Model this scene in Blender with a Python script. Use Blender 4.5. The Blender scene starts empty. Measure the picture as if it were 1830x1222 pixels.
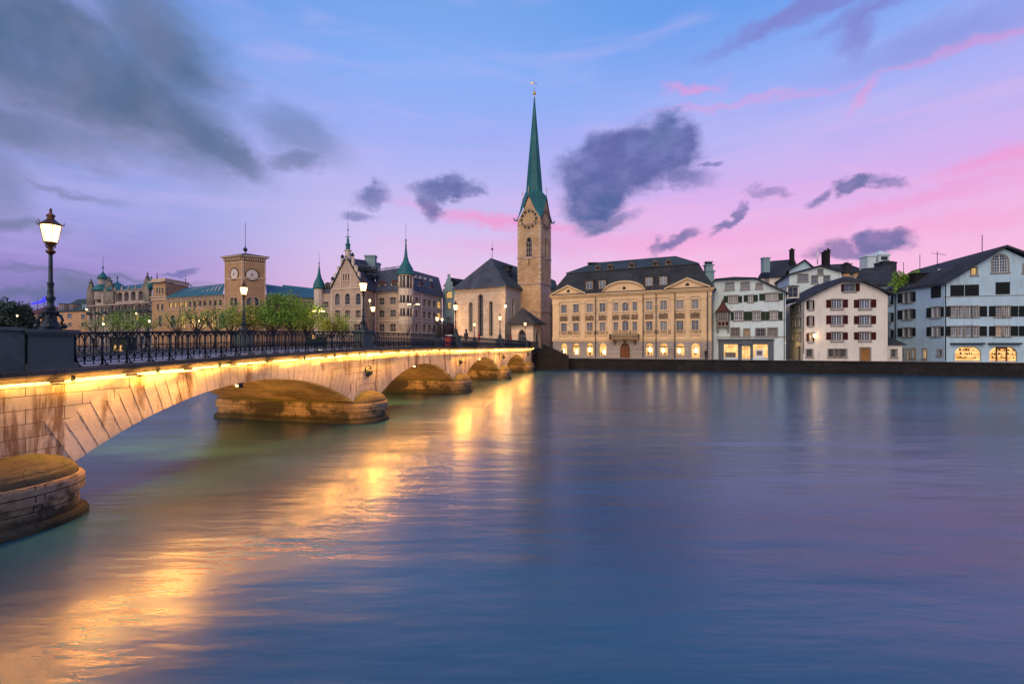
import bpy, math, random
from mathutils import Vector, Matrix
from mathutils.geometry import tessellate_polygon
R = math.radians
F, CX, HY, EYE = 813.0, 915.0, 614.0, 4.6
scene = bpy.context.scene
col = scene.collection

# ------------------------------------------------------------------ camera
cam = bpy.data.cameras.new("camera")
cam.lens = 16.0
cam.sensor_width = 36.0
cam.shift_y = 3.0 / 1830.0
cam.clip_end = 5000
camo = bpy.data.objects.new("camera", cam)
camo.location = (0, 0, EYE)
camo.rotation_euler = (R(90), 0, 0)
col.objects.link(camo)
scene.camera = camo
scene.view_settings.view_transform = 'Standard'
scene.view_settings.look = 'None'
scene.view_settings.exposure = 0.0
scene.view_settings.gamma = 1.0
scene.cycles.max_bounces = 5
scene.cycles.diffuse_bounces = 2
scene.cycles.glossy_bounces = 3
scene.cycles.sample_clamp_indirect = 4
scene.cycles.use_denoising = True
try:
    scene.cycles.use_light_tree = True
except Exception:
    pass


def lin(r, g, b):
    f = lambda c: (c / 255 / 12.92) if c <= 10 else ((c / 255 + .055) / 1.055) ** 2.4
    return (f(r), f(g), f(b), 1.0)


# ------------------------------------------------------------------ node helper
class NT:
    def __init__(s, tree):
        s.t = tree; s.n = tree.nodes; s.l = tree.links

    def node(s, typ, **kw):
        x = s.n.new(typ)
        for k, v in kw.items():
            setattr(x, k, v)
        return x

    def put(s, sock, v):
        if hasattr(v, 'links') or isinstance(v, bpy.types.NodeSocket):
            s.l.new(v, sock)
        else:
            sock.default_value = v

    def m(s, op, a, b=0.0, c=None, clamp=False):
        x = s.node('ShaderNodeMath', operation=op)
        x.use_clamp = clamp
        s.put(x.inputs[0], a); s.put(x.inputs[1], b)
        if c is not None: s.put(x.inputs[2], c)
        return x.outputs[0]

    def sstep(s, v, a, b, lo=0.0, hi=1.0):
        x = s.node('ShaderNodeMapRange', interpolation_type='SMOOTHSTEP')
        s.put(x.inputs[0], v)
        x.inputs[1].default_value = a; x.inputs[2].default_value = b
        x.inputs[3].default_value = lo; x.inputs[4].default_value = hi
        return x.outputs[0]

    def mix(s, f, a, b, mode='MIX'):
        x = s.node('ShaderNodeMix', data_type='RGBA', blend_type=mode)
        s.put(x.inputs[0], f); s.put(x.inputs[6], a); s.put(x.inputs[7], b)
        return x.outputs[2]

    def ramp(s, f, stops):
        x = s.node('ShaderNodeValToRGB')
        e = x.color_ramp.elements
        while len(e) < len(stops): e.new(0.5)
        for i, (p, c) in enumerate(stops):
            e[i].position = p; e[i].color = c
        s.put(x.inputs[0], f)
        return x.outputs[0]

    def noise(s, vec, scale, detail=3, rough=.5, dist=0.0):
        x = s.node('ShaderNodeTexNoise')
        if vec is not None: s.l.new(vec, x.inputs['Vector'])
        x.inputs['Scale'].default_value = scale
        x.inputs['Detail'].default_value = detail
        x.inputs['Roughness'].default_value = rough
        x.inputs['Distortion'].default_value = dist
        return x

    def mapping(s, vec, scale=(1, 1, 1), rot=(0, 0, 0)):
        x = s.node('ShaderNodeMapping')
        s.l.new(vec, x.inputs[0])
        x.inputs['Scale'].default_value = scale
        x.inputs['Rotation'].default_value = rot
        return x.outputs[0]


# ------------------------------------------------------------------ sky (world)
world = bpy.data.worlds.new("World")
scene.world = world
world.use_nodes = True
world.node_tree.nodes.clear()
w = NT(world.node_tree)
tc = w.node('ShaderNodeTexCoord').outputs['Generated']
sep = w.node('ShaderNodeSeparateXYZ'); w.l.new(tc, sep.inputs[0])
X_, Y_, Z_ = sep.outputs
az = w.m('ARCTAN2', X_, Y_)
hor = w.m('SQRT', w.m('ADD', w.m('MULTIPLY', X_, X_), w.m('MULTIPLY', Y_, Y_)))
el = w.m('ARCTAN2', Z_, hor)


def sky_at(px, py):
    a = math.atan((px - CX) / F)
    return a, math.atan((HY - py) / F * math.cos(a))


wn = w.noise(tc, 4.0, 5, .6)
wsep = w.node('ShaderNodeSeparateColor'); w.l.new(wn.outputs['Color'], wsep.inputs[0])
wn2 = w.noise(w.mapping(tc, (1, 1, 1.7)), 14.0, 4, .62)
wsep2 = w.node('ShaderNodeSeparateColor'); w.l.new(wn2.outputs['Color'], wsep2.inputs[0])
az_w = w.m('ADD', az, w.m('ADD', w.m('MULTIPLY', w.m('SUBTRACT', wsep.outputs[0], .5), .10),
                          w.m('MULTIPLY', w.m('SUBTRACT', wsep2.outputs[0], .5), .075)))
el_w = w.m('ADD', el, w.m('ADD', w.m('MULTIPLY', w.m('SUBTRACT', wsep.outputs[1], .5), .05),
                          w.m('MULTIPLY', w.m('SUBTRACT', wsep2.outputs[1], .5), .065)))


def blob(px, py, rx, ry, rot=0, soft=.45, amt=1.0):
    """a soft patch of cloud around one direction of the sky; rot in degrees, anticlockwise"""
    a0, e0 = sky_at(px, py)
    ca = math.cos(a0)
    sx = rx / F * ca * ca; sy = ry / F * ca * math.cos(e0) ** 2
    dx = w.m('SUBTRACT', az_w, a0); dy = w.m('SUBTRACT', el_w, e0)
    c, s_ = math.cos(R(rot)), math.sin(R(rot))
    u = w.m('MULTIPLY', w.m('ADD', w.m('MULTIPLY', dx, c), w.m('MULTIPLY', dy, s_)), 1 / sx)
    v = w.m('MULTIPLY', w.m('SUBTRACT', w.m('MULTIPLY', dy, c), w.m('MULTIPLY', dx, s_)), 1 / sy)
    d = w.m('SQRT', w.m('ADD', w.m('MULTIPLY', u, u), w.m('MULTIPLY', v, v)))
    return w.sstep(d, 1 - soft, 1 + soft, amt, 0.0)


def group(blobs):
    o = None
    for b in blobs:
        v = blob(*b)
        o = v if o is None else w.m('MAXIMUM', o, v)
    return o


def e01(py):  # elevation of a row of the photograph at its middle, scaled 0..1
    return max(0.0, math.atan((HY - py) / F) / 1.2)


elf = w.m('DIVIDE', el, 1.2, clamp=True)
mid = w.ramp(elf, [(0, lin(205, 160, 200)), (e01(540), lin(238, 192, 226)), (e01(450), lin(218, 198, 240)),
                   (e01(340), lin(188, 184, 242)), (e01(250), lin(160, 176, 244)), (e01(130), lin(136, 174, 246)),
                   (e01(0), lin(116, 164, 234)), (1, lin(52, 108, 196))])
rgt = w.ramp(elf, [(0, lin(240, 170, 205)), (e01(540), lin(252, 192, 224)), (e01(450), lin(238, 184, 232)),
                   (e01(370), lin(212, 176, 238)), (e01(290), lin(178, 178, 244)), (e01(200), lin(148, 174, 246)),
                   (e01(60), lin(104, 158, 236)), (1, lin(52, 104, 198))])
lft = w.ramp(elf, [(0, lin(90, 95, 150)), (e01(575), lin(120, 116, 176)), (e01(510), lin(156, 140, 208)),
                   (e01(430), lin(142, 158, 226)), (e01(330), lin(158, 168, 230)), (e01(180), lin(124, 160, 232)),
                   (e01(0), lin(88, 146, 226)), (1, lin(50, 96, 188))])
base = w.mix(w.sstep(az, -.10, .42), mid, rgt)
base = w.mix(w.sstep(az, -.22, -.80), base, lft)
base = w.mix(w.sstep(w.m('ABSOLUTE', az), 1.0, 1.7), base, w.ramp(elf, [(0, lin(122, 130, 180)), (.35, lin(126, 150, 214)), (1, lin(52, 104, 198))]))
# wide pale streaks
stn = w.noise(w.mapping(tc, (1.2, 1.2, 7.0), (R(8), 0, 0)), 2.6, 3, .55, .4)
stf = w.m('MULTIPLY', w.sstep(stn.outputs[0], .48, .72), w.sstep(el, .06, .2, .06, .26))
base = w.mix(stf, base, lin(214, 190, 240))
stn2 = w.noise(w.mapping(tc, (1.0, 1.4, 9.0), (R(-7), R(5), 0)), 2.2, 4, .6, .5)
pk = w.m('MULTIPLY', w.sstep(stn2.outputs[0], .45, .66), w.m('MULTIPLY', w.sstep(el, .50, .22), w.sstep(az, -.5, .25)))
base = w.mix(w.m('MULTIPLY', pk, .28), base, lin(250, 180, 220))
pink = group([
    (1250, 156, 50, 10, -4, .8, .5), (1535, 168, 36, 10, 38, .9, .38), (1740, 78, 190, 9, 0, .9, .4),
    (1790, 292, 110, 20, 2, .8, .55), (1340, 182, 170, 6, -3, .9, .3), (900, 400, 140, 12, -9, .8, .7),
    (1100, 440, 330, 18, 0, .9, .35), (1640, 360, 260, 14, 5, .9, .4), (1560, 430, 300, 16, 4, .9, .3)])
base = w.mix(pink, base, lin(246, 146, 204))
mauve = group([(1420, 32, 130, 16, 9, .8, .75), (1525, 50, 26, 60, -12, .9, .7), (1560, 12, 90, 16, 10, .9, .7),
               (1700, 60, 200, 30, 0, .9, .4)])
base = w.mix(mauve, base, lin(128, 124, 200))
tex = w.sstep(wsep2.outputs[2], .30, .60, .80, 1.0)
grey = group([
    (110, 110, 300, 120, -14, .5, .95), (60, 20, 240, 80, -8, .6, .9), (280, 80, 120, 90, -35, .7, .85),
    (40, 230, 220, 55, 6, .7, .75), (310, 215, 140, 46, -24, .7, .85), (390, 262, 90, 30, -25, .7, .8),
    (520, 235, 95, 30, -15, .8, .45), (230, 160, 210, 90, -28, .6, .8), (520, 278, 60, 18, 8, .8, .6),
    (100, 340, 110, 7, 0, .9, .5), (20, 400, 90, 16, 5, .9, .7), (0, 330, 60, 60, 0, .9, .5),
    (170, 490, 180, 6, -2, .9, .6), (80, 520, 210, 10, 3, .9, .65), (150, 515, 60, 22, 5, .9, .75)])
base = w.mix(w.m('MULTIPLY', grey, w.sstep(wsep.outputs[2], .25, .6, .72, 1.0)), base,
             w.mix(w.sstep(wsep.outputs[0], .35, .65), lin(76, 102, 134), lin(110, 118, 148)))
dark = group([
    (1118, 285, 118, 60, 6, .25, 1.0), (1062, 350, 62, 60, 40, .28, 1.0), (1195, 262, 60, 52, -20, .35, 1.0),
    (1225, 310, 44, 20, -10, .5, .8), (1090, 400, 50, 14, 20, .5, .85), (1038, 330, 34, 66, -4, .35, 1.0),
    (800, 336, 48, 20, 8, .4, .92), (768, 362, 18, 30, 10, .5, .8), (848, 340, 30, 10, 6, .6, .75),
    (672, 350, 32, 15, 5, .6, .8), (640, 382, 30, 8, 0, .7, .65), (1210, 430, 38, 10, 20, .5, .85),
    (1310, 392, 40, 9, 38, .5, .8), (1175, 440, 16, 8, 40, .6, .7), (1530, 335, 44, 14, 6, .4, .85),
    (1590, 332, 30, 8, -10, .6, .7), (1460, 362, 20, 9, 20, .5, .8), (1370, 345, 30, 9, -25, .6, .5),
    (1500, 444, 56, 20, 0, .4, .8), (1590, 428, 46, 20, -15, .4, .9), (1545, 448, 50, 12, 0, .5, .8),
    (318, 480, 30, 7, 10, .5, .7), (1270, 288, 16, 5, -10, .6, .7), (130, 535, 70, 12, 0, .8, .6)])
base = w.mix(w.m('MULTIPLY', dark, tex), base, w.mix(w.sstep(wsep.outputs[1], .35, .65), lin(72, 98, 154), lin(98, 106, 168)))
nish = w.node('ShaderNodeTexSky', sky_type='NISHITA')
nish.sun_disc = False
nish.sun_elevation = R(1.5)
nish.sun_rotation = R(20)
bg = w.node('ShaderNodeBackground'); w.l.new(base, bg.inputs[0]); bg.inputs[1].default_value = 1.0
bg2 = w.node('ShaderNodeBackground'); w.l.new(nish.outputs[0], bg2.inputs[0]); bg2.inputs[1].default_value = .004
ad = w.node('ShaderNodeAddShader'); w.l.new(bg.outputs[0], ad.inputs[0]); w.l.new(bg2.outputs[0], ad.inputs[1])
wo = w.node('ShaderNodeOutputWorld'); w.l.new(ad.outputs[0], wo.inputs[0])
world.cycles.sampling_method = 'MANUAL'
world.cycles.sample_map_resolution = 512

sun = bpy.data.lights.new("sun", 'SUN')
sun.energy = 2.2
sun.angle = R(60)
sun.color = (1.0, .77, .55)
suno = bpy.data.objects.new("sun", sun)
suno.rotation_euler = (R(58), 0, R(-25))
col.objects.link(suno)


# ------------------------------------------------------------------ materials
MATS = {}


def new_mat(name):
    m = bpy.data.materials.new(name); m.use_nodes = True
    n = NT(m.node_tree)
    b = m.node_tree.nodes['Principled BSDF']
    MATS[name] = m
    return m, n, b


def plain(name, c, rough=.6, metal=0.0, var=.12, scale=3.0, bump=0.0, spec=.4):
    m, n, b = new_mat(name)
    o = n.node('ShaderNodeTexCoord').outputs['Object']
    nz = n.noise(o, scale, 5, .65)
    f = n.sstep(nz.outputs[0], .3, .7)
    c4 = (*c, 1)
    n.put(b.inputs['Base Color'], n.mix(f, tuple(x * (1 - var) for x in c) + (1,), tuple(min(1, x * (1 + var)) for x in c) + (1,)))
    b.inputs['Roughness'].default_value = rough
    b.inputs['Metallic'].default_value = metal
    b.inputs['Specular IOR Level'].default_value = spec
    if bump:
        bp = n.node('ShaderNodeBump'); bp.inputs['Strength'].default_value = bump; bp.inputs['Distance'].default_value = .05
        n.l.new(nz.outputs[0], bp.inputs['Height']); n.l.new(bp.outputs[0], b.inputs['Normal'])
    return m


def stone(name, c, bw=.9, bh=.4, mortar=.012, mc=.55, var=.22, stain=None, stain_amt=.5, rough=.85, bump=.4, wear=0.0, streak=False, offset=.5, stain_lo=.52):
    """coursed stone, plaster or tiles: mortar=0 leaves out the joints"""
    m, n, b = new_mat(name)
    tcn = n.node('ShaderNodeTexCoord')
    uv, ob = tcn.outputs['UV'], tcn.outputs['Object']
    big = n.noise(ob, .35, 5, .62)
    fine = n.noise(ob, 6.0, 5, .7)
    dk = tuple(x * (1 - var) for x in c) + (1,)
    lt = tuple(min(1, x * (1 + var * .7)) for x in c) + (1,)
    base_ = n.mix(n.sstep(big.outputs[0], .3, .7), dk, lt)
    base_ = n.mix(n.m('MULTIPLY', n.sstep(fine.outputs[0], .35, .75), .35), base_, dk)
    h = fine.outputs[0]
    if mortar:
        br = n.node('ShaderNodeTexBrick'); n.l.new(uv, br.inputs[0])
        br.offset = offset
        br.inputs['Color1'].default_value = (.62, .62, .62, 1); br.inputs['Color2'].default_value = (1, 1, 1, 1)
        br.inputs['Mortar'].default_value = (mc, mc, mc, 1)
        br.inputs['Scale'].default_value = 1.0
        br.inputs['Mortar Size'].default_value = mortar
        br.inputs['Mortar Smooth'].default_value = .3
        br.inputs['Brick Width'].default_value = bw
        br.inputs['Row Height'].default_value = bh
        base_ = n.mix(.55, base_, n.mix(1.0, base_, br.outputs['Color'], 'MULTIPLY'))
        base_ = n.mix(br.outputs['Fac'], base_, n.mix(1.0, base_, (mc * .7, mc * .7, mc * .7, 1), 'MULTIPLY'))
        h = n.m('SUBTRACT', n.m('MULTIPLY', fine.outputs[0], .5), br.outputs['Fac'])
    if stain is not None:
        sv = n.mapping(ob, (1.6, 1.6, .22)) if streak else ob
        sn = n.noise(sv, .9 if streak else .5, 5, .7, .3)
        base_ = n.mix(n.m('MULTIPLY', n.sstep(sn.outputs[0], stain_lo, stain_lo + .14), stain_amt), base_, (*stain, 1))
    n.put(b.inputs['Base Color'], base_)
    b.inputs['Roughness'].default_value = rough
    b.inputs['Specular IOR Level'].default_value = .3
    bp = n.node('ShaderNodeBump'); bp.inputs['Strength'].default_value = bump; bp.inputs['Distance'].default_value = .04
    n.put(bp.inputs['Height'], h); n.l.new(bp.outputs[0], b.inputs['Normal'])
    return m


def emit(name, c, strength, var=0.0, scale=2.0, c2=None):
    m, n, b = new_mat(name)
    b.inputs['Base Color'].default_value = (.05, .04, .03, 1)
    b.inputs['Emission Strength'].default_value = strength
    if var:
        o = n.node('ShaderNodeTexCoord').outputs['Object']
        nz = n.noise(o, scale, 3, .6)
        n.put(b.inputs['Emission Color'], n.mix(n.sstep(nz.outputs[0], .35, .65), tuple(x * (1 - var) for x in (c2 or c)) + (1,), (*c, 1)))
    else:
        b.inputs['Emission Color'].default_value = (*c, 1)
    return m


def glass(name, c, rough=.12, spec=.9):
    m, n, b = new_mat(name)
    o = n.node('ShaderNodeTexCoord').outputs['Object']
    inf = n.node('ShaderNodeObjectInfo').outputs['Random']
    nz = n.noise(o, 1.3, 2, .5)
    f = n.m('ADD', n.m('MULTIPLY', inf, .6), n.m('MULTIPLY', nz.outputs[0], .5))
    n.put(b.inputs['Base Color'], n.mix(f, tuple(x * .45 for x in c) + (1,), tuple(x * 1.6 for x in c) + (1,)))
    b.inputs['Roughness'].default_value = rough
    b.inputs['Specular IOR Level'].default_value = spec
    return m


BRSTONE = stone('bridge_stone', (.62, .56, .42), .85, .36, .010, .35, .3, stain=(.15, .085, .035), stain_amt=.85, streak=True, bump=.6, stain_lo=.50)
VOUS = stone('voussoir_stone', (.62, .56, .43), 9, 9, 0, .4, .3, stain=(.17, .09, .035), stain_amt=.85, streak=True, bump=.6, stain_lo=.50)
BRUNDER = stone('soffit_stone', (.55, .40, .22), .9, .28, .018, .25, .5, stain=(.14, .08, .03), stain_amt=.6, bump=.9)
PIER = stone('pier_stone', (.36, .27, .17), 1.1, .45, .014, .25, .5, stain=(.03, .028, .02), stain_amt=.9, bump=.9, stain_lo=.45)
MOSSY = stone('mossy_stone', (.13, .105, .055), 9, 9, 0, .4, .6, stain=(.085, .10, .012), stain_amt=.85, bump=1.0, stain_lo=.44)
DARKST = stone('dark_granite', (.11, .11, .10), 1.6, .7, .006, .5, .35, stain=(.03, .03, .025), stain_amt=.6, bump=.5)
CORN = stone('cornice_stone', (.16, .13, .10), 1.3, .5, .008, .4, .4, stain=(.03, .03, .02), stain_amt=.8, bump=.6)
GRANITE = stone('pedestal_granite', (.12, .145, .125), 9, 9, 0, .5, .3, stain=(.05, .055, .05), stain_amt=.7, bump=.4)
IRON = plain('painted_iron', (.012, .022, .028), .38, .3, .3, 8, .2, .5)
LAMPIRON = plain('lamp_iron', (.02, .035, .04), .45, .35, .3, 10, .2, .5)
BRONZE = plain('lamp_bronze', (.11, .05, .02), .4, .6, .3, 10, .2, .5)
ASPHALT = plain('asphalt', (.09, .09, .10), .32, 0, .3, 4, .2, .5)
PAVE = stone('wet_paving', (.30, .30, .31), .8, .5, .008, .6, .2, rough=.25, bump=.15)
GROUND = plain('bank_ground', (.14, .13, .12), .8, 0, .3, .3)
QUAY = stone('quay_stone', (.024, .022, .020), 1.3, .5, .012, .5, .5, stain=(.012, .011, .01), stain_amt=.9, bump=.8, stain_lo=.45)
GUILD = stone('guild_sandstone', (.74, .55, .32), 1.1, .45, .004, .8, .14, stain=(.42, .26, .13), stain_amt=.35)
GUILDLOW = stone('guild_rusticated', (.42, .36, .30), 9, .42, .02, .5, .18)
GUILDTRIM = stone('guild_trim', (.76, .54, .29), 9, 9, 0, .5, .12)
RELIEF = stone('relief_stone', (.44, .29, .16), .25, .25, .04, .5, .4, bump=1.0)
CHURCH = stone('church_sandstone', (.70, .54, .37), .9, .4, .006, .75, .14, stain=(.40, .33, .27), stain_amt=.4)
CHURCHGREY = stone('church_grey_stone', (.42, .42, .40), .9, .4, .006, .75, .16, stain=(.28, .28, .27), stain_amt=.5)
TOWER = stone('tower_sandstone', (.60, .39, .20), .8, .38, .010, .6, .22, stain=(.58, .48, .36), stain_amt=.6)
TOWERLOW = stone('tower_base_stone', (.58, .42, .32), .8, .38, .010, .65, .2, stain=(.45, .33, .26), stain_amt=.5)
HALL = stone('hall_sandstone', (.56, .42, .30), 1.0, .45, .006, .75, .14, stain=(.40, .30, .24), stain_amt=.4)
HALLTRIM = stone('hall_trim', (.66, .54, .40), 9, 9, 0, .5, .12)
BRICK = stone('yellow_brick', (.56, .34, .17), .5, .16, .012, .75, .14, stain=(.42, .26, .15), stain_amt=.4)
BRICKTRIM = stone('brick_trim', (.58, .43, .28), 9, 9, 0, .5, .15)
PALACE = stone('palace_stone', (.50, .41, .33), 9, .5, .03, .6, .22, stain=(.30, .24, .2), stain_amt=.4)
ORANGE = stone('orange_plaster', (.58, .34, .18), 9, 9, 0, .5, .15)
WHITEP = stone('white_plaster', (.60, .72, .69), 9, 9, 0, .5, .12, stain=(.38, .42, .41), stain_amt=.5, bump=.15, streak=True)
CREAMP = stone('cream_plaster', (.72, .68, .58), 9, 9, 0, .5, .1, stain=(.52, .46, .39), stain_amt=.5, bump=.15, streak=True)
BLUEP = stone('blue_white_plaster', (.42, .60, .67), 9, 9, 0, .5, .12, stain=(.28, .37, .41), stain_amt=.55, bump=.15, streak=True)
TEALP = stone('teal_plaster', (.22, .34, .34), 9, 9, 0, .5, .15)
STONETRIM = stone('grey_stone_trim', (.28, .26, .22), 9, 9, 0, .5, .15)
TILE = stone('dark_roof_tiles', (.055, .062, .068), .22, .30, .02, .4, .35, stain=(.085, .08, .075), stain_amt=.5, bump=.9)
TILEBLUE = stone('blue_slate', (.10, .12, .15), .25, .28, .02, .45, .3, stain=(.16, .12, .12), stain_amt=.5, bump=.8)
TILERED = stone('red_tiles', (.17, .06, .05), .22, .26, .02, .45, .3, bump=.8)
SLATEG = stone('green_grey_slate', (.055, .085, .09), .3, .3, .015, .5, .3, bump=.6)
COPPER = stone('copper_green', (.025, .17, .17), .6, 3.0, .03, .75, .25, stain=(.02, .13, .14), stain_amt=.6, rough=.55, bump=.4)
COPPERL = stone('light_copper_green', (.045, .16, .18), .7, 3.0, .03, .75, .2, rough=.5, bump=.3)
WHITE = plain('white_paint', (.72, .72, .70), .5, 0, .05)
GREYF = plain('grey_frame', (.30, .31, .30), .5, 0, .1)
WOOD = stone('brown_door_wood', (.20, .08, .03), .16, 4, .01, .5, .3)
LWOOD = stone('light_door_wood', (.36, .17, .05), .18, 4, .01, .5, .3)
SHGREEN = stone('green_shutter_paint', (.045, .075, .045), 9, .06, .012, .55, .25, bump=.7)
SHRED = stone('red_shutter_paint', (.10, .014, .016), 9, .06, .012, .55, .25, bump=.7)
SHDARK = stone('dark_shutter_paint', (.018, .026, .026), 9, .06, .012, .55, .25, bump=.7)
TEALSHOP = plain('slate_shopfront', (.075, .10, .12), .5)
GDARK = glass('window_glass', (.028, .034, .045), .1, .5)
GBLUE = glass('sky_window_glass', (.05, .085, .13), .1, .6)
CURT = glass('curtained_glass', (.13, .12, .11), .15, .4)
LIT = emit('lit_room', (1.0, .62, .17), 1.25, .55, 1.2, (1.0, .45, .08))
LITDIM = emit('dim_room', (1.0, .5, .18), .35, .6, 1.5)
SHOP = emit('lit_shop', (1.0, .52, .18), 1.7, .5, .8, (1.0, .50, .13))
SHOPHOT = emit('bright_shop_light', (1.0, .8, .45), 5.0)
GOLD = plain('gilding', (.75, .52, .2), .35, .6)
CLOCKW = plain('clock_white', (.9, .9, .88), .5, 0, .02)
BARK = plain('bark', (.06, .045, .035), .9, 0, .3, 8, .5)
RED = plain('red_plastic', (.55, .03, .02), .4, 0, .1)
SKIN = plain('skin', (.45, .26, .18), .6)
CLOTHD = plain('dark_cloth', (.02, .02, .03), .9)
CLOTHR = plain('red_cloth', (.4, .03, .05), .9)
BLUELED = emit('blue_led', (.02, .02, 1.0), 2.2, .3, 3)
LAMPGLOW = emit('lamp_glass', (1.0, .58, .22), 6.0)
LAMPGLOWFAR = emit('street_lamp_glass', (1.0, .60, .22), 16.0)
TUBE = emit('lamp_tube', (1.0, .48, .11), 55.0)
LAMPBOX = emit('arch_lamp_glass', (1.0, .5, .13), 60.0)


def leaf(name, c):
    m, n, b = new_mat(name)
    o = n.node('ShaderNodeTexCoord').outputs['Object']
    nz = n.noise(o, 1.2, 3, .6)
    rnd = n.node('ShaderNodeObjectInfo').outputs['Random']
    n.put(b.inputs['Base Color'], n.mix(n.m('ADD', n.m('MULTIPLY', n.sstep(nz.outputs[0], .3, .7), .7), n.m('MULTIPLY', rnd, .4)), tuple(x * .55 for x in c) + (1,), tuple(x * 1.35 for x in c) + (1,)))
    b.inputs['Roughness'].default_value = .7
    return m


LEAF = leaf('spring_leaves', (.20, .36, .035))
LEAFY = leaf('yellow_green_leaves', (.30, .32, .03))
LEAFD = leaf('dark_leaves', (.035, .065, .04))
LEAFR = leaf('reddish_leaves', (.06, .04, .05))

# darker band with an uneven upper edge, low on the piers
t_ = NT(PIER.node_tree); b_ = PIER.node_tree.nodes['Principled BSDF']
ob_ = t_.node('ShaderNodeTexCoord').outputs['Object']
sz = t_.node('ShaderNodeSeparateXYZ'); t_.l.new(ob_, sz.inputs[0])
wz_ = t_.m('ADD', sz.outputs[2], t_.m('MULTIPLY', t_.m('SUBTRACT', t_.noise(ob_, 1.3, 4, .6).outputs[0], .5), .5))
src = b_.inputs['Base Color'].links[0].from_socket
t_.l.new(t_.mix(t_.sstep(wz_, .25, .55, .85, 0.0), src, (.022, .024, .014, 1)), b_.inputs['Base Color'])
# joints between the cut blocks of the pier caps
t_ = NT(MOSSY.node_tree); b_ = MOSSY.node_tree.nodes['Principled BSDF']
vo = t_.node('ShaderNodeTexVoronoi', feature='DISTANCE_TO_EDGE')
ob_ = t_.node('ShaderNodeTexCoord').outputs['Object']
t_.l.new(t_.mapping(ob_, (1.25, 1.0, 2.2)), vo.inputs['Vector']); vo.inputs['Scale'].default_value = 1.7; vo.inputs['Randomness'].default_value = .35
src = b_.inputs['Base Color'].links[0].from_socket
t_.l.new(t_.mix(t_.sstep(vo.outputs['Distance'], .008, .04, .5, 0.0), src, (.02, .018, .012, 1)), b_.inputs['Base Color'])

# river water
m, n, b = new_mat('river_water')
WATER = m
o = n.node('ShaderNodeTexCoord').outputs['Object']
patch = n.noise(n.mapping(o, (.05, .16, .1), (0, 0, R(-14))), 1.0, 3, .5, 0)
n.put(b.inputs['Base Color'], n.mix(n.sstep(patch.outputs[0], .3, .7), (.006, .042, .078, 1), (.020, .105, .160, 1)))
b.inputs['Roughness'].default_value = .25
b.inputs['IOR'].default_value = 1.75
b.inputs['Specular IOR Level'].default_value = .62
swell = n.noise(n.mapping(o, (.20, .75, .2), (0, 0, R(-16))), 1.0, 4, .55, 0)
rip = n.noise(n.mapping(o, (1.2, 2.8, 1), (0, 0, R(20))), 1.0, 3, .55, 0)
flow = n.noise(n.mapping(o, (.5, 2.6, 1), (0, 0, R(-9))), 1.0, 3, .6, 0)
hh = n.m('ADD', n.m('ADD', n.m('ADD', n.m('MULTIPLY', swell.outputs[0], .8), n.m('MULTIPLY', n.noise(n.mapping(o, (.10, .42, .2), (0, 0, R(24))), 1.0, 3, .5).outputs[0], 1.5)), n.m('MULTIPLY', flow.outputs[0], .16)), n.m('MULTIPLY', n.m('MULTIPLY', n.m('SUBTRACT', rip.outputs[0], .5), .16), .5))
bp = n.node('ShaderNodeBump'); bp.inputs['Strength'].default_value = 1.0; bp.inputs['Distance'].default_value = .055
n.put(bp.inputs['Height'], hh); n.l.new(bp.outputs[0], b.inputs['Normal'])


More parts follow.
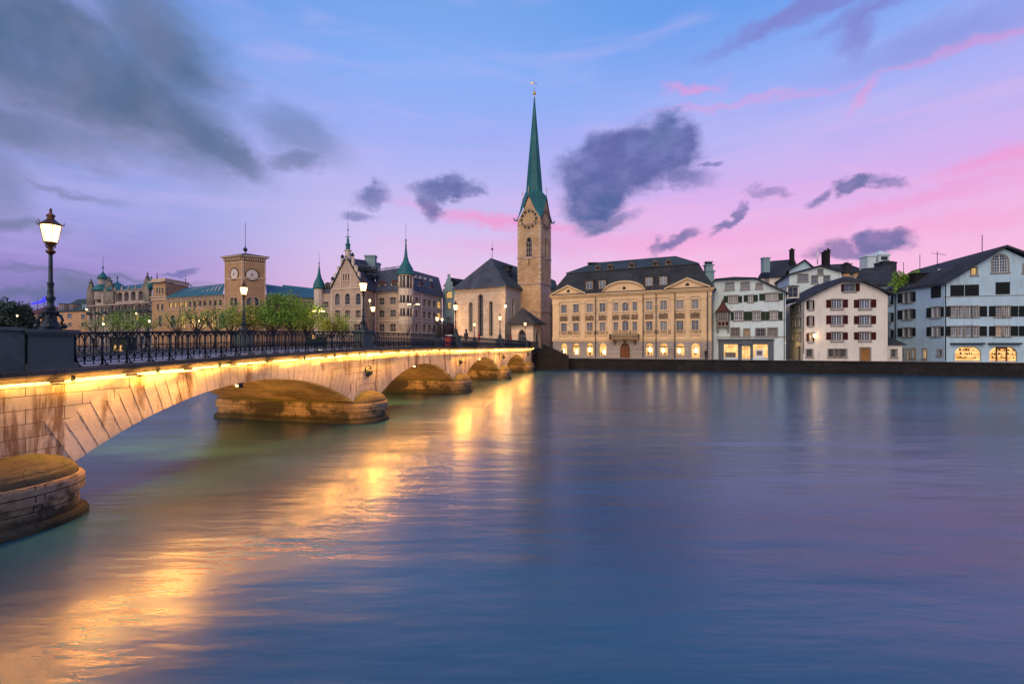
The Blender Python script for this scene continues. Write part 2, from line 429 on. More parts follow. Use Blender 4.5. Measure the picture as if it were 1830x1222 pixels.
# ------------------------------------------------------------------ mesh builder
class MB:
    def __init__(s, M=None):
        s.v = []; s.f = []; s.mi = []; s.sm = []
        s.M = M or Matrix.Identity(4)

    def add(s, verts, faces, mi=0, smooth=False):
        o = len(s.v)
        s.v += [tuple(s.M @ Vector(p)) for p in verts]
        for f in faces:
            s.f.append([o + i for i in f]); s.mi.append(mi); s.sm.append(smooth)

    def face(s, pts, mi=0):
        s.add(pts, [list(range(len(pts)))], mi)

    def box(s, a, c, mi=0):
        x0, y0, z0 = a; x1, y1, z1 = c
        s.add([(x0, y0, z0), (x1, y0, z0), (x1, y1, z0), (x0, y1, z0), (x0, y0, z1), (x1, y0, z1), (x1, y1, z1), (x0, y1, z1)],
              [[0, 3, 2, 1], [4, 5, 6, 7], [0, 1, 5, 4], [1, 2, 6, 5], [2, 3, 7, 6], [3, 0, 4, 7]], mi)

    def prism(s, poly, z0, z1, mi=0, top=None):
        n_ = len(poly); top = top or poly
        v = [(x, y, z0) for x, y in poly] + [(x, y, z1) for x, y in top]
        f = [list(range(n_))[::-1], list(range(n_, 2 * n_))] + [[i, (i + 1) % n_, n_ + (i + 1) % n_, n_ + i] for i in range(n_)]
        s.add(v, f, mi)

    def slab(s, pts, th=.25, mi=0):
        """a plane patch (any outline) given thickness downwards"""
        n_ = len(pts)
        v = [tuple(p) for p in pts] + [(p[0], p[1], p[2] - th) for p in pts]
        f = [list(range(n_)), list(range(n_, 2 * n_))[::-1]] + [[i, n_ + i, n_ + (i + 1) % n_, (i + 1) % n_] for i in range(n_)]
        s.add(v, f, mi)

    def lathe(s, prof, n_=16, c=(0, 0, 0), mi=0, smooth=True, sq=False, a0=0.0):
        v = []; f = []
        for r, z in prof:
            for i in range(n_):
                a = a0 + 2 * math.pi * i / n_
                v.append((c[0] + r * math.cos(a), c[1] + r * math.sin(a), c[2] + z))
        for j in range(len(prof) - 1):
            for i in range(n_):
                k = (i + 1) % n_
                f.append([j * n_ + i, j * n_ + k, (j + 1) * n_ + k, (j + 1) * n_ + i])
        f.append([(len(prof) - 1) * n_ + i for i in range(n_)])
        f.append([i for i in range(n_)][::-1])
        s.add(v, f, mi, smooth)

    def tube(s, pts, r, n_=5, mi=0, smooth=True, r2=None):
        pts = [Vector(p) for p in pts]
        v = []; f = []
        m_ = len(pts)
        for j, p in enumerate(pts):
            t = (pts[min(j + 1, m_ - 1)] - pts[max(j - 1, 0)])
            t = t.normalized() if t.length > 1e-9 else Vector((0, 0, 1))
            a = Vector((0, 0, 1)) if abs(t.z) < .9 else Vector((1, 0, 0))
            x = t.cross(a).normalized(); y = t.cross(x)
            rr = r if r2 is None else r + (r2 - r) * j / max(1, m_ - 1)
            for i in range(n_):
                an = 2 * math.pi * i / n_
                v.append(tuple(p + x * rr * math.cos(an) + y * rr * math.sin(an)))
        for j in range(m_ - 1):
            for i in range(n_):
                k = (i + 1) % n_
                f.append([j * n_ + i, j * n_ + k, (j + 1) * n_ + k, (j + 1) * n_ + i])
        f.append(list(range(n_))[::-1]); f.append([(m_ - 1) * n_ + i for i in range(n_)])
        s.add(v, f, mi, smooth)

    def panel(s, outline, holes=(), mi=0, depth=.25, mi2=None):
        """upright wall sheet in local x (along) and z (up), facing -y, with openings whose reveals go back by depth"""
        loops = [[Vector((a, c, 0)) for a, c in outline]] + [[Vector((a, c, 0)) for a, c in h] for h in holes]
        flat = [p for l in loops for p in l]
        tri = tessellate_polygon(loops)
        fs = []
        for t in tri:
            a, b_, c = [flat[i] for i in t]
            ar = (b_.x - a.x) * (c.y - a.y) - (b_.y - a.y) * (c.x - a.x)
            fs.append(list(t) if ar > 0 else list(t)[::-1])
        s.add([(p.x, 0, p.y) for p in flat], fs, mi)
        for h in holes:
            n_ = len(h)
            v = [(a, 0, c) for a, c in h] + [(a, depth, c) for a, c in h]
            s.add(v, [[i, n_ + i, n_ + (i + 1) % n_, (i + 1) % n_] for i in range(n_)], mi if mi2 is None else mi2)

    def mesh(s, name, mats):
        me = bpy.data.meshes.new(name)
        me.from_pydata(s.v, [], s.f)
        for m_ in (mats if isinstance(mats, (list, tuple)) else [mats]): me.materials.append(m_)
        me.polygons.foreach_set('material_index', s.mi)
        me.polygons.foreach_set('use_smooth', s.sm)
        uv = me.uv_layers.new(name='uv')
        vs = me.vertices; dat = [0.0] * (2 * len(me.loops))
        for p in me.polygons:
            nn = p.normal
            if abs(nn.z) > .95: tx, ty = Vector((1, 0, 0)), Vector((0, 1, 0))
            else:
                tx = Vector((-nn.y, nn.x, 0)).normalized(); ty = nn.cross(tx)
            for li in p.loop_indices:
                co = vs[me.loops[li].vertex_index].co
                dat[2 * li] = co.dot(tx); dat[2 * li + 1] = co.dot(ty)
        uv.data.foreach_set('uv', dat)
        me.update()
        return me

    def build(s, name, mats, parent=None, loc=(0, 0, 0), rot=0.0):
        return put(name, s.mesh(name, mats), parent, loc, rot)


def put(name, me, parent=None, loc=(0, 0, 0), rot=0.0):
    o_ = bpy.data.objects.new(name, me); col.objects.link(o_)
    o_.location = loc; o_.rotation_euler = (0, 0, rot)
    if parent is not None: o_.parent = parent
    return o_


def tag(o_, label=None, cat=None, group=None, kind=None):
    if label: o_['label'] = label
    if cat: o_['category'] = cat
    if group: o_['group'] = group
    if kind: o_['kind'] = kind
    return o_


def thing(name, label, cat, loc=(0, 0, 0), rot=0.0, group=None):
    return tag(put(name, None, None, loc, rot), label, cat, group)


def copy_tree(src, parent=None):
    c = src.copy(); col.objects.link(c); c.parent = parent
    for ch in list(src.children): copy_tree(ch, c)
    return c


def lamp(name, kind, loc, energy, color, parent=None, size=.2, size_y=None, rot=None):
    l = bpy.data.lights.new(name, kind); l.energy = energy; l.color = color
    if kind == 'AREA':
        l.size = size
        if size_y: l.shape = 'RECTANGLE'; l.size_y = size_y
    else: l.shadow_soft_size = size
    o_ = bpy.data.objects.new(name, l); col.objects.link(o_); o_.location = loc
    if rot: o_.rotation_euler = rot
    if parent: o_.parent = parent
    return o_


# ------------------------------------------------------------------ facades measured from the photograph, built at their own distance
def P(px, py, Y):
    return Vector(((px - CX) / F * Y, Y, EYE - (py - HY) * Y / F))


def conv(x0, y0, k):
    return lambda x, y=0.0: (x0 + x * k, y0 + y * k)


ZG = conv(970, 440, .1964)    # guild house
ZB = conv(1240, 420, .21277)  # houses by the quay
ZR = conv(1540, 420, .21277)  # right-hand house
ZC = conv(800, 400, .21277)   # church
ZS = conv(500, 390, .18826)   # hall with the stepped gable
ZN = conv(140, 400, .20765)   # brick building
ZW = conv(150, 460, .1146)    # palace


class Fac:
    def __init__(s, pxl, yl, pxr, yr):
        s.p0 = Vector(((pxl - CX) / F * yl, yl)); s.p1 = Vector(((pxr - CX) / F * yr, yr))
        d = s.p1 - s.p0; s.L = d.length; s.d = d.normalized()
        s.n = Vector((s.d.y, -s.d.x)); s.ang = math.atan2(s.d.y, s.d.x)

    def s_(s, px):
        k = (px - CX) / F
        return (k * s.p0.y - s.p0.x) / (s.d.x - k * s.d.y)

    def z_(s, px, py):
        Y = s.p0.y + s.d.y * s.s_(px)
        return EYE - (py - HY) * Y / F

    def pt(s, a, z, out=0.0):
        q = s.p0 + s.d * a + s.n * out
        return Vector((q.x, q.y, z))

    def M(s):
        return Matrix.Translation((s.p0.x, s.p0.y, 0)) @ Matrix.Rotation(s.ang, 4, 'Z')


def arch_poly(x0, x1, z0, z1, kind):
    """outline of an opening, anticlockwise seen from the front; kind: rect, round, pointed, cham, seg"""
    w_ = x1 - x0; xm = (x0 + x1) / 2
    if kind == 'rect': return [(x0, z0), (x1, z0), (x1, z1), (x0, z1)]
    if kind == 'cham':
        c = w_ * .24
        return [(x0, z0), (x1, z0), (x1, z1 - c * 1.0), (x1 - c * .35, z1 - c * .45), (x1 - c, z1), (x0 + c, z1), (x0 + c * .35, z1 - c * .45), (x0, z1 - c)]
    pts = [(x0, z0), (x1, z0)]
    if kind == 'round':
        r = w_ / 2
        for i in range(0, 9):
            a = math.pi * i / 8
            pts.append((xm + r * math.cos(a), z1 - r + r * math.sin(a)))
    elif kind == 'seg':
        h = w_ * .18
        for i in range(0, 9):
            t = -1 + 2 * i / 8
            pts.append((xm - t * w_ / 2, z1 - h * t * t))
    elif kind == 'pointed':
        h = w_ * 1.0
        for i in range(0, 6):
            t = i / 5
            pts.append((x1 - (w_ / 2) * (1 - math.cos(t * math.pi / 2)) , z1 - h + h * math.sin(t * math.pi / 2) if t < 1 else z1))
        for i in range(4, -1, -1):
            t = i / 5
            pts.append((x0 + (w_ / 2) * (1 - math.cos(t * math.pi / 2)), z1 - h + h * math.sin(t * math.pi / 2)))
    return pts


WIN = {}


def window_meshes(w_, h, nx, ny, arch, lit, fr, mat_fr, sur):
    key = (round(w_, 1), round(h, 1), nx, ny, arch, lit, fr, mat_fr, sur)
    if key in WIN: return WIN[key]
    pane = MB(); pl = arch_poly(-w_ / 2, w_ / 2, 0, h, arch)
    pane.add([(a, 0, c) for a, c in pl], [list(range(len(pl)))], 0)
    gm = {None: GDARK, 'curt': CURT, 'blue': GBLUE, 'lit': LIT, 'dim': LITDIM, 'shop': SHOP}[lit]
    me = pane.mesh('window', gm)
    f = MB(); t = fr
    outer, inner = pl, arch_poly(-w_ / 2 + t, w_ / 2 - t, t, h - t, arch)
    n_ = len(outer)
    f.add([(a, -.07, c) for a, c in outer] + [(a, -.07, c) for a, c in inner] + [(a, -.005, c) for a, c in inner],
          [[i, (i + 1) % n_, n_ + (i + 1) % n_, n_ + i] for i in range(n_)] + [[n_ + i, n_ + (i + 1) % n_, 2 * n_ + (i + 1) % n_, 2 * n_ + i] for i in range(n_)])
    zt = h - (w_ * .35 if arch == 'round' else w_ * .6 if arch == 'pointed' else w_ * .1 if arch in ('cham', 'seg') else 0)
    for i in range(1, nx):
        x = -w_ / 2 + w_ * i / nx
        tt = t * (.55 if (2 * i == nx) else .25)
        zz = h - t * .5 if (2 * i == nx and arch != 'rect') else zt
        f.box((x - tt, -.06, t), (x + tt, -.006, zz - .01))
    for j in range(1, ny):
        z = h * j / ny
        f.box((-w_ / 2 + t, -.055, z - t * .32), (w_ / 2 - t, -.007, z + t * .32))
    fm = f.mesh('frame', mat_fr)
    sm = None
    if sur:
        sr = MB(); q = .16
        o2 = arch_poly(-w_ / 2 - q, w_ / 2 + q, -q, h + q, arch)
        sr.add([(a, -.05, c) for a, c in o2] + [(a, -.05, c) for a, c in pl] + [(a, .02, c) for a, c in o2] + [(a, .02, c) for a, c in pl],
               [[i, (i + 1) % n_, n_ + (i + 1) % n_, n_ + i] for i in range(n_)] +
               [[2 * n_ + i, 2 * n_ + (i + 1) % n_, (i + 1) % n_, i] for i in range(n_)] +
               [[n_ + i, n_ + (i + 1) % n_, 3 * n_ + (i + 1) % n_, 3 * n_ + i] for i in range(n_)])
        sr.box((-w_ / 2 - q - .08, -.16, -q - .05), (w_ / 2 + q + .08, -.052, -.01))
        sm = sr.mesh('surround', sur)
    WIN[key] = (me, fm, sm)
    return WIN[key]


SHUT = {}


def shutter_mesh(w_, h, mat):
    key = (round(w_, 1), round(h, 1), mat)
    if key not in SHUT:
        m_ = MB()
        m_.box((-w_ / 2, -.05, 0), (w_ / 2, 0, h))
        t = .06
        for a, b_, c, d in ((-w_ / 2, -w_ / 2 + t, 0, h), (w_ / 2 - t, w_ / 2, 0, h), (-w_ / 2 + t, w_ / 2 - t, 0, t), (-w_ / 2 + t, w_ / 2 - t, h - t, h), (-w_ / 2 + t, w_ / 2 - t, h / 2 - t / 2, h / 2 + t / 2)):
            m_.box((a, -.075, c), (b_, -.051, d))
        SHUT[key] = m_.mesh('shutter', mat)
    return SHUT[key]


class Side:
    """one wall of a building: collects openings, then builds the wall sheet and its windows"""
    def __init__(s, root, fac, z0, z1, mat, outline=None, depth=.22, name='wall'):
        s.root, s.fac, s.z0, s.z1, s.mat, s.depth, s.name = root, fac, z0, z1, mat, depth, name
        s.outline = outline or [(0, z0), (fac.L, z0), (fac.L, z1), (0, z1)]
        s.holes = []; s.wins = []; s.shut = []

    def win(s, a0, a1, z0, z1, nx=2, ny=2, arch='rect', lit=None, fr=.07, frm=None, sur=None, name='window'):
        s.holes.append(arch_poly(a0, a1, z0, z1, arch))
        s.wins.append((a0, a1, z0, z1, nx, ny, arch, lit, fr, frm or WHITE, sur, name))

    def shutter(s, a0, a1, z0, z1, mat):
        s.shut.append((a0, a1, z0, z1, mat))

    def cols(s, Z, xs, rows, **kw):
        """xs: zoomed x pairs; rows: z pairs in metres"""
        for x0, x1 in xs:
            a0, a1 = s.fac.s_(Z(x0)[0]), s.fac.s_(Z(x1)[0])
            for z0, z1 in rows: s.win(a0, a1, z0, z1, **kw)

    def z(s, Z, x, y):
        return s.fac.z_(*Z(x, y))

    def a(s, Z, x):
        return s.fac.s_(Z(x)[0])

    def build(s, extra=None):
        b_ = MB(); b_.panel(s.outline, s.holes, 0, s.depth)
        if extra: extra(b_)
        loc = s.fac.p0.to_3d() - s.root.location
        loc.z = -s.root.location.z
        wall = b_.build(s.name, s.mat, s.root, loc, s.fac.ang)
        for wi, (a0, a1, z0, z1, nx, ny, arch, lit, fr, frm, sur, nm) in enumerate(s.wins):
            if lit is None and nm == 'window' and (wi * 37 + int(z0 * 10)) % 10 < 3: lit = 'curt'
            me, fm, sm = window_meshes(a1 - a0, z1 - z0, nx, ny, arch, lit, fr, frm, sur)
            pos = s.fac.pt((a0 + a1) / 2, z0, -s.depth + .01) - s.root.location
            o_ = put(nm, me, s.root, pos, s.fac.ang)
            put('frame', fm, o_)
            if sm: put('surround', sm, o_, (0, -s.depth, 0))
        for a0, a1, z0, z1, mat in s.shut:
            pos = s.fac.pt((a0 + a1) / 2, z0, .03) - s.root.location
            put('shutter', shutter_mesh(a1 - a0, z1 - z0, mat), s.root, pos, s.fac.ang)
        return wall


def local(root, fac):
    """(location, rotation) for a part drawn in a facade's own frame: x along, y into the building, z up"""
    l = fac.p0.to_3d() - root.location; l.z = -root.location.z
    return l, fac.ang


def part(root, fac, name, mb, mats):
    l, a = local(root, fac)
    return mb.build(name, mats, root, l, a)


def shell(root, pts, z0, z1, mat, skip=(), name='wall'):
    """the plain walls of a footprint given as world points, leaving out the sides built in detail"""
    m_ = MB(Matrix.Translation(-Vector(root.location)))
    n_ = len(pts)
    for i in range(n_):
        if i in skip: continue
        a, c = pts[i], pts[(i + 1) % n_]
        m_.face([(a[0], a[1], z0), (c[0], c[1], z0), (c[0], c[1], z1), (a[0], a[1], z1)])
    return m_.build(name, mat, root)


def roof(root, faces, mat, th=.25, name='roof'):
    m_ = MB(Matrix.Translation(-Vector(root.location)))
    for f in faces: m_.slab(f, th)
    return m_.build(name, mat, root)


def mast(root, p, h, r=.06, ball=0.0, name='antenna', mat=None):
    m_ = MB(Matrix.Translation(Vector(p) - Vector(root.location)))
    m_.tube([(0, 0, 0), (0, 0, h)], r, 6, r2=r * .4)
    if ball: m_.lathe([(.01, h * ball - .01), (.28, h * ball + .15), (.28, h * ball + .3), (.01, h * ball + .5)], 8)
    return m_.build(name, mat or LAMPIRON, root)


# ------------------------------------------------------------------ water, banks
g = MB(); g.add([(-700, -60, 0), (500, -60, 0), (500, 420, 0), (-700, 420, 0)], [[0, 1, 2, 3]])
tag(g.build('river_water', WATER), 'wide smooth blue river with golden lamp reflections', kind='structure')
q0, q1 = Vector((-2.6, 86.6)), Vector((150.0, 37.2))   # line of the far embankment
qd = (q1 - q0).normalized(); qn = Vector((qd.y, -qd.x))
g = MB(); g.prism([(q0.x, q0.y), (q1.x, q1.y), (420, 60), (420, 400), (7.5, 400), (7.5, 88)], -1, 1.92)
tag(g.build('quay_ground', PAVE), 'low paved quay in front of the houses', kind='structure')
g = MB(); g.prism([(7.4, 89.5), (7.4, 900), (-900, 900), (-900, 240), (-160, 112), (-40, 96), (-9, 90)], -1, 3.3)
tag(g.build('square_ground', GROUND), 'raised ground of the square beyond the bridge', kind='structure')
g = MB(); g.box((-300, -200, -1), (300, -3.5, 2.95))
tag(g.build('near_bank_ground', GROUND), 'ground of the near bank', kind='structure')
g = MB(); g.add([(-2500, 410, -.3), (2500, 410, -.3), (2500, 2600, -.3), (-2500, 2600, -.3)], [[0, 1, 2, 3]])
tag(g.build('far_ground', GROUND), 'distant ground behind the town', kind='structure')

wl = (q1 - q0).length
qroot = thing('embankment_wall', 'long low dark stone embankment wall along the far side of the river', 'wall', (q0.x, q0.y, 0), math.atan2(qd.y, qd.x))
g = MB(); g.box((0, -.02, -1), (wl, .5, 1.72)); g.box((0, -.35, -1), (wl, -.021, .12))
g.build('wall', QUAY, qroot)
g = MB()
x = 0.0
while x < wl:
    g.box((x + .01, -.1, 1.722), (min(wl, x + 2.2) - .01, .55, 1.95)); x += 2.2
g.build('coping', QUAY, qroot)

# ------------------------------------------------------------------ bridge (own frame: x along the bridge, -y outwards to the river side, z up)
BA = math.atan2(.9724, .2334)
BN = Vector((.9724, -.2334))
BO = BN * -14.965
BW = 9.2


def bw(s, o, z):   # bridge frame to world, o = outwards
    return Vector((BO.x + BN.x * o + .2334 * s, BO.y + BN.y * o + .9724 * s, z))


ZCP = [(-8, 3.25), (2, 3.43), (9, 3.62), (15, 3.83), (24, 4.03), (34, 4.07), (44, 3.98), (58, 3.88), (76, 3.76), (90, 3.7)]


def zc(s):
    for (a, za), (c, zb) in zip(ZCP, ZCP[1:]):
        if s <= c:
            t = (s - a) / (c - a); return za + (zb - za) * t
    return ZCP[-1][1]


PIERS = [8.15, 24.7, 40.9, 57.1, 73.0]
HW = 1.4
ZSP, ZCR = 1.27, 3.06
br = thing('stone_bridge', 'stone arch bridge with floodlit face running from the left across the river', 'bridge', (BO.x, BO.y, 0), BA)
S0, S1 = -8.0, 76.6
ARCH = [(-12.0, PIERS[0] - HW)] + [(PIERS[i] + HW, PIERS[i + 1] - HW) for i in range(4)]


def intr(s):
    for a, c in ARCH:
        if a < s < c:
            h = (c - a) / 2; x = s - (a + c) / 2; rise = ZCR - ZSP
            Rr = (h * h + rise * rise) / (2 * rise)
            return ZCR - Rr + math.sqrt(Rr * Rr - x * x)
    return None


def steps(a, c, d):
    n_ = max(1, int(round((c - a) / d))); return [a + (c - a) * i / n_ for i in range(n_ + 1)]


def spandrel(y, flip, name):
    m_ = MB(); ss = sorted(set([round(v, 4) for a, c in ARCH for v in steps(max(a, S0), c, .35)] + [S0, S1] + PIERS))
    for a, c in zip(ss, ss[1:]):
        mid_ = (a + c) / 2
        za = intr(a + 1e-4) if intr(mid_) is not None else .9
        zb = intr(c - 1e-4) if intr(mid_) is not None else .9
        q = [(a, y, za), (c, y, zb), (c, y, zc(c)), (a, y, zc(a))]
        m_.face(q[::-1] if flip else q)
    return m_.build(name, BRSTONE, br)


spandrel(0, False, 'face_wall')
spandrel(BW, True, 'face_wall')
# voussoir rings
for a, c in ARCH:
    m_ = MB(); h = (c - a) / 2; cx = (a + c) / 2; rise = ZCR - ZSP
    Rr = (h * h + rise * rise) / (2 * rise); zc0 = ZCR - Rr; th = math.asin(h / Rr)
    nb = 41
    for i in range(nb):
        t0 = -th + 2 * th * i / nb + .0016; t1 = -th + 2 * th * (i + 1) / nb - .0016
        dep = (1.05, .82, .95)[i % 3]
        ex = .35 * abs(2 * i / (nb - 1) - 1) ** 2
        if cx + Rr * math.sin(t0) < S0: continue
        def pp(t, r):
            x_ = cx + r * math.sin(t); z_ = zc0 + r * math.cos(t)
            lim = zc(x_) - .16
            return x_, min(z_, lim)
        ro = Rr + dep + ex
        for y0, y1 in ((-.018, .3),):
            p = [pp(t0, Rr), pp(t1, Rr), pp(t1, ro), pp(t0, ro)]
            v = [(x_, y0, z_) for x_, z_ in p] + [(x_, y1, z_) for x_, z_ in p]
            m_.add(v, [[0, 1, 2, 3], [1, 0, 4, 5], [2, 1, 5, 6], [3, 2, 6, 7], [0, 3, 7, 4]])
    m_.build('arch_ring', VOUS, br)
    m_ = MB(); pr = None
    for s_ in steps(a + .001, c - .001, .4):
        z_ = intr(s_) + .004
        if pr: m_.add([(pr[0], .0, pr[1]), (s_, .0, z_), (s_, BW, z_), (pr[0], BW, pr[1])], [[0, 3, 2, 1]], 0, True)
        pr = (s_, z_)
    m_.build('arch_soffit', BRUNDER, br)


def stadium(hw, y0, y1, n_=14):
    pts = []
    for i in range(n_ + 1):
        a = math.pi + math.pi * i / n_
        pts.append((hw * math.cos(a), y0 + hw * .74 * math.sin(a)))
    for i in range(n_ + 1):
        a = math.pi * i / n_
        pts.append((hw * math.cos(a), y1 + hw * .74 * math.sin(a)))
    return pts


def loft(m_, rings, mi=0, cap=True):
    n_ = len(rings[0][0]); v = []; f = []
    for pts, z in rings: v += [(x_, y_, z) for x_, y_ in pts]
    for j in range(len(rings) - 1):
        for i in range(n_):
            k = (i + 1) % n_
            f.append([j * n_ + i, j * n_ + k, (j + 1) * n_ + k, (j + 1) * n_ + i])
    if cap: f.append([(len(rings) - 1) * n_ + i for i in range(n_)])
    m_.add(v, f, mi)


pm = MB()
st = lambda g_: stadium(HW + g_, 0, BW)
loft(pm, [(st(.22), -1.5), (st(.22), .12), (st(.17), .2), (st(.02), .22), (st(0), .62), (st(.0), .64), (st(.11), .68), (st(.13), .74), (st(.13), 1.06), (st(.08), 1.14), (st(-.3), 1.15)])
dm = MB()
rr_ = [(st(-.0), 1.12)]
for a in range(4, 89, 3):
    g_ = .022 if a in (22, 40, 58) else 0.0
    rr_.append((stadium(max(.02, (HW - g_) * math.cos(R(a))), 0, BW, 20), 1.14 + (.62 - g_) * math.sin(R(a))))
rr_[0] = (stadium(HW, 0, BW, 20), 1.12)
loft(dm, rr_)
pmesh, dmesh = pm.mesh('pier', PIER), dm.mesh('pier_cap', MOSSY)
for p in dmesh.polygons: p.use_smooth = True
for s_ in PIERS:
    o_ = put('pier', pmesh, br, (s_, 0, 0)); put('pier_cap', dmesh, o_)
# cornice, deck
def sweep(m_, prof, s0, s1, step=1.0, mi=0, gap=0.0):
    """prof: (y, dz above zc) outline swept along the bridge"""
    ss = steps(s0, s1, step)
    for a, c in zip(ss, ss[1:]):
        c2 = c - gap
        n_ = len(prof)
        v = [(a, y, zc(a) + z) for y, z in prof] + [(c2, y, zc(c) + z) for y, z in prof]
        f = [[i, n_ + i, n_ + (i + 1) % n_, (i + 1) % n_] for i in range(n_)] + [list(range(n_)), list(range(n_, 2 * n_))[::-1]]
        m_.add(v, f, mi)


m_ = MB(); pc = [(.02, 0.0), (-.10, .0), (-.14, .08), (-.30, .11), (-.34, .16), (-.40, .17), (-.40, .29), (.1, .30)]
sweep(m_, pc[::-1], S0, S1, 1.9, 0, .008)
m_.build('cornice', CORN, br)
m_ = MB(); sweep(m_, [(BW - .1, .30), (BW + .4, .29), (BW + .4, .1), (BW - .02, 0)][::-1], S0, S1, 2.0); m_.build('cornice', CORN, br)
m_ = MB(); sweep(m_, [(.101, .297), (1.7, .297), (1.7, -.1), (.101, -.1)][::-1], S0, S1, 3.0); m_.build('sidewalk', PAVE, br); m_ = MB(); sweep(m_, [(BW - 1.7, .297), (BW - .101, .297), (BW - .101, -.1), (BW - 1.7, -.1)][::-1], S0, S1, 3.0)
m_.build('sidewalk', PAVE, br)
m_ = MB(); sweep(m_, [(1.701, .18), (BW - 1.701, .18), (BW - 1.701, -.1), (1.701, -.1)][::-1], S0, S1, 3.0); m_.build('road_deck', ASPHALT, br)
# light strip: a dark pipe on brackets, its tubes and the light they give
m_ = MB(); m_.tube([(s_, -.34, zc(s_) - .10) for s_ in steps(6.6, S1 - .3, 1.5)], .022, 6)
m_.tube([(s_, -.30, zc(s_) - .03) for s_ in steps(6.6, S1 - .3, 1.5)], .014, 5)
s_ = 7.0
while s_ < S1 - .5:
    m_.box((s_ - .02, -.36, zc(s_) - .12), (s_ + .02, -.27, zc(s_) + .1)); s_ += 2.35
m_.build('lamp_rail', LAMPIRON, br)
m_ = MB()
k = 0
s_ = 7.3
rng = random.Random(4)
while s_ < S1 - .6:
    d = 1.55
    m_.tube([(s_, -.25, zc(s_) - .035), (s_ + d, -.25, zc(s_ + d) - .035)], .018, 5)
    s_ += 1.9
m_.build('lamp_tube', TUBE, br)
s_ = 6.9
while s_ < S1 - 1:
    e = 78 * rng.uniform(.4, 1.4) * (.75 if s_ < 9 else 1) * (1.15 if s_ > 45 else 1)
    lamp('strip_light', 'AREA', (s_ + 1.0, -.37, zc(s_ + 1) - .06), e * (3.6 if int(s_ * 3) % 3 == 0 else 1.5), (1.0, .41, .06), br, 1.9, .05, (R(-1), 0, 0))
    s_ += 2.15
# lamps under the arches
fx = MB(); fx.box((-.13, -.1, 0), (.13, .1, .10)); fx.box((-.07, -.05, -.05), (.07, .05, -.001), 1); fx.box((-.13, -.11, -.12), (.13, -.1, -.0), 0)
fxm = fx.mesh('arch_lamp', [LAMPIRON, LAMPBOX])
for a, c in ARCH[1:]:
    cx = (a + c) / 2
    put('arch_lamp', fxm, br, (cx - .9, .3, intr(cx - .9) - .12))
    for k_, y_ in enumerate((1.2, 5.0)):
        o_ = lamp('arch_light', 'SPOT', (a + (c - a) * .3, y_, intr(a + (c - a) * .3) - .3), 2600, (1.0, .45, .09), br, .15)
        o_.data.spot_size = R(150); o_.data.spot_blend = .8
        o_.rotation_euler = Vector((1, .55, -.02)).to_track_quat('-Z', 'Y').to_euler()
# iron mask on spandrel over the piers
orn = MB(); orn.lathe([(.05, 0), (.22, .03), (.26, .1), (.18, .2), (.06, .26)], 10); orn.box((-.1, -.12, .1), (.1, .12, .34)); orn.tube([(-.25, .1, .05), (-.3, .3, .1), (-.1, .42, .12)], .04); orn.tube([(.25, .1, .05), (.3, .3, .1), (.1, .42, .12)], .04)
om = orn.mesh('iron_ornament', LAMPIRON)
for s_ in PIERS:
    o_ = put('iron_ornament', om, br, (s_ + (-.7 if s_ < 9 else 0), -.01, 2.85)); o_.rotation_euler = (R(90), 0, 0)

# parapet before the first pedestal, pedestals
m_ = MB(); ss = steps(S0, 8.45, 2.0)
for a, c in zip(ss, ss[1:]):
    za, zb = zc(a) + .3, zc(c) + .3
    m_.add([(a, -.06, za), (c, -.06, zb), (c, .34, zb), (a, .34, za), (a, -.06, 4.93), (c, -.06, 4.93), (c, .34, 4.93), (a, .34, 4.93)], [[0, 1, 5, 4], [1, 2, 6, 5], [2, 3, 7, 6], [3, 0, 4, 7], [4, 5, 6, 7]])
    m_.add([(a, -.14, 4.931), (c, -.14, 4.931), (c, .42, 4.931), (a, .42, 4.931), (a, -.14, 5.02), (c, -.14, 5.02), (c, .42, 5.02), (a, .42, 5.02)], [[0, 3, 2, 1], [0, 1, 5, 4], [1, 2, 6, 5], [2, 3, 7, 6], [3, 0, 4, 7], [4, 5, 6, 7]])
m_.build('parapet', GRANITE, br)
PED = [9.02, 24.75, 40.6, 56.8, 72.6]
pd = MB()
pd.box((-.56, -.14, -.02), (.56, .66, .16)); pd.box((-.5, -.08, .16), (.5, .60, .90))
pd.box((-.55, -.13, .90), (.55, .65, .97)); pd.box((-.6, -.18, .97), (.6, .7, 1.06))
pdm = pd.mesh('pedestal', GRANITE)
for s_ in PED:
    put('pedestal', pdm, br, (s_, 0, zc(s_) + .302))
    put('pedestal', pdm, br, (s_, BW, zc(s_) + .302), math.pi)

# ------------------------------------------------------------------ railings
def bay(m_, s, y, d, base, top):
    """one bay of the cast iron lattice: post branches into a pointed arch, ring with a scroll below"""
    H = top(s) - base(s)
    z0 = base(s); r = .014
    def T(pts, rr=r): m_.tube([(s + a, y, z0 + h) for a, h in pts], rr, 4, smooth=False)
    zb = .70 * H
    for sg in (1, -1):
        T([(0, zb), (sg * d * .10, zb + .10 * H), (sg * d * .34, zb + .19 * H), (sg * d * .68, zb + .255 * H), (sg * d, zb + .27 * H)], .021)
    c = (d / 2, .215 * H + .02); rr = d * .40
    T([(c[0] + rr * math.cos(2 * math.pi * i / 10), c[1] + rr * math.sin(2 * math.pi * i / 10)) for i in range(11)])
    T([(c[0] - rr * .5, c[1] + rr * .55), (c[0], c[1] + rr * .5), (c[0] + .01, c[1]), (c[0], c[1] - rr * .5), (c[0] + rr * .5, c[1] - rr * .5)], .009)
    T([(d * .18, .36 * H), (d / 2, .44 * H), (d * .82, .36 * H)]); T([(d / 2, .42 * H), (d / 2, .50 * H)], .011)


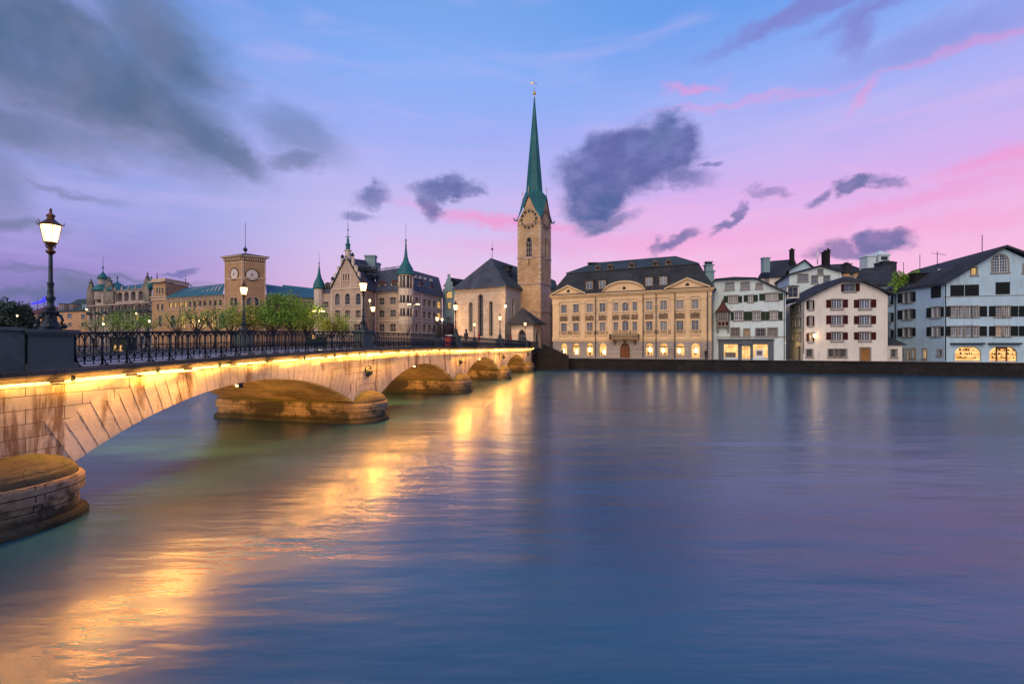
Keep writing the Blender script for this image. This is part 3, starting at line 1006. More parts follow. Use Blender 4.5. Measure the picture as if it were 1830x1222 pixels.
def railing(s0, s1, side, label):
    y = .0 if side > 0 else BW
    y = y + (.06 if side > 0 else -.06)
    base = lambda s: zc(s) + .30
    top = lambda s: zc(s) + 1.28
    rt = thing('railing', label, 'railing', bw(s0, 0, 0), BA, 'cast iron railings of the bridge')
    off = s0
    def sh(m__):
        m__.v = [(x_ - off, y_, z_) for x_, y_, z_ in m__.v]; return m__
    n_ = int(round((s1 - s0) / .232 / 3)) * 3; d = (s1 - s0) / n_
    m__ = MB(); ss = steps(s0, s1, 1.0)
    for a, c in zip(ss, ss[1:]):
        for (y0, y1, h0, h1) in ((y - .045, y + .045, .96, .99), (y - .03, y + .03, .93, .96)):
            m__.add([(a, y0, base(a) + h0), (c, y0, base(c) + h0), (c, y1, base(c) + h0), (a, y1, base(a) + h0), (a, y0, base(a) + h1), (c, y0, base(c) + h1), (c, y1, base(c) + h1), (a, y1, base(a) + h1)],
                    [[0, 3, 2, 1], [4, 5, 6, 7], [0, 1, 5, 4], [1, 2, 6, 5], [2, 3, 7, 6], [3, 0, 4, 7]])
    sh(m__).build('top_rail', IRON, rt)
    m__ = MB()
    for h in (.055, .34):
        m__.tube([(s, y, base(s) + h) for s in ss], .012, 4, smooth=False)
    sh(m__).build('bottom_rail', IRON, rt)
    m__ = MB()
    for i in range(n_):
        s = s0 + d * i
        bay(m__, s, y, d, base, top)
        if i % 3: m__.tube([(s, y, base(s) + .04), (s, y, base(s) + .72 * .98)], .024, 4, smooth=False)
    sh(m__).build('lattice', IRON, rt)
    pz = MB(); pz.tube([(0, 0, 0), (0, 0, .93)], .028, 6); pz.lathe([(.03, .66), (.035, .69), (.02, .72)], 6)
    pz.tube([(0, -.02, .30), (0, -.06 * side, .18), (0, -.13 * side, .06), (0, -.2 * side, .02)], .022, 5); pz.box((-.05, -.21 if side > 0 else -.05, 0), (.05, .05 if side > 0 else .21, .025))
    pzm = pz.mesh('post', IRON)
    for i in range(0, n_ + 1, 3):
        s = s0 + d * i
        put('post', pzm, rt, (s - off, y, base(s)))


spn = ['first to second pedestal', 'second to third pedestal', 'third to fourth pedestal', 'fourth to fifth pedestal']
for i in range(4):
    railing(PED[i] + .62, PED[i + 1] - .62, 1, 'black cast iron railing on the floodlit side of the bridge, ' + spn[i])
    railing(PED[i] + .62, PED[i + 1] - .62, -1, 'black cast iron railing on the far side of the bridge, ' + spn[i])
railing(PED[4] + .62, S1 - .1, 1, 'short last piece of black railing at the church end of the bridge')


# ------------------------------------------------------------------ bridge lamps
def bridge_lamp():
    rt = thing('street_lamp', '', 'street lamp')
    m_ = MB()
    m_.lathe([(.36, 0), (.36, .06), (.30, .09), (.28, .16), (.20, .24), (.19, .40), (.26, .46), (.27, .50), (.17, .53)], 8, smooth=False, a0=R(22.5))
    for a in range(4):
        c_, s_ = math.cos(R(45 + 90 * a)), math.sin(R(45 + 90 * a))
        m_.tube([(c_ * .18, s_ * .18, .42), (c_ * .28, s_ * .28, .38), (c_ * .34, s_ * .34, .27), (c_ * .30, s_ * .30, .18), (c_ * .38, s_ * .38, .10), (c_ * .42, s_ * .42, .16)], .045, 6)
        m_.lathe([(.01, 0), (.09, .03), (.1, .1), (.01, .15)], 8, (c_ * .38, s_ * .38, .02))
    m_.build('base', LAMPIRON, rt)
    m_ = MB()
    m_.lathe([(.15, .5), (.14, .58), (.17, .62), (.11, .66), (.10, .78), (.15, .84), (.14, .90), (.09, .93), (.105, 1.0), (.085, 1.12), (.10, 1.25), (.115, 1.28), (.07, 1.31), (.066, 1.7), (.06, 2.05)], 14)
    m_.build('pole', LAMPIRON, rt)
    m_ = MB()
    m_.lathe([(.06, 2.05), (.08, 2.07), (.15, 2.12), (.15, 2.16), (.07, 2.2), (.055, 2.24), (.10, 2.3), (.16, 2.36), (.165, 2.38)], 12)
    for a in range(6):
        c_, s_ = math.cos(R(60 * a)), math.sin(R(60 * a))
        m_.tube([(c_ * .07, s_ * .07, 2.22), (c_ * .14, s_ * .14, 2.27), (c_ * .17, s_ * .17, 2.37)], .014, 4)
        m_.tube([(c_ * .2, s_ * .2, 2.38), (c_ * .325, s_ * .325, 2.86)], .014, 4)
    m_.lathe([(.21, 2.375), (.21, 2.4)], 6, smooth=False)
    m_.build('lantern_frame', BRONZE, rt)
    m_ = MB(); m_.lathe([(.19, 2.402), (.31, 2.85)], 6, smooth=False); m_.build('lantern_glass', LAMPGLOW, rt)
    m_ = MB()
    m_.lathe([(.35, 2.852), (.36, 2.88), (.27, 2.93), (.19, 2.98), (.16, 3.0), (.12, 3.03), (.11, 3.09), (.15, 3.11), (.13, 3.15), (.06, 3.18), (.035, 3.22), (.05, 3.25), (.045, 3.29), (.01, 3.34)], 6, smooth=False)
    for a in range(6):
        c_, s_ = math.cos(R(60 * a)), math.sin(R(60 * a))
        m_.tube([(c_ * .34, s_ * .34, 2.86), (c_ * .40, s_ * .40, 2.885), (c_ * .42, s_ * .42, 2.96)], .022, 5, r2=.008)
    m_.build('lantern_roof', BRONZE, rt)
    return rt


ordn = ['first', 'second', 'third', 'fourth', 'fifth']
L0 = bridge_lamp()
where = ['tall ornate lamp on the nearest granite pedestal, big against the sky at far left',
         'ornate lit lamp on the second granite pedestal of the floodlit side of the bridge',
         'ornate lit lamp on the pedestal beside the red box on the bridge',
         'ornate lit lamp on the fourth pedestal, in front of the church choir',
         'ornate lit lamp on the last pedestal, in front of the church porch']
where2 = ['', 'lit lamp on the far side of the bridge in front of the brick clock tower', 'lit lamp across the bridge, just right of the second pedestal lamp',
          'lit lamp across the bridge, at the right end of the gabled hall', 'small lit lamp at the far end of the far side of the bridge']
first = True
for i, s_ in enumerate(PED):
    for sd in (0, 1):
        if sd and i == 0: continue
        o_ = L0 if first else copy_tree(L0)
        first = False
        o_.location = bw(s_ + (.17 if i == 0 else 0), -.26 if sd == 0 else -BW + .26, zc(s_) + .302 + 1.06)
        o_.rotation_euler = (0, 0, BA + R(8)); o_.scale = (.7, .7, 1.0)
        tag(o_, (where2 if sd else where)[i], 'street lamp', 'ornate lamps on the bridge')
        lamp('lamp_light', 'POINT', (.5, .3, 2.6), 70 if i == 0 else 220, (1, .58, .24), o_, .15)

# red box by the third pedestal
rt = thing('litter_bin', 'red box with a white top against the third lamp pedestal of the bridge', 'bin', bw(39.5, -.5, zc(39.5) + .302), BA)
m_ = MB(); m_.prism([(-.26, -.25), (.26, -.25), (.26, .25), (-.26, .25)], .06, .98, 0, [(-.29, -.28), (.29, -.28), (.29, .28), (-.29, .28)]); m_.box((-.2, -.2, 0), (.2, .2, .06)); m_.build('body', RED, rt)
m_ = MB(); m_.prism([(-.31, -.3), (.31, -.3), (.31, .3), (-.31, .3)], .981, 1.07, 0, [(-.22, -.2), (.22, -.2), (.22, .2), (-.22, .2)]); m_.build('lid', WHITE, rt)

# abutment, side arch and stairs at the church end
ab = thing('bridge_abutment', 'dark stone abutment with a small arched opening at the bridge end', 'wall', (0, 0, 0))
fa = Fac(949.5, 78.2, 962, 80.5)
sd = Side(ab, fa, -1, 3.75, QUAY, depth=1.6)
sd.holes.append(arch_poly(fa.L * .30, fa.L * .92, .1, 2.7, 'round'))
sd.build()
m_ = MB(); e = fa.pt(0, 0, 0); e2 = fa.pt(fa.L, 0, 0)
bk = Vector((-9.5, 90, 0))
m_.prism([(e.x, e.y), (e2.x, e2.y), (e2.x + .8, 90), (bk.x, bk.y)], 3.752, 4.05)
m_.build('coping', DARKST, ab)
m_ = MB(); m_.face([(e.x, e.y + .6, -1), (e2.x, e2.y + .9, -1), (e2.x, e2.y + .9, 3.7), (e.x, e.y + .6, 3.7)]); m_.box((e2.x + .01, e2.y, -1), (e2.x + .8, 90, 3.74))
m_.build('wall', QUAY, ab)
m_ = MB()
m_.prism([(e.x - .1, e.y - .12), (e2.x + .05, e2.y - .1), (e2.x + .05, e2.y + .2), (e.x - .1, e.y + .18)], 4.052, 4.95); m_.build('parapet', DARKST, ab)
stt = thing('stone_stairs', 'dark stone stairs going down from the bridge end to the quay beside the guild house', 'stairs', (e2.x + .8, e2.y + .4, 0))
m_ = MB()
for i in range(14):
    m_.box((i * .32, 0, -1), (i * .32 + .319, 3.4, 3.72 - i * .135))
m_.build('steps', DARKST, stt)
m_ = MB(); m_.add([(0, -.3, 4.5), (4.6, -.3, 2.5), (4.6, .0, 2.5), (0, 0, 4.5), (0, -.3, -1), (4.6, -.3, -1), (4.6, -.01, -1), (0, -.01, -1)], [[0, 1, 2, 3], [4, 5, 1, 0], [5, 6, 2, 1], [6, 7, 3, 2], [7, 4, 0, 3]])
m_.build('side_wall', QUAY, stt)
m_ = MB()
m_.tube([(0, 3.2, 4.6), (4.6, 3.2, 2.7)], .03)
for i in range(8): m_.tube([(i * .6 + .1, 3.2, 3.6 - i * .25), (i * .6 + .1, 3.2, 4.56 - i * .248)], .02, 4)
m_.build('handrail', IRON, stt)

# ================================================================== buildings
GZ = 1.92     # quay level
SQ = 3.3      # square level

# ---------------------------------------------------------------- guild house
f = Fac(988, 89.0, 1271, 76.0)
gh = thing('guild_house', 'wide ochre baroque guild house with dark mansard roof and lit arched shop windows', 'building', f.pt(0, GZ, 0))
EZ = 13.9
sd = Side(gh, f, 7.0, EZ, GUILD)
C_ = [(165, 217), (275, 327), (398, 455), (517, 570), (643, 686), (722, 780), (815, 858), (938, 998), (1067, 1130), (1213, 1280), (1352, 1418)]
r3 = (f.z_(*ZG(1385, 570)), f.z_(*ZG(1385, 484))); r2 = (f.z_(*ZG(1385, 797)), f.z_(*ZG(1385, 675)))
for i, (x0, x1) in enumerate(C_):
    ar = 'seg' if i == 5 else 'rect'
    a0, a1 = sd.a(ZG, x0), sd.a(ZG, x1)
    sd.win(a0, a1, r3[0], r3[1], 4, 5, ar, None, .045, WHITE, GUILDTRIM)
    sd.win(a0, a1, r2[0], r2[1] + (.25 if i == 5 else 0), 4, 6, ar, None, .045, WHITE, GUILDTRIM)
sd.build()
zs = f.z_(*ZG(1385, 850))
lo = Side(gh, f, GZ, zs, GUILDLOW, depth=.35)
sd.outline = None
for x0, x1 in ((165, 220), (272, 332), (398, 458), (514, 578), (935, 1005), (1065, 1135), (1213, 1288), (1350, 1427)):
    a0, a1 = lo.a(ZG, x0), lo.a(ZG, x1)
    tall = x0 in (165, 1350)
    lo.win(a0, a1, GZ + .25 if tall else f.z_(*ZG(x0, 992)), f.z_(*ZG(1385, 880)), 1, 1, 'round', 'shop', .05, GOLD, None, 'shop_window')
a0, a1 = lo.a(ZG, 705), lo.a(ZG, 793)
lo.win(a0, a1, GZ + .1, f.z_(*ZG(750, 880)), 2, 1, 'round', None, .08, WOOD, GUILDLOW, 'door_glass')
lo.build()
# middle wall zone between string course and lower windows
m_ = MB(); m_.panel([(0, zs + .25), (f.L, zs + .25), (f.L, 7.0), (0, 7.0)]) if zs + .25 < 7.0 else None
m_.box((-.1, -.18, zs), (f.L + .1, .05, zs + .25)); m_.box((-.1, -.06, zs - .25), (f.L + .1, .03, zs - .002)); part(gh, f, 'string_course', m_, GUILDTRIM)
m_ = MB()
m_.box((a0 + .06, .02, GZ + .12), (a1 - .06, .3, f.z_(*ZG(750, 905)))); part(gh, f, 'door', m_, WOOD)
# pilasters
m_ = MB()
for x0, x1 in ((92, 150), (232, 262), (345, 385), (592, 632), (700, 712), (790, 806), (868, 912), (1166, 1205), (1298, 1338), (1440, 1488)):
    a, c = f.s_(ZG(x0)[0]), f.s_(ZG(x1)[0])
    big = x1 - x0 > 35
    if x1 - x0 < 35: c = a + .5
    zb = zs + .26; zt = 12.55
    if not big: continue
    m_ = MB()
    m_.box((a, -.14, zb), (c, .01, zt)); m_.box((a - .1, -.24, zt - .35), (c + .1, .005, zt + .06)); m_.box((a - .07, -.2, zb), (c + .07, .004, zb + .35))
    part(gh, f, 'pilaster', m_, GUILDTRIM)
m_ = MB()
for y0, z0, z1 in ((-.12, 12.62, 12.85), (-.08, 12.86, 13.35), (-.28, 13.36, 13.55), (-.48, 13.56, 13.75), (-.62, 13.76, EZ + .02)):
    m_.box((y0 * .9, y0, z0), (f.L - y0 * .9, .02, z1))
part(gh, f, 'cornice', m_, GUILDTRIM)
m_ = MB()
for i, (x0, x1) in enumerate(C_):   # carved panels between the two rows
    a, c = sd.a(ZG, x0), sd.a(ZG, x1)
    zt = r3[0] - .55; zb = r2[1] + .42
    m_ = MB()
    n_ = 5
    for j in range(n_):
        t0, t1 = a - .15 + (c - a + .3) * j / n_, a - .15 + (c - a + .3) * (j + 1) / n_
        q = .08 * math.sin(j * 2.1 + i)
        m_.box((t0, -.10 - abs(q), zb + abs(q)), (t1, .01, zt + q - .1))
    part(gh, f, 'relief_panel', m_, RELIEF)
# pediments
def pediment(x0, x1, xa, kind, hgt=1.62):
    a, c, p_ = f.s_(ZG(x0)[0]), f.s_(ZG(x1)[0]), f.s_(ZG(xa)[0])
    z0 = EZ + .02
    if kind == 'tri': out = [(a, z0), (c, z0), (p_, z0 + hgt)]
    else:
        out = [(a, z0), (c, z0)]
        for i in range(1, 16):
            t = 1 - 2 * i / 16
            out.append(((a + c) / 2 + t * (c - a) / 2, z0 + hgt * math.sqrt(max(0, 1 - t * t)) ** 1.2))
    m_ = MB()
    hl = arch_poly(p_ - .3, p_ + .3, z0 + .45, z0 + 1.0, 'round')
    m_.M = Matrix.Translation((0, -.5, 0)); m_.panel(out, [hl], 0, .3); m_.add([(p_ - .3, .3, z0 + .4), (p_ + .3, .3, z0 + .4), (p_ + .3, .3, z0 + 1.05), (p_ - .3, .3, z0 + 1.05)], [[0, 1, 2, 3]], 1); m_.M = Matrix.Translation((0, -.25, 0))
    top = out[1:] + [out[0]] if kind != 'tri' else [out[1], out[2], out[0]]
    for i in range(len(top) - 1):
        (x_, z_), (u_, v_) = top[i], top[i + 1]
        m_.add([(x_, -.62, z_ + .0), (u_, -.62, v_ + .0), (u_, -.62, v_ + .26), (x_, -.62, z_ + .26), (x_, 1.6, z_), (u_, 1.6, v_), (u_, 1.6, v_ + .26), (x_, 1.6, z_ + .26)],
               [[1, 0, 3, 2], [0, 1, 5, 4], [2, 3, 7, 6]], 2)
        m_.add([(x_, -.66, z_ + .262), (u_, -.66, v_ + .262), (u_, -.66, v_ + .33), (x_, -.66, z_ + .33), (x_, 4.5, z_ + .262), (u_, 4.5, v_ + .262), (u_, 4.5, v_ + .33), (x_, 4.5, z_ + .33)],
               [[1, 0, 3, 2], [2, 3, 7, 6]], 3)
    part(gh, f, 'pediment', m_, [GUILDTRIM, LAMPIRON, GUILDTRIM, COPPER])


pediment(82, 398, 240, 'tri'); pediment(552, 940, 745, 'seg', 1.75); pediment(1110, 1528, 1318, 'tri')
# mansard
L = f.L
def q(a, y, z): return tuple(f.pt(a, z, -y))
E0, E1 = [q(-.6, -.6, EZ + .05), q(L + .6, -.6, EZ + .05), q(L + .6, 14.6, EZ + .05), q(-.6, 14.6, EZ + .05)], [q(2.3, 1.9, 18.4), q(L - 2.3, 1.9, 18.4), q(L - 2.3, 12.1, 18.4), q(2.3, 12.1, 18.4)]
T0, T1 = q(6.4, 7, 21.0), q(L - 6.6, 7, 21.0)
roof(gh, [[E0[i], E0[(i + 1) % 4], E1[(i + 1) % 4], E1[i]] for i in range(4)], TILE, .2)
lift = lambda p: (p[0], p[1], p[2] + .12)
E1l = [lift(q(2.1, 1.7, 18.4)), lift(q(L - 2.1, 1.7, 18.4)), lift(q(L - 2.1, 12.3, 18.4)), lift(q(2.1, 12.3, 18.4))]
roof(gh, [[E1l[0], E1l[1], T1, T0], [E1l[1], E1l[2], T1], [E1l[2], E1l[3], T0, T1], [E1l[3], E1l[0], T0]], SLATEG, .2, 'upper_roof')
shell(gh, [q(0, 0, 0), q(L, 0, 0), q(L, 14, 0), q(0, 14, 0)], GZ, EZ, GUILD, skip=(0,))
def dormer(root, fac, a, y, z, w_, h, dep, mw, mr, lit=None, arch='seg', nx=2, ny=3, rf=.22, frm=None, glassy=True):
    m_ = MB()
    m_.panel([(-w_ / 2 - .12, -.1), (w_ / 2 + .12, -.1), (w_ / 2 + .12, h + .1), (-w_ / 2 - .12, h + .1)], [arch_poly(-w_ / 2 + .06, w_ / 2 - .06, .06, h - .02, arch)], 0, .12)
    m_.box((-w_ / 2 - .12, .001, -.1), (-w_ / 2 - .02, dep, h + .1)); m_.box((w_ / 2 + .02, .001, -.1), (w_ / 2 + .12, dep, h + .1))
    n_ = 6; pr = None
    for i in range(n_ + 1):
        t = -1 + 2 * i / n_; p_ = (t * (w_ / 2 + .2), h + .1 + rf * (1 - t * t) * 1.6)
        if pr: m_.add([(pr[0], -.12, pr[1]), (p_[0], -.12, p_[1]), (p_[0], dep + .4, p_[1]), (pr[0], dep + .4, pr[1]), (pr[0], -.12, h + .05), (p_[0], -.12, h + .05)], [[0, 1, 2, 3], [4, 5, 1, 0]], 1)
        pr = p_
    l = fac.pt(a, z, -y) - root.location
    o_ = m_.build('dormer', [mw, mr], root, l, fac.ang)
    me, fm, _ = window_meshes(w_ - .12, h - .08, nx, ny, arch, lit, .05, frm or WHITE, None)
    k = put('window', me, o_, (0, .11, .06)); put('frame', fm, k)


for xm, yt in ((425, 330), (543, 330), (968, 290), (1097, 280)):
    dormer(gh, f, f.s_(ZG(xm)[0]), -.15, EZ + .95, 1.2, 1.5, 2.2, RELIEF, TILE, 'blue')
for xm in (455, 568, 768, 985, 1108):
    a = f.s_(ZG(xm)[0]); a = a + (6 if False else 0)
    m_ = MB()
    m_.lathe([(.34, 0), (.34, 1.4)], 10); m_.lathe([(.52, .02), (.52, 1.3)], 10)
    # lies along y: ring of stone round a dark opening
    mm = MB(Matrix.Rotation(R(-90), 4, 'X'))
    mm.lathe([(.5, 0), (.5, 1.8)], 12, mi=0); mm.lathe([(.3, -.04), (.3, -.005)], 12, mi=1); mm.box((-.5, 0.0, 0), (.5, .6, 1.8), 0)
    aa = a + .35
    l = f.pt(aa, 19.12, -1.9) - gh.location
    mm.build('dormer', [RELIEF, LAMPIRON], gh, l, f.ang)
# balcony
a0, a1 = f.s_(ZG(618)[0]), f.s_(ZG(880)[0])
zb = f.z_(*ZG(750, 850))
m_ = MB(); m_.box((a0, -1.1, zb - .02), (a1, -.185, zb + .14), 0)
for i in range(int((a1 - a0) / .14) + 1):
    x_ = a0 + .04 + i * .14
    m_.box((x_ - .02, -1.08, zb + .141), (x_ + .02, -1.04, zb + .95), 1)
    if i % 2: m_.tube([(x_ - .1, -1.06, zb + .3), (x_, -1.09, zb + .55), (x_ + .1, -1.06, zb + .8)], .025, 4, 1)
m_.box((a0, -1.1, zb + .951), (a1, -1.0, zb + 1.02), 1); m_.box((a0, -1.1, zb + .141), (a0 + .05, -.19, zb + 1.0), 1); m_.box((a1 - .05, -1.1, zb + .141), (a1, -.19, zb + 1.0), 1)
for x_ in (a0 + .8, (a0 + a1) / 2, a1 - .8):
    m_.add([(x_ - .15, -.95, zb - .03), (x_ + .15, -.95, zb - .03), (x_ + .15, -.19, zb - .03), (x_ - .15, -.19, zb - .03), (x_ - .12, -.19, zb - .9), (x_ + .12, -.19, zb - .9)], [[0, 1, 2, 3], [0, 4, 5, 1], [1, 5, 2], [0, 3, 4]], 0)
part(gh, f, 'balcony', m_, [RELIEF, IRON])
m_ = MB()
for x_ in (483, 915, 1033, 1203, 1500):
    m_ = MB(); a = f.s_(ZG(x_)[0]); m_.tube([(a, -.32, GZ + .2), (a, -.32, 13.3)], .07, 6)
    part(gh, f, 'downpipe', m_, LAMPIRON)
# shop fittings: things standing in the lit windows
m_ = MB(); rng = random.Random(9)
for x0, x1 in ((165, 220), (272, 332), (398, 458), (514, 578), (935, 1005), (1065, 1135), (1213, 1288), (1350, 1427)):
    a0, a1 = f.s_(ZG(x0)[0]) + .15, f.s_(ZG(x1)[0]) - .15
    zb = f.z_(*ZG(x0, 990)) + .05
    for k in range(4):
        a = rng.uniform(a0, a1 - .2); h = rng.uniform(.25, .95)
        m_.lathe([(.10, 0), (.13, h * .5), (.07, h * .8), (.09, h)], 7, (a + .08, .24, zb))
part(gh, f, 'shop_display', m_, stone('shop_goods', (.35, .22, .1), 9, 9, 0))
for x0, x1 in ((165, 220), (272, 332), (398, 458), (514, 578), (935, 1005), (1065, 1135), (1213, 1288), (1350, 1427)):
    a0, a1 = f.s_(ZG(x0)[0]), f.s_(ZG(x1)[0]); m_ = MB(); a = a0 + (a1 - a0) * rng.uniform(.35, .65); zb = f.z_(*ZG(x0, 985))
    m_.lathe([(.05, 0), (.26, .15), (.2, .6), (.05, .9)], 8, (a, .2, zb + rng.uniform(.0, .5)))
    part(gh, f, 'shop_lamp', m_, SHOPHOT)
for x0, x1 in ((272, 332), (398, 458), (935, 1005), (1065, 1135), (1213, 1288)):
    a0, a1 = f.s_(ZG(x0)[0]) + .06, f.s_(ZG(x1)[0]) - .06; zt_ = f.z_(*ZG(1385, 908)); m_ = MB()
    m_.box((a0, .22, zt_ - .25), (a1, .26, zt_ - .02)); part(gh, f, 'shop_blind', m_, LWOOD)
m_ = MB(Matrix.Translation(-gh.location))
p_ = f.pt(6.1, 19.3, -6.5); m_.box((p_.x - .9, p_.y - .6, 18.6), (p_.x + .9, p_.y + .6, 20.7)); m_.box((p_.x - 1.05, p_.y - .7, 20.71), (p_.x + 1.05, p_.y + .7, 20.9))
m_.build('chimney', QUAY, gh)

# chimney stack between guild house and gabled house
p_ = P(1266, 500, 79.0)
cs = MB(Matrix.Translation((p_.x - gh.location.x, p_.y - gh.location.y, -gh.location.z)))
cs.box((-.75, -.6, 12), (.75, .6, 17.0), 0); cs.box((-.9, -.75, 17.001), (.9, .75, 17.2), 0); cs.box((-.6, -.5, 17.201), (.6, .5, 18.1), 0); cs.box((-.8, -.65, 18.101), (.8, .65, 18.25), 0)
cs.box((-.5, -.4, 18.251), (.5, .4, 18.7), 1); cs.box((-.65, -.5, 18.701), (.65, .5, 18.8), 0)
cs.build('chimney', [TEALP, LAMPIRON], gh)


def gable_roof(root, fac, la, ra, ap_l, ap_r, y0, y1, mat, th=.22, over=.5):
    pass


# ---------------------------------------------------------------- house with the oriel and green shutters
f = Fac(1271.5, 78.8, 1404, 73.6)
h2 = thing('town_house', 'white house with green shutters, small red-roofed oriel and a dark glass shopfront', 'building', f.pt(0, GZ, 0))
zt = lambda x, y: f.z_(*ZB(x, y))
sx = lambda x: f.s_(ZB(x)[0])
z_el, z_er, z_top = zt(190, 372), zt(768, 478), zt(520, 366)
out = [(0, GZ), (f.L, GZ), (f.L, z_er), (sx(640), zt(640, 418)), (sx(525), z_top), (sx(185), z_el), (0, z_el - .9)]
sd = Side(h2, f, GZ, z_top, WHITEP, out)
for x0, x1, y0, y1 in ((268, 332, 405, 458), (398, 462, 402, 455), (525, 567, 410, 448)):
    sd.win(sx(x0), sx(x1), zt(x0, y1), zt(x0, y0), 3 if x1 < 500 else 2, 1, 'rect', 'blue', .06, GREYF, STONETRIM)
for x0, x1, y0, y1, nx in ((290, 368, 512, 566, 4), (458, 493, 508, 560, 2), (604, 706, 492, 548, 6)):
    sd.win(sx(x0), sx(x1), zt(x0, y1), zt(x0, y0), nx, 3, 'rect', None, .06, WHITE, STONETRIM)
for x0, x1, y0, y1 in ((250, 286, 512, 568), (371, 405, 512, 568), (418, 453, 506, 562), (499, 537, 504, 560), (548, 598, 494, 552), (712, 745, 490, 548)):
    sd.shutter(sx(x0), sx(x1), zt(x0, y1), zt(x0, y0), SHGREEN)
for x0, x1, y0, y1, nx in ((340, 410, 642, 714, 4), (495, 557, 642, 712, 4), (640, 703, 640, 706, 4)):
    sd.win(sx(x0), sx(x1), zt(x0, y1), zt(x0, y0), nx, 2, 'rect', None, .06, WHITE, STONETRIM)
for x0, x1 in ((310, 334), (418, 454), (456, 490), (563, 598), (600, 635), (709, 742)):
    sd.shutter(sx(x0), sx(x1), zt(x0, 716), zt(x0, 643), SHGREEN)
for x0, x1, y0, y1, nx, lit in ((312, 380, 782, 850, 4, None), (422, 464, 790, 850, 2, 'dim'), (522, 597, 787, 850, 4, None), (622, 697, 783, 850, 4, None)):
    sd.win(sx(x0), sx(x1), zt(x0, y1), zt(x0, y0), nx, 2, 'rect', lit, .06, STONETRIM, STONETRIM)
sd.win(sx(250), sx(370), GZ + .35, zt(300, 915), 1, 1, 'rect', 'shop', .05, TEALSHOP, None, 'shop_window')
sd.win(sx(495), sx(622), GZ + .35, zt(560, 912), 1, 1, 'rect', 'shop', .05, TEALSHOP, None, 'shop_window')
sd.win(sx(400), sx(475), GZ + .1, zt(440, 930), 3, 1, 'rect', 'shop', .07, TEALSHOP, None, 'glass_door')
sd.build()
m_ = MB()
zh = zt(440, 880); zl = zt(440, 912)
for x0, x1 in ((206, 248), (372, 398), (477, 493), (624, 670)):
    m_.box((sx(x0), -.12, GZ), (sx(x1), .05, zl))
m_.box((sx(206), -.16, zl + .002), (sx(670), .05, zh)); m_.box((sx(198), -.5, zh + .002), (sx(676), .02, zh + .16))
m_.box((sx(385), -.7, zl - .1), (sx(490), -.165, zl + .45))
part(h2, f, 'shopfront', m_, TEALSHOP)
m_ = MB()   # framed pictures in the shop windows
for x0, x1, y0, y1, k in ((262, 350, 985, 1035, 0), (515, 585, 960, 1035, 0), (528, 572, 972, 1010, 1)):
    m_.box((sx(x0), .13 - k * .02, zt(x0, y1)), (sx(x1), .16 - k * .02, zt(x0, y0)), k if x0 > 400 else 1)
part(h2, f, 'pictures', m_, [WHITE, stone('picture_print', (.25, .22, .2), .5, .2, .03)])
m_ = MB(); m_.box((sx(190), -.06, zt(200, 862)), (f.L, .01, zt(200, 855))); m_.box((sx(330), -.07, zt(500, 722)), (f.L, .01, zt(500, 716))); part(h2, f, 'string_course', m_, STONETRIM)
for x_ in (.25, f.L - .2):
    m_ = MB(); m_.tube([(x_, -.1, GZ + .1), (x_, -.1, z_er - .3)], .055, 6); part(h2, f, 'downpipe', m_, LAMPIRON)
m_ = MB(); m_.tube([(sx(185), -.68, z_el - .1), (sx(522), -.68, z_top)], .08, 6); part(h2, f, 'gutter', m_, LAMPIRON)
# oriel
m_ = MB(); a, c = sx(190), sx(300); am = (a + c) / 2
ow = [(a, 0), (a + .25, -.9), (c - .25, -.9), (c, 0)]
zo0, zo1, zo2 = zt(245, 772), zt(245, 722), zt(245, 655)
m_.prism([(x_, y) for x_, y in ow], zo0, zo1); m_.prism([(a + .06, 0), (a + .3, -.84), (c - .3, -.84), (c - .06, 0)], zo1, zo2, 1)
for x_, y in ow: m_.box((x_ - .08, y - .06 if y else y - .08, zo1), (x_ + .08, y + .1 if y else y, zo2))
for i in range(1, 4):
    x_ = a + .25 + (c - a - .5) * i / 4; m_.box((x_ - .035, -.93, zo1), (x_ + .035, -.841, zo2))
m_.box((a + .25, -.93, zo2 - .35), (c - .25, -.842, zo2 - .28))
m_.prism([(x_, y) for x_, y in ow], zo2 + .001, zo2 + .2)
for x_ in (a + .2, c - .2):
    m_.add([(x_ - .14, -.75, zo0), (x_ + .14, -.75, zo0), (x_ + .14, 0, zo0), (x_ - .14, 0, zo0), (x_ - .1, -.02, zo0 - 1.1), (x_ + .1, -.02, zo0 - 1.1)], [[0, 1, 2, 3], [0, 4, 5, 1], [1, 5, 2], [0, 3, 4]])
for i in range(3):
    m_.box((a + .35 + i * .55, -.925, zo0 + .2), (a + .75 + i * .55, -.895, zo1 - .15), 2)
part(h2, f, 'oriel', m_, [STONETRIM, GDARK, SHRED])
m_ = MB(); prof = [(1.32, 0), (1.0, .25), (.65, .75), (.38, 1.25), (.18, 1.75), (.03, 2.2)]
z_ = zo2 + .2
n_ = 12; v = []; fs = []
for r_, dz in prof:
    for i in range(n_): v.append((am + r_ * math.cos(2 * math.pi * i / n_) * 1.0, -.45 + r_ * .8 * math.sin(2 * math.pi * i / n_), z_ + dz))
for j in range(len(prof) - 1):
    for i in range(n_): fs.append([j * n_ + i, j * n_ + (i + 1) % n_, (j + 1) * n_ + (i + 1) % n_, (j + 1) * n_ + i])
fs.append(list(range(n_))[::-1]); m_.add(v, fs); part(h2, f, 'oriel_roof', m_, TILERED)
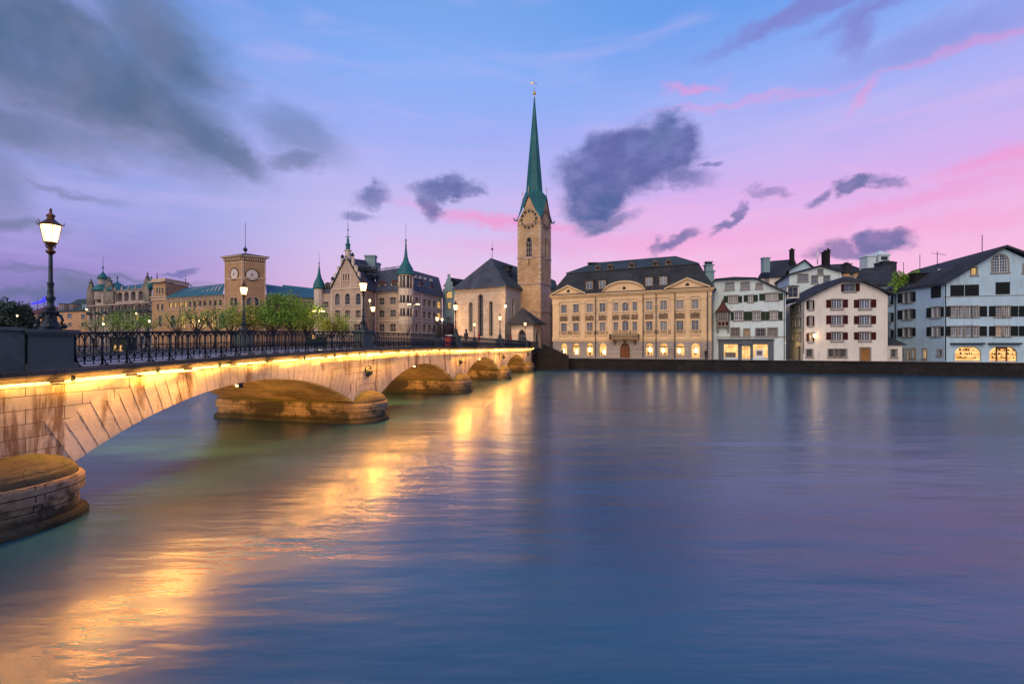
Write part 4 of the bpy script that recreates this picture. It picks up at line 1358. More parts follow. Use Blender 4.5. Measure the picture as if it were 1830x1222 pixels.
# roof
q = lambda a, y, z: tuple(f.pt(a, z, -y))
ap = (sx(330), 3.2, 16.35)
bk = (ap[0], 14, 16.35)
pE = [(-.5, -.6, z_el - 1.3), (sx(190) - .2, -.6, z_el + .05), (sx(522), -.6, z_top + .12), (sx(790), -.6, z_er - .15)]
roof(h2, [[q(*pE[1]), q(*pE[2]), q(*ap)], [q(*pE[2]), q(*pE[3]), q(pE[3][0], 14, pE[3][2]), q(*bk), q(*ap)],
          [q(*pE[0]), q(*pE[1]), q(*ap), q(*bk), q(pE[0][0], 14, pE[0][2])]], TILE, .22)
shell(h2, [q(0, 0, 0), q(f.L, 0, 0), q(f.L, 12, 0), q(0, 12, 0)], GZ, z_er - .1, WHITEP, skip=(0,))

# ---------------------------------------------------------------- house with red shutters
f = Fac(1434.7, 73.0, 1586, 70.2)
h4 = thing('gabled_house', 'cream gabled house with dark red shutters, brown door and a lit wall lantern', 'building', f.pt(0, GZ, 0))
zt = lambda x, y: f.z_(*ZB(x, y)); sx = lambda x: f.s_(ZB(x)[0])
out = [(0, GZ), (f.L, GZ), (f.L, zt(1620, 505)), (sx(1540), zt(1540, 450)), (sx(1410), zt(1410, 392)), (sx(1235), zt(1235, 388)), (sx(1060), zt(1060, 470)), (0, zt(915, 548))]
sd = Side(h4, f, GZ, 15, CREAMP, out)
sd.win(sx(1260), sx(1353), zt(1300, 473), zt(1300, 413), 4, 2, 'rect', 'blue', .06, GREYF, STONETRIM)
sd.shutter(sx(1235), sx(1257), zt(1300, 475), zt(1300, 412), SHRED); sd.shutter(sx(1357), sx(1390), zt(1300, 473), zt(1300, 410), SHRED)
for y0, y1 in ((543, 620), (675, 757), (817, 888)):
    for x0, x1, s0_, s1_, s2_, s3_ in ((1156, 1243, 1110, 1150, 1249, 1292), (1390, 1479, 1342, 1385, 1485, 1527)):
        sd.win(sx(x0), sx(x1), zt(x0, y1), zt(x0, y0), 4, 4, 'rect', 'blue' if y0 < 700 else None, .06, WHITE, STONETRIM)
        sd.shutter(sx(s0_), sx(s1_), zt(x0, y1 - 10), zt(x0, y0), SHRED); sd.shutter(sx(s2_), sx(s3_), zt(x0, y1 - 10), zt(x0, y0), SHRED)
    y0 += 8; y1 -= 0
    sd.win(sx(967), sx(994), zt(980, y1 + 5), zt(980, y0), 2, 3, 'rect', None, .05, WHITE, STONETRIM)
    sd.shutter(sx(944), sx(963), zt(980, y1 + 3), zt(980, y0), SHDARK if y0 < 560 else SHRED); sd.shutter(sx(997), sx(1010), zt(980, y1 + 3), zt(980, y0), SHDARK if y0 < 560 else SHRED)
for x0, x1 in ((1130, 1172), (1180, 1222), (1230, 1278), (946, 994)):
    sd.win(sx(x0), sx(x1), zt(x0, 1022), zt(x0, 960), 3, 3, 'rect', None, .05, STONETRIM, STONETRIM)
sd.win(sx(1397), sx(1478), GZ, zt(1430, 948), 2, 1, 'rect', None, .06, LWOOD, STONETRIM, 'door_glass')
sd.build()
m_ = MB(); m_.box((sx(1397) + .08, .08, GZ), (sx(1478) - .08, .19, zt(1430, 952))); 
for k in range(1, 3): m_.box((sx(1397) + (sx(1478) - sx(1397)) * k / 3 - .02, .06, GZ + .1), (sx(1397) + (sx(1478) - sx(1397)) * k / 3 + .02, .079, zt(1430, 955)))
part(h4, f, 'door', m_, LWOOD)
fs_ = Fac(1411, 82.0, 1434.5, 73.05)
zz = lambda x, y: fs_.z_(*ZB(x, y)); xx = lambda x: fs_.s_(ZB(x)[0])
zside = f.z_(*ZB(915, 548))
s2 = Side(h4, fs_, GZ, zside, CREAMP)
for y0, y1, lit in ((592, 655, None), (703, 770, None), (826, 886, 'dim')):
    for x0, x1 in ((828, 842), (850, 870), (880, 900)):
        s2.win(xx(x0), xx(x1), zz(860, y1), zz(860, y0), 2, 2, 'rect', lit, .05, GREYF, STONETRIM)
s2.win(xx(870), xx(895), GZ, zz(880, 940), 1, 1, 'rect', None, .06, WOOD, STONETRIM, 'door_glass')
s2.build()
q = lambda a, y, z: tuple(f.pt(a, z, -y))
apz = 15.95
A0, A1 = (sx(1235), -.7, zt(1235, 380)), (sx(1412), -.7, zt(1412, 385)); AP = (sx(1312), 1.6, zt(1310, 350) + .3)
LL = (sx(1060), -.7, zt(1060, 462)); L2 = (sx(905), -.7, zt(905, 545)); L3 = (sx(905) - 1.6, -.7, zt(905, 545) - .55)
RR = (f.L + .6, -.7, zt(1655, 493))
roof(h4, [[q(*A0), q(*A1), q(*AP)], [q(*A1), q(*RR), q(RR[0], 14, RR[2]), q(AP[0], 14, AP[2]), q(*AP)],
          [q(*LL), q(*A0), q(*AP), q(AP[0], 14, AP[2]), q(LL[0], 14, LL[2])], [q(*L2), q(*LL), q(LL[0], 14, LL[2]), q(L2[0] - 2.5, 14, L2[2] - .3)]], TILE, .24)
p2 = fs_.pt(0, 0, 0); shell(h4, [p2, f.pt(0, 0, 0), f.pt(f.L, 0, 0), f.pt(f.L, 0, -13), ], GZ, 10.5, CREAMP, skip=(0, 1))
# dormer house bit on the left slope
m_ = MB(Matrix.Translation(-h4.location)); a_ = f.pt(sx(900), 0, -3.0)
part(h4, f, 'gutter', (lambda mm: (mm.tube([(sx(905), -.75, zt(905, 545)), (.05, -.2, zt(915, 570)), (.05, -.12, 3)], .05, 5), mm)[1])(MB()), LAMPIRON)
dormer(h4, f, sx(895), 3.4, zt(880, 540) + .6, 1.6, 1.8, 3.5, CREAMP, TILE, None, 'rect', 2, 2, .1, GREYF)
# wall lantern
ln = MB(); ln.tube([(0, 0, -.3), (0, -.35, -.45), (0, -.5, -.2)], .03); ln.lathe([(.03, -.25), (.12, -.2), (.14, -.19)], 6, (0, -.5, 0)); ln.lathe([(.22, .3), (.2, .36), (.05, .5), (.02, .62)], 6, (0, -.5, 0))
l = f.pt(sx(1003), zt(1000, 850), 0)
lt = thing('wall_lantern', 'lit lantern on a bracket on the cream house with red shutters', 'lantern', l, f.ang)
ln.build('bracket', LAMPIRON, lt)
ln = MB(); ln.lathe([(.13, -.185), (.2, .295)], 6, (0, -.5, 0), smooth=False); ln.build('glass', LAMPGLOWFAR, lt)
lamp('lantern_light', 'POINT', (0, -.95, .1), 30, (1, .62, .25), lt, .15)

# warm lane between the two houses
m_ = MB(); a, c = P(1403, 640, 86), P(1414, 640, 86)
lw = thing('lane_house', 'narrow house wall with a door at the back of the lane', 'building', (a.x, 88, GZ))
m_ = MB(); m_.box((-1, 0, 0), (3, 4, 10)); m_.build('wall', CREAMP, lw)
m_ = MB(); m_.box((.2, -.05, .1), (1.0, -.01, 2.2)); m_.build('door', WOOD, lw)
lt = thing('wall_lantern', 'small lit lantern in the lane between green-shuttered and red-shuttered houses', 'lantern', (P(1401.5, 612, 76).x + .25, 76.2, 4.6))
m_ = MB(); m_.tube([(-.4, 0, .1), (0, 0, .25)], .025); m_.lathe([(.12, .2), (.16, .22), (.03, .34)], 6); m_.build('bracket', LAMPIRON, lt)
m_ = MB(); m_.lathe([(.08, 0), (.13, .195)], 6); m_.build('glass', LAMPGLOWFAR, lt)
lamp('lane_light', 'POINT', (.3, .6, -.2), 60, (1, .6, .2), lt, .12)

# ---------------------------------------------------------------- big pale blue house at the right
fb = Fac(1687, 68.6, 1905, 64.6)
fa_ = Fac(1603, 76.8, 1687, 68.65)
h6 = thing('corner_house', 'large bluish white house with dark shutters, arched gable window and two lit shop arches', 'building', fb.pt(0, GZ, 0))
zt = lambda x, y: fb.z_(*ZR(x, y)); sx = lambda x: fb.s_(ZR(x)[0])
apz = zt(1187, 92)
zE = zt(690, 395)
out = [(0, GZ), (fb.L, GZ), (fb.L, zt(1363, 185) - 3.2), (sx(1187), apz - .35), (0, zE)]
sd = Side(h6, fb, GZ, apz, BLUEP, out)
sd.win(sx(1095), sx(1227), zt(1160, 312), zt(1160, 165), 6, 6, 'round', 'blue', .07, WHITE, STONETRIM)
sd.win(sx(920), sx(964), zt(940, 335), zt(940, 275), 2, 2, 'rect', 'lit', .06, GREYF, STONETRIM)
sd.win(sx(1358), sx(1400), zt(1363, 315), zt(1363, 245), 2, 2, 'rect', None, .06, GREYF, STONETRIM)
for x0, x1 in ((742, 855), (867, 977), (1122, 1180), (1182, 1238)):
    sd.shutter(sx(x0), sx(x1), zt(900, 510 if x0 < 1000 else 503), zt(900, 418 if x0 < 1000 else 405), SHDARK)
for y0, y1, lit in ((600, 684, None), (768, 846, None)):
    dy = -6
    for k, (x0, x1) in enumerate(((748, 792), (801, 847), (866, 912), (923, 975), (1122, 1178), (1185, 1240), (1420, 1475))):
        sd.win(sx(x0), sx(x1), zt(x0, y1), zt(x0, y0), 3, 4, 'rect', lit if k % 2 else ('dim' if y0 > 700 and k == 4 else 'blue'), .06, WHITE, STONETRIM)
    for x0, x1 in ((700, 742), (987, 1047), (1066, 1119), (1247, 1308), (1318, 1378)):
        sd.shutter(sx(x0), sx(x1), zt(x0, y1), zt(x0, y0 - 2), SHDARK)
for x0, x1 in ((782, 1002), (1070, 1305)):
    sd.win(sx(x0), sx(x1), GZ + .1, zt(900, 937), 1, 1, 'cham', 'shop', .06, STONETRIM, None, 'shop_window')
sd.build()
m_ = MB()
for x0, x1 in ((740, 1020), (1058, 1328)):
    m_ = MB(); m_.box((sx(x0), -.5, zt(900, 918)), (sx(x1), .0, zt(900, 905)))
    part(h6, fb, 'awning', m_, LAMPIRON)
m_ = MB()
for y in (512, 682, 850): m_.box((0, -.07, zt(1000, y + 3)), (fb.L, .01, zt(1000, y - 2)))
part(h6, fb, 'string_course', m_, STONETRIM)
m_ = MB(); rng = random.Random(3)
for x0, x1 in ((800, 990), (1090, 1295)):
    m_ = MB()
    for j in range(4):
        zb = GZ + .5 + j * .55
        m_.box((sx(x0), .12, zb), (sx(x1), .17, zb + .05))
        a = sx(x0) + .1
        while a < sx(x1) - .2:
            h = rng.uniform(.12, .36); ww = rng.uniform(.06, .22)
            if rng.random() < .6: m_.box((a, .1, zb + .051), (a + ww, .16, zb + .05 + h))
            a += ww + .12
    part(h6, fb, 'shop_shelf', m_, WOOD)
m_ = MB(); m_.box((sx(1128), .05, GZ), (sx(1140), .16, zt(1180, 945))); m_.box((sx(1212), .05, GZ), (sx(1224), .16, zt(1180, 945))); m_.box((sx(1128), .05, zt(1180, 955)), (sx(1224), .155, zt(1180, 940)))
part(h6, fb, 'shop_door_frame', m_, WOOD)
# angled face
zt2 = lambda x, y: fa_.z_(*ZR(x, y)); sx2 = lambda x: fa_.s_(ZR(x)[0])
zE2 = fa_.z_(*ZR(300, 452))
s2 = Side(h6, fa_, GZ, zE, BLUEP, [(0, GZ), (fa_.L, GZ), (fa_.L, zE), (0, zE2)])
rows = [(zt(760, 684), zt(760, 600)), (zt(760, 846), zt(760, 768))]
for z0, z1 in rows:
    for x0, x1 in ((347, 384), (390, 424)): s2.win(sx2(x0), sx2(x1), z0, z1, 3, 4, 'rect', None, .05, GREYF, STONETRIM)
    for x0, x1 in ((588, 622), (628, 664)): s2.win(sx2(x0), sx2(x1), z0, z1, 3, 4, 'rect', None, .05, WHITE, STONETRIM)
    for x0, x1 in ((305, 342), (428, 453), (548, 583), (668, 690)): s2.shutter(sx2(x0), sx2(x1), z0, z1, SHDARK)
z0, z1 = zt2(380, 565), zt2(380, 484)
for x0, x1 in ((347, 384), (390, 424)): s2.win(sx2(x0), sx2(x1), z0, z1, 3, 4, 'rect', None, .05, GREYF, STONETRIM)
for x0, x1 in ((305, 342), (428, 453)): s2.shutter(sx2(x0), sx2(x1), z0, z1, SHDARK)
s2.shutter(sx2(585), sx2(666), zt2(625, 525), zt2(625, 432), SHDARK)
for x0, x1, y0, y1, lit in ((515, 543, 958, 1035, 'lit'), (425, 450, 955, 1030, 'dim'), (378, 403, 960, 1045, 'dim'), (345, 352, 960, 1010, 'dim'), (642, 670, 965, 1008, None)):
    s2.win(sx2(x0), sx2(x1), zt2(x0, y1), zt2(x0, y0), 2, 3, 'rect', lit, .04, GREYF, STONETRIM)
s2.build()
for x_ in (.12, fb.L - .5):
    m_ = MB(); m_.tube([(x_, -.12, GZ + .1), (x_, -.12, zE - .3)], .06, 6); part(h6, fb, 'downpipe', m_, LAMPIRON)
# narrow face beside it
fc = Fac(1586.5, 78.6, 1602.5, 77.0)
s3 = Side(h6, fc, GZ, fa_.z_(*ZR(300, 488)) - .3, BLUEP)
for y0, y1, lit in ((505, 585, None), (655, 728, 'dim'), (795, 865, None)):
    s3.win(fc.s_(ZR(218)[0]), fc.s_(ZR(246)[0]), fc.z_(*ZR(240, y1)), fc.z_(*ZR(240, y0)), 3, 3, 'rect', lit, .05, GREYF, STONETRIM)
    s3.shutter(fc.s_(ZR(249)[0]), fc.s_(ZR(268)[0]), fc.z_(*ZR(240, y1)), fc.z_(*ZR(240, y0)), SHDARK)
s3.build()
part(h6, fc, 'downpipe', (lambda mm: (mm.tube([(fc.L - .1, -.2, 3), (fc.L - .1, -.2, 13)], .09, 6), mm)[1])(MB()), LAMPIRON)
q = lambda a, y, z: tuple(fb.pt(a, z, -y))
RG = (sx(1187), -.8, apz)
eL = (-.4, -.8, zE + .1)
C2 = P(*ZR(205, 478), 76.5); C1 = P(*ZR(235, 470), 76.0)
ridge_end = P(*ZR(420, 300), 96.0)
LW = P(*ZR(700, 398), 68.0)
roof(h6, [[q(*RG), tuple(ridge_end), tuple(P(*ZR(180, 470), 79)), tuple(LW)],
          [q(*RG), q(fb.L + 3, -.8, apz - (fb.L + 3 - sx(1187)) * .52), q(fb.L + 3, 20, apz - (fb.L + 3 - sx(1187)) * .52), tuple(ridge_end)]], TILE, .28)
# long dormer in the slope
da, db, dc, dd = P(*ZR(660, 320), 73.0), P(*ZR(940, 205), 70.5), P(*ZR(860, 218), 74.0), P(*ZR(600, 300), 77.0)
m_ = MB(Matrix.Translation(-h6.location)); m_.slab([tuple(da), tuple(db), tuple(dc), tuple(dd)], .15)
a2, b2 = P(*ZR(640, 352), 73.2), P(*ZR(930, 215), 70.7)
m_.face([tuple(a2), tuple(b2), tuple(db), tuple(da)]); m_.build('dormer', TILE, h6)
m_ = MB(Matrix.Translation(-h6.location))
for xz in (652, 678):
    p_ = P(*ZR(xz, 345), 73.0); m_.box((p_.x - .3, p_.y - .15, p_.z), (p_.x + .35, p_.y, p_.z + 1.1))
m_.build('dormer_window', WHITE, h6)
m_ = MB(Matrix.Translation(-h6.location)); p_ = P(*ZR(475, 400), 74.5); m_.box((p_.x - 1.0, p_.y - .6, p_.z - .5), (p_.x + 1.0, p_.y + .6, p_.z + 1.35)); m_.box((p_.x - 1.15, p_.y - .7, p_.z + 1.351), (p_.x + 1.15, p_.y + .7, p_.z + 1.5)); m_.build('chimney', QUAY, h6)
shell(h6, [fa_.pt(0, 0, 0), fc.pt(fc.L, 0, 0), P(1560, 600, 95), fb.pt(fb.L, 0, -20), fb.pt(fb.L, 0, 0)], GZ, 9.0, BLUEP, skip=(1,))
for xz, y0, y1, Y in ((1010, 135, 0, 71), (487, 270, 165, 85), (350, 310, 230, 85), (633, 232, 138, 80)):
    a, c = P(*ZR(xz, y0), Y), P(*ZR(xz, y1), Y)
    m_ = MB(Matrix.Translation(a - h6.location)); m_.tube([(0, 0, -1), (0, 0, c.z - a.z)], .05, 5)
    if xz == 633: m_.tube([(-1.0, 0, c.z - a.z - .3), (1.5, 0, c.z - a.z - .6)], .04); m_.tube([(-.3, -.3, c.z - a.z - .4), (.3, .3, c.z - a.z - .4)], .03)
    m_.build('antenna', LAMPIRON, h6)
# annex with hip roof
fx_ = Fac(1586.8, 71.6, 1612, 71.2)
ax = thing('annex', 'small low pale annex between the cream house and the blue-white house', 'building', fx_.pt(0, GZ, 0))
s3 = Side(ax, fx_, GZ, fx_.z_(*ZR(280, 920)), CREAMP)
s3.win(fx_.s_(ZR(247)[0]), fx_.s_(ZR(290)[0]), fx_.z_(*ZR(260, 1025)), fx_.z_(*ZR(260, 962)), 3, 3, 'rect', None, .05, GREYF, STONETRIM); s3.build()
ez = fx_.z_(*ZR(280, 918))
q = lambda a, y, z: tuple(fx_.pt(a, z, -y))
roof(ax, [[q(-.1, -.3, ez), q(fx_.L + .5, -.3, ez), q(fx_.L - 1.0, 2, ez + 1.3), q(-.1, 2, ez + 1.3)], [q(fx_.L + .5, -.3, ez), q(fx_.L + .5, 4, ez), q(fx_.L - 1, 2, ez + 1.3)]], TILE, .12)
shell(ax, [q(0, 0, 0), q(fx_.L, 0, 0), q(fx_.L, 4, 0), q(0, 4, 0)], GZ, ez, CREAMP, skip=(0,))

# ---------------------------------------------------------------- houses behind the quay row
def block(name, label, Z, xl, xr, yl, yr, Y, dep, ytop, mat, roofm, wins=(), apex=None, zb=GZ, cat='building', rise=None, frm=GREYF, ntile=None):
    f_ = Fac(Z(xl)[0], yl, Z(xr)[0], yr)
    b_ = thing(name, label, cat, f_.pt(0, zb, 0))
    zt_ = f_.z_(*Z((xl + xr) / 2, ytop))
    if apex:
        ax_, az_ = f_.s_(Z(apex[0])[0]), f_.z_(*Z(*apex))
        out_ = [(0, zb), (f_.L, zb), (f_.L, zt_), (ax_, az_), (0, zt_)]
    else: out_ = None
    s_ = Side(b_, f_, zb, zt_, mat, out_)
    for x0, x1, y0, y1, nx, ny, lit in wins:
        s_.win(f_.s_(Z(x0)[0]), f_.s_(Z(x1)[0]), f_.z_(*Z(x0, y1)), f_.z_(*Z(x0, y0)), nx, ny, 'rect', lit, .07, frm, STONETRIM)
    s_.build()
    q_ = lambda a, y, z: tuple(f_.pt(a, z, -y))
    if apex:
        roof(b_, [[q_(-.5, -.6, zt_ - .1), q_(ax_, -.6, az_ + .2), q_(ax_, dep, az_ + .2), q_(-.5, dep, zt_ - .1)], [q_(ax_, -.6, az_ + .2), q_(f_.L + .5, -.6, zt_ - .1), q_(f_.L + .5, dep, zt_ - .1), q_(ax_, dep, az_ + .2)]], roofm, .22)
    else:
        r_ = rise or 3.0
        roof(b_, [[q_(-.5, -.5, zt_), q_(f_.L + .5, -.5, zt_), q_(f_.L - 1, dep / 2, zt_ + r_), q_(1, dep / 2, zt_ + r_)], [q_(1, dep / 2, zt_ + r_), q_(f_.L - 1, dep / 2, zt_ + r_), q_(f_.L + .5, dep + .5, zt_), q_(-.5, dep + .5, zt_)],
                  [q_(-.5, dep + .5, zt_), q_(-.5, -.5, zt_), q_(1, dep / 2, zt_ + r_)], [q_(f_.L + .5, -.5, zt_), q_(f_.L + .5, dep + .5, zt_), q_(f_.L - 1, dep / 2, zt_ + r_)]], roofm, .22)
    shell(b_, [q_(0, 0, 0), q_(f_.L, 0, 0), q_(f_.L, dep, 0), q_(0, dep, 0)], zb, zt_, mat, skip=(0,))
    return b_, f_


def stack(root, p_, w_, h, mat, cap=True):
    m_ = MB(Matrix.Translation(p_ - root.location)); m_.box((-w_ / 2, -w_ / 2, -2.5), (w_ / 2, w_ / 2, h))
    if cap: m_.box((-w_ / 2 - .12, -w_ / 2 - .12, h + .001), (w_ / 2 + .12, w_ / 2 + .12, h + .15)); m_.box((-w_ / 4, -w_ / 4, h + .151), (w_ / 4, w_ / 4, h + .5))
    m_.build('chimney', mat, root)


b_, f_ = block('back_house', 'white gabled house rising behind the lane with grey-framed windows and tiled roof', ZB, 800, 1240, 90, 87, 90, 12, 318, WHITEP, TILE,
               [(875, 955, 333, 392, 4, 2, 'blue'), (990, 1035, 345, 405, 2, 2, 'blue'), (1093, 1138, 345, 400, 2, 2, 'blue'), (1043, 1080, 290, 333, 2, 1, 'blue'), (838, 862, 470, 540, 2, 3, None)], (1060, 262))
stack(b_, P(*ZB(1105, 200), 91), 1.0, 1.2, QUAY); stack(b_, P(*ZB(1126, 170), 93), .5, .9, QUAY)
b_, f_ = block('back_house', 'pale house with long dark roof and tall chimney right of the green-shuttered house', ZB, 560, 880, 103, 99, 100, 14, 345, CREAMP, TILE, [(600, 625, 360, 420, 2, 2, None), (690, 720, 400, 440, 2, 2, None)], rise=4.6)
stack(b_, P(*ZB(822, 245), 103), .75, 3.1, QUAY); m_ = MB(Matrix.Translation(P(*ZB(592, 260), 101) - b_.location)); m_.box((-.5, -.6, -1.5), (.9, .6, 1.6)); m_.box((-.6, -.7, 1.601), (1.0, .7, 1.8)); m_.build('chimney', TEALP, b_)
b_, f_ = block('back_house', 'house with dark flat dormer behind the lane, topped by the flagpole', ZB, 800, 1000, 96, 94, 96, 10, 290, BLUEP, TILE, [], (930, 215))
m_ = MB(Matrix.Translation(P(*ZB(1036, 250), 92) - b_.location)); m_.tube([(0, 0, 0), (0, 0, 4.3)], .05, 5); m_.tube([(0, -.05, .2), (0, -.05, 2.4)], .12, 5); m_.build('flagpole', WHITE, b_)
b_, f_ = block('back_house', 'yellowish house with dark roof terrace behind the cream gabled house', ZB, 1175, 1420, 108, 106, 105, 14, 310, ORANGE, TILE, [(1310, 1340, 318, 345, 3, 1, None), (1215, 1250, 330, 350, 3, 1, None)], rise=3.0)
stack(b_, P(*ZB(1278, 260), 108), 1.5, .3, TILE)
b_, f_ = block('back_house', 'house with two white blocky chimney towers on a dark roof', ZR, 0, 270, 108, 104, 105, 12, 320, TEALP, TILE, [], rise=1.5)
for x0, x1, y0, y1 in ((50, 118, 180, 300), (145, 232, 170, 300)):
    a, c = P(*ZR(x0, y1), 104), P(*ZR(x1, y0), 104)
    m_ = MB(Matrix.Translation(-b_.location)); m_.box((a.x, 104, a.z - 2), (c.x, 106.5, c.z)); 
    m_.prism([(a.x - .2, 103.8), (c.x + .2, 103.8), (c.x + .2, 106.7), (a.x - .2, 106.7)], c.z + .002, c.z + .15)
    m_.prism([(a.x - .2, 103.8), (c.x + .2, 103.8), (c.x + .2, 106.7), (a.x - .2, 106.7)], c.z + .152, c.z + (1.2 if x0 > 100 else .6), 0, [((a.x + c.x) / 2 - .3, 105), ((a.x + c.x) / 2 + .3, 105), ((a.x + c.x) / 2 + .3, 105.4), ((a.x + c.x) / 2 - .3, 105.4)])
    m_.build('chimney', WHITEP, b_)
    if x0 > 100:
        m_ = MB(Matrix.Translation(-b_.location))
        for k in range(5):
            xa = a.x + .4 + k * (c.x - a.x - .8) / 5; m_.box((xa, 103.95, c.z - 1.1), (xa + (c.x - a.x) / 9, 103.99, c.z - .3))
        m_.build('vents', LAMPIRON, b_)
stack(b_, P(*ZR(192, 300), 99), 2.6, 1.6, TILE); stack(b_, P(*ZR(30, 250), 106), 1.2, 1.3, TILE); stack(b_, P(*ZR(245, 270), 103), 1.4, .8, TILE)
b_, f_ = block('back_house', 'low dark-roofed house with pale terrace between cream gable and bluish corner house', ZR, -60, 300, 90, 86, 88, 12, 420, TEALP, TILE, [], rise=4.2)
m_ = MB(Matrix.Translation(-b_.location)); a, c = P(*ZR(20, 395), 92), P(*ZR(240, 340), 92); m_.slab([tuple(a), tuple(P(*ZR(140, 395), 90)), tuple(c), tuple(P(*ZR(60, 345), 94))], .3); m_.build('terrace', WHITEP, b_)

# ---------------------------------------------------------------- church
fr = Fac(814, 99.0, 903, 93.0); fsd = Fac(903.2, 93.05, 934, 100.2)
ch = thing('church', 'sandstone church with tall clock tower, slender green copper spire and lancet-windowed choir', 'church', fr.pt(fr.L, SQ, 0))
zc_ = lambda x, y: fr.z_(*ZC(x, y)); xc_ = lambda x: fr.s_(ZC(x)[0])
sd = Side(ch, fr, 1.9, 16.4, CHURCH, depth=.6)
for x0, x1, y0, y1 in ((178, 211, 660, 905), (255, 298, 593, 945), (348, 380, 650, 942)):
    sd.win(xc_(x0), xc_(x1), zc_(x0, y1), zc_(x0, y0), 2, 9, 'round', None, .05, STONETRIM, CHURCH)
sd.build()
sd = Side(ch, fsd, 1.9, 16.4, CHURCHGREY, depth=.5)
sd.win(fsd.s_(ZC(540)[0]), fsd.s_(ZC(563)[0]), fsd.z_(*ZC(550, 780)), fsd.z_(*ZC(550, 632)), 2, 6, 'round', None, .05, STONETRIM, CHURCHGREY)
sd.build()
m_ = MB()
m_.box((-.25, -.25, 16.1), (fr.L + .25, .02, 16.42))
for i in range(26):
    a = .5 + i * (fr.L - 1) / 26; m_.box((a, -.16, 15.35), (a + .2, .01, 15.75)); 
m_.box((0, -.1, 15.76), (fr.L, .012, 16.08)); m_.box((-.12, -.18, 1.9), (.55, .01, 15.3)); m_.box((fr.L - .6, -.18, 1.9), (fr.L + .1, .01, 15.3)); m_.box((0, -.2, 1.9), (fr.L, .013, 4.6))
part(ch, fr, 'frieze', m_, CHURCH)
m_ = MB(); m_.box((0, -.2, 16.1), (fsd.L, .02, 16.4)); part(ch, fsd, 'frieze', m_, CHURCHGREY)
A, B_, D_ = fr.pt(-.6, 16.4, .6), fr.pt(fr.L + .6, 16.4, .6), fsd.pt(fsd.L + 1.0, 16.4, .5)
AP = P(*ZC(362, 288), 99.5)
dv = Vector((fsd.d.x, fsd.d.y, 0))
AP2 = AP + dv * 30
Ab = A + dv * 34; Db = B_ + dv * 34
roof(ch, [[tuple(A), tuple(B_), tuple(AP)]], TILEBLUE, .2); roof(ch, [[tuple(B_), tuple(Db), tuple(AP2), tuple(AP)], [tuple(Ab), tuple(A), tuple(AP), tuple(AP2)]], SLATEG, .2, 'side_roof')
shell(ch, [tuple(fr.pt(0, 0, 0) + dv * 34), tuple(fr.pt(0, 0, 0)), tuple(fr.pt(fr.L, 0, 0)), tuple(fr.pt(fr.L, 0, 0) + dv * 34)], 1.9, 16.4, CHURCHGREY, skip=(1, 2))
mast(ch, AP + Vector((.3, .5, -.3)), 4.2, .07, .5)
for xz, yz, mt, ff, dd_ in ((240, 462, TILERED, fr, 1.2), (370, 455, TILERED, fr, 1.4)):
    dormer(ch, fr, xc_(xz), 1.8, 18.35, .9, 1.3, 1.6, TILERED, TILEBLUE, None, 'rect', 2, 1, .25, TILERED)
for (xz, yz) in ((512, 390), (512, 460)):
    p_ = P(*ZC(xz, yz), 99.5 if yz > 400 else 101.0); m_ = MB(Matrix.Translation(p_ - ch.location) @ Matrix.Rotation(fsd.ang, 4, 'Z'))
    m_.box((-.6, -.5, -.3), (.6, 1.6, .75)); m_.slab([(-.8, -.7, .8), (.8, -.7, .8), (.8, 1.8, 1.1), (-.8, 1.8, 1.1)], .12); m_.build('dormer', TILE, ch)
# link between choir and tower
fl = Fac(928, 102.0, 948, 100.0)
sd = Side(ch, fl, 1.9, fl.z_(*ZC(650, 508)), CHURCHGREY); sd.win(fl.s_(ZC(605)[0]), fl.s_(ZC(620)[0]), 8, 9.6, 1, 1, 'rect', None, .05, STONETRIM, None); sd.build()
zl_ = fl.z_(*ZC(650, 505))
roof(ch, [[tuple(fl.pt(-1, zl_, .3)), tuple(fl.pt(fl.L, zl_, .3)), tuple(P(*ZC(680, 495), 101)), tuple(P(*ZC(592, 345), 108)), tuple(P(*ZC(560, 420), 106))]], SLATEG, .2)
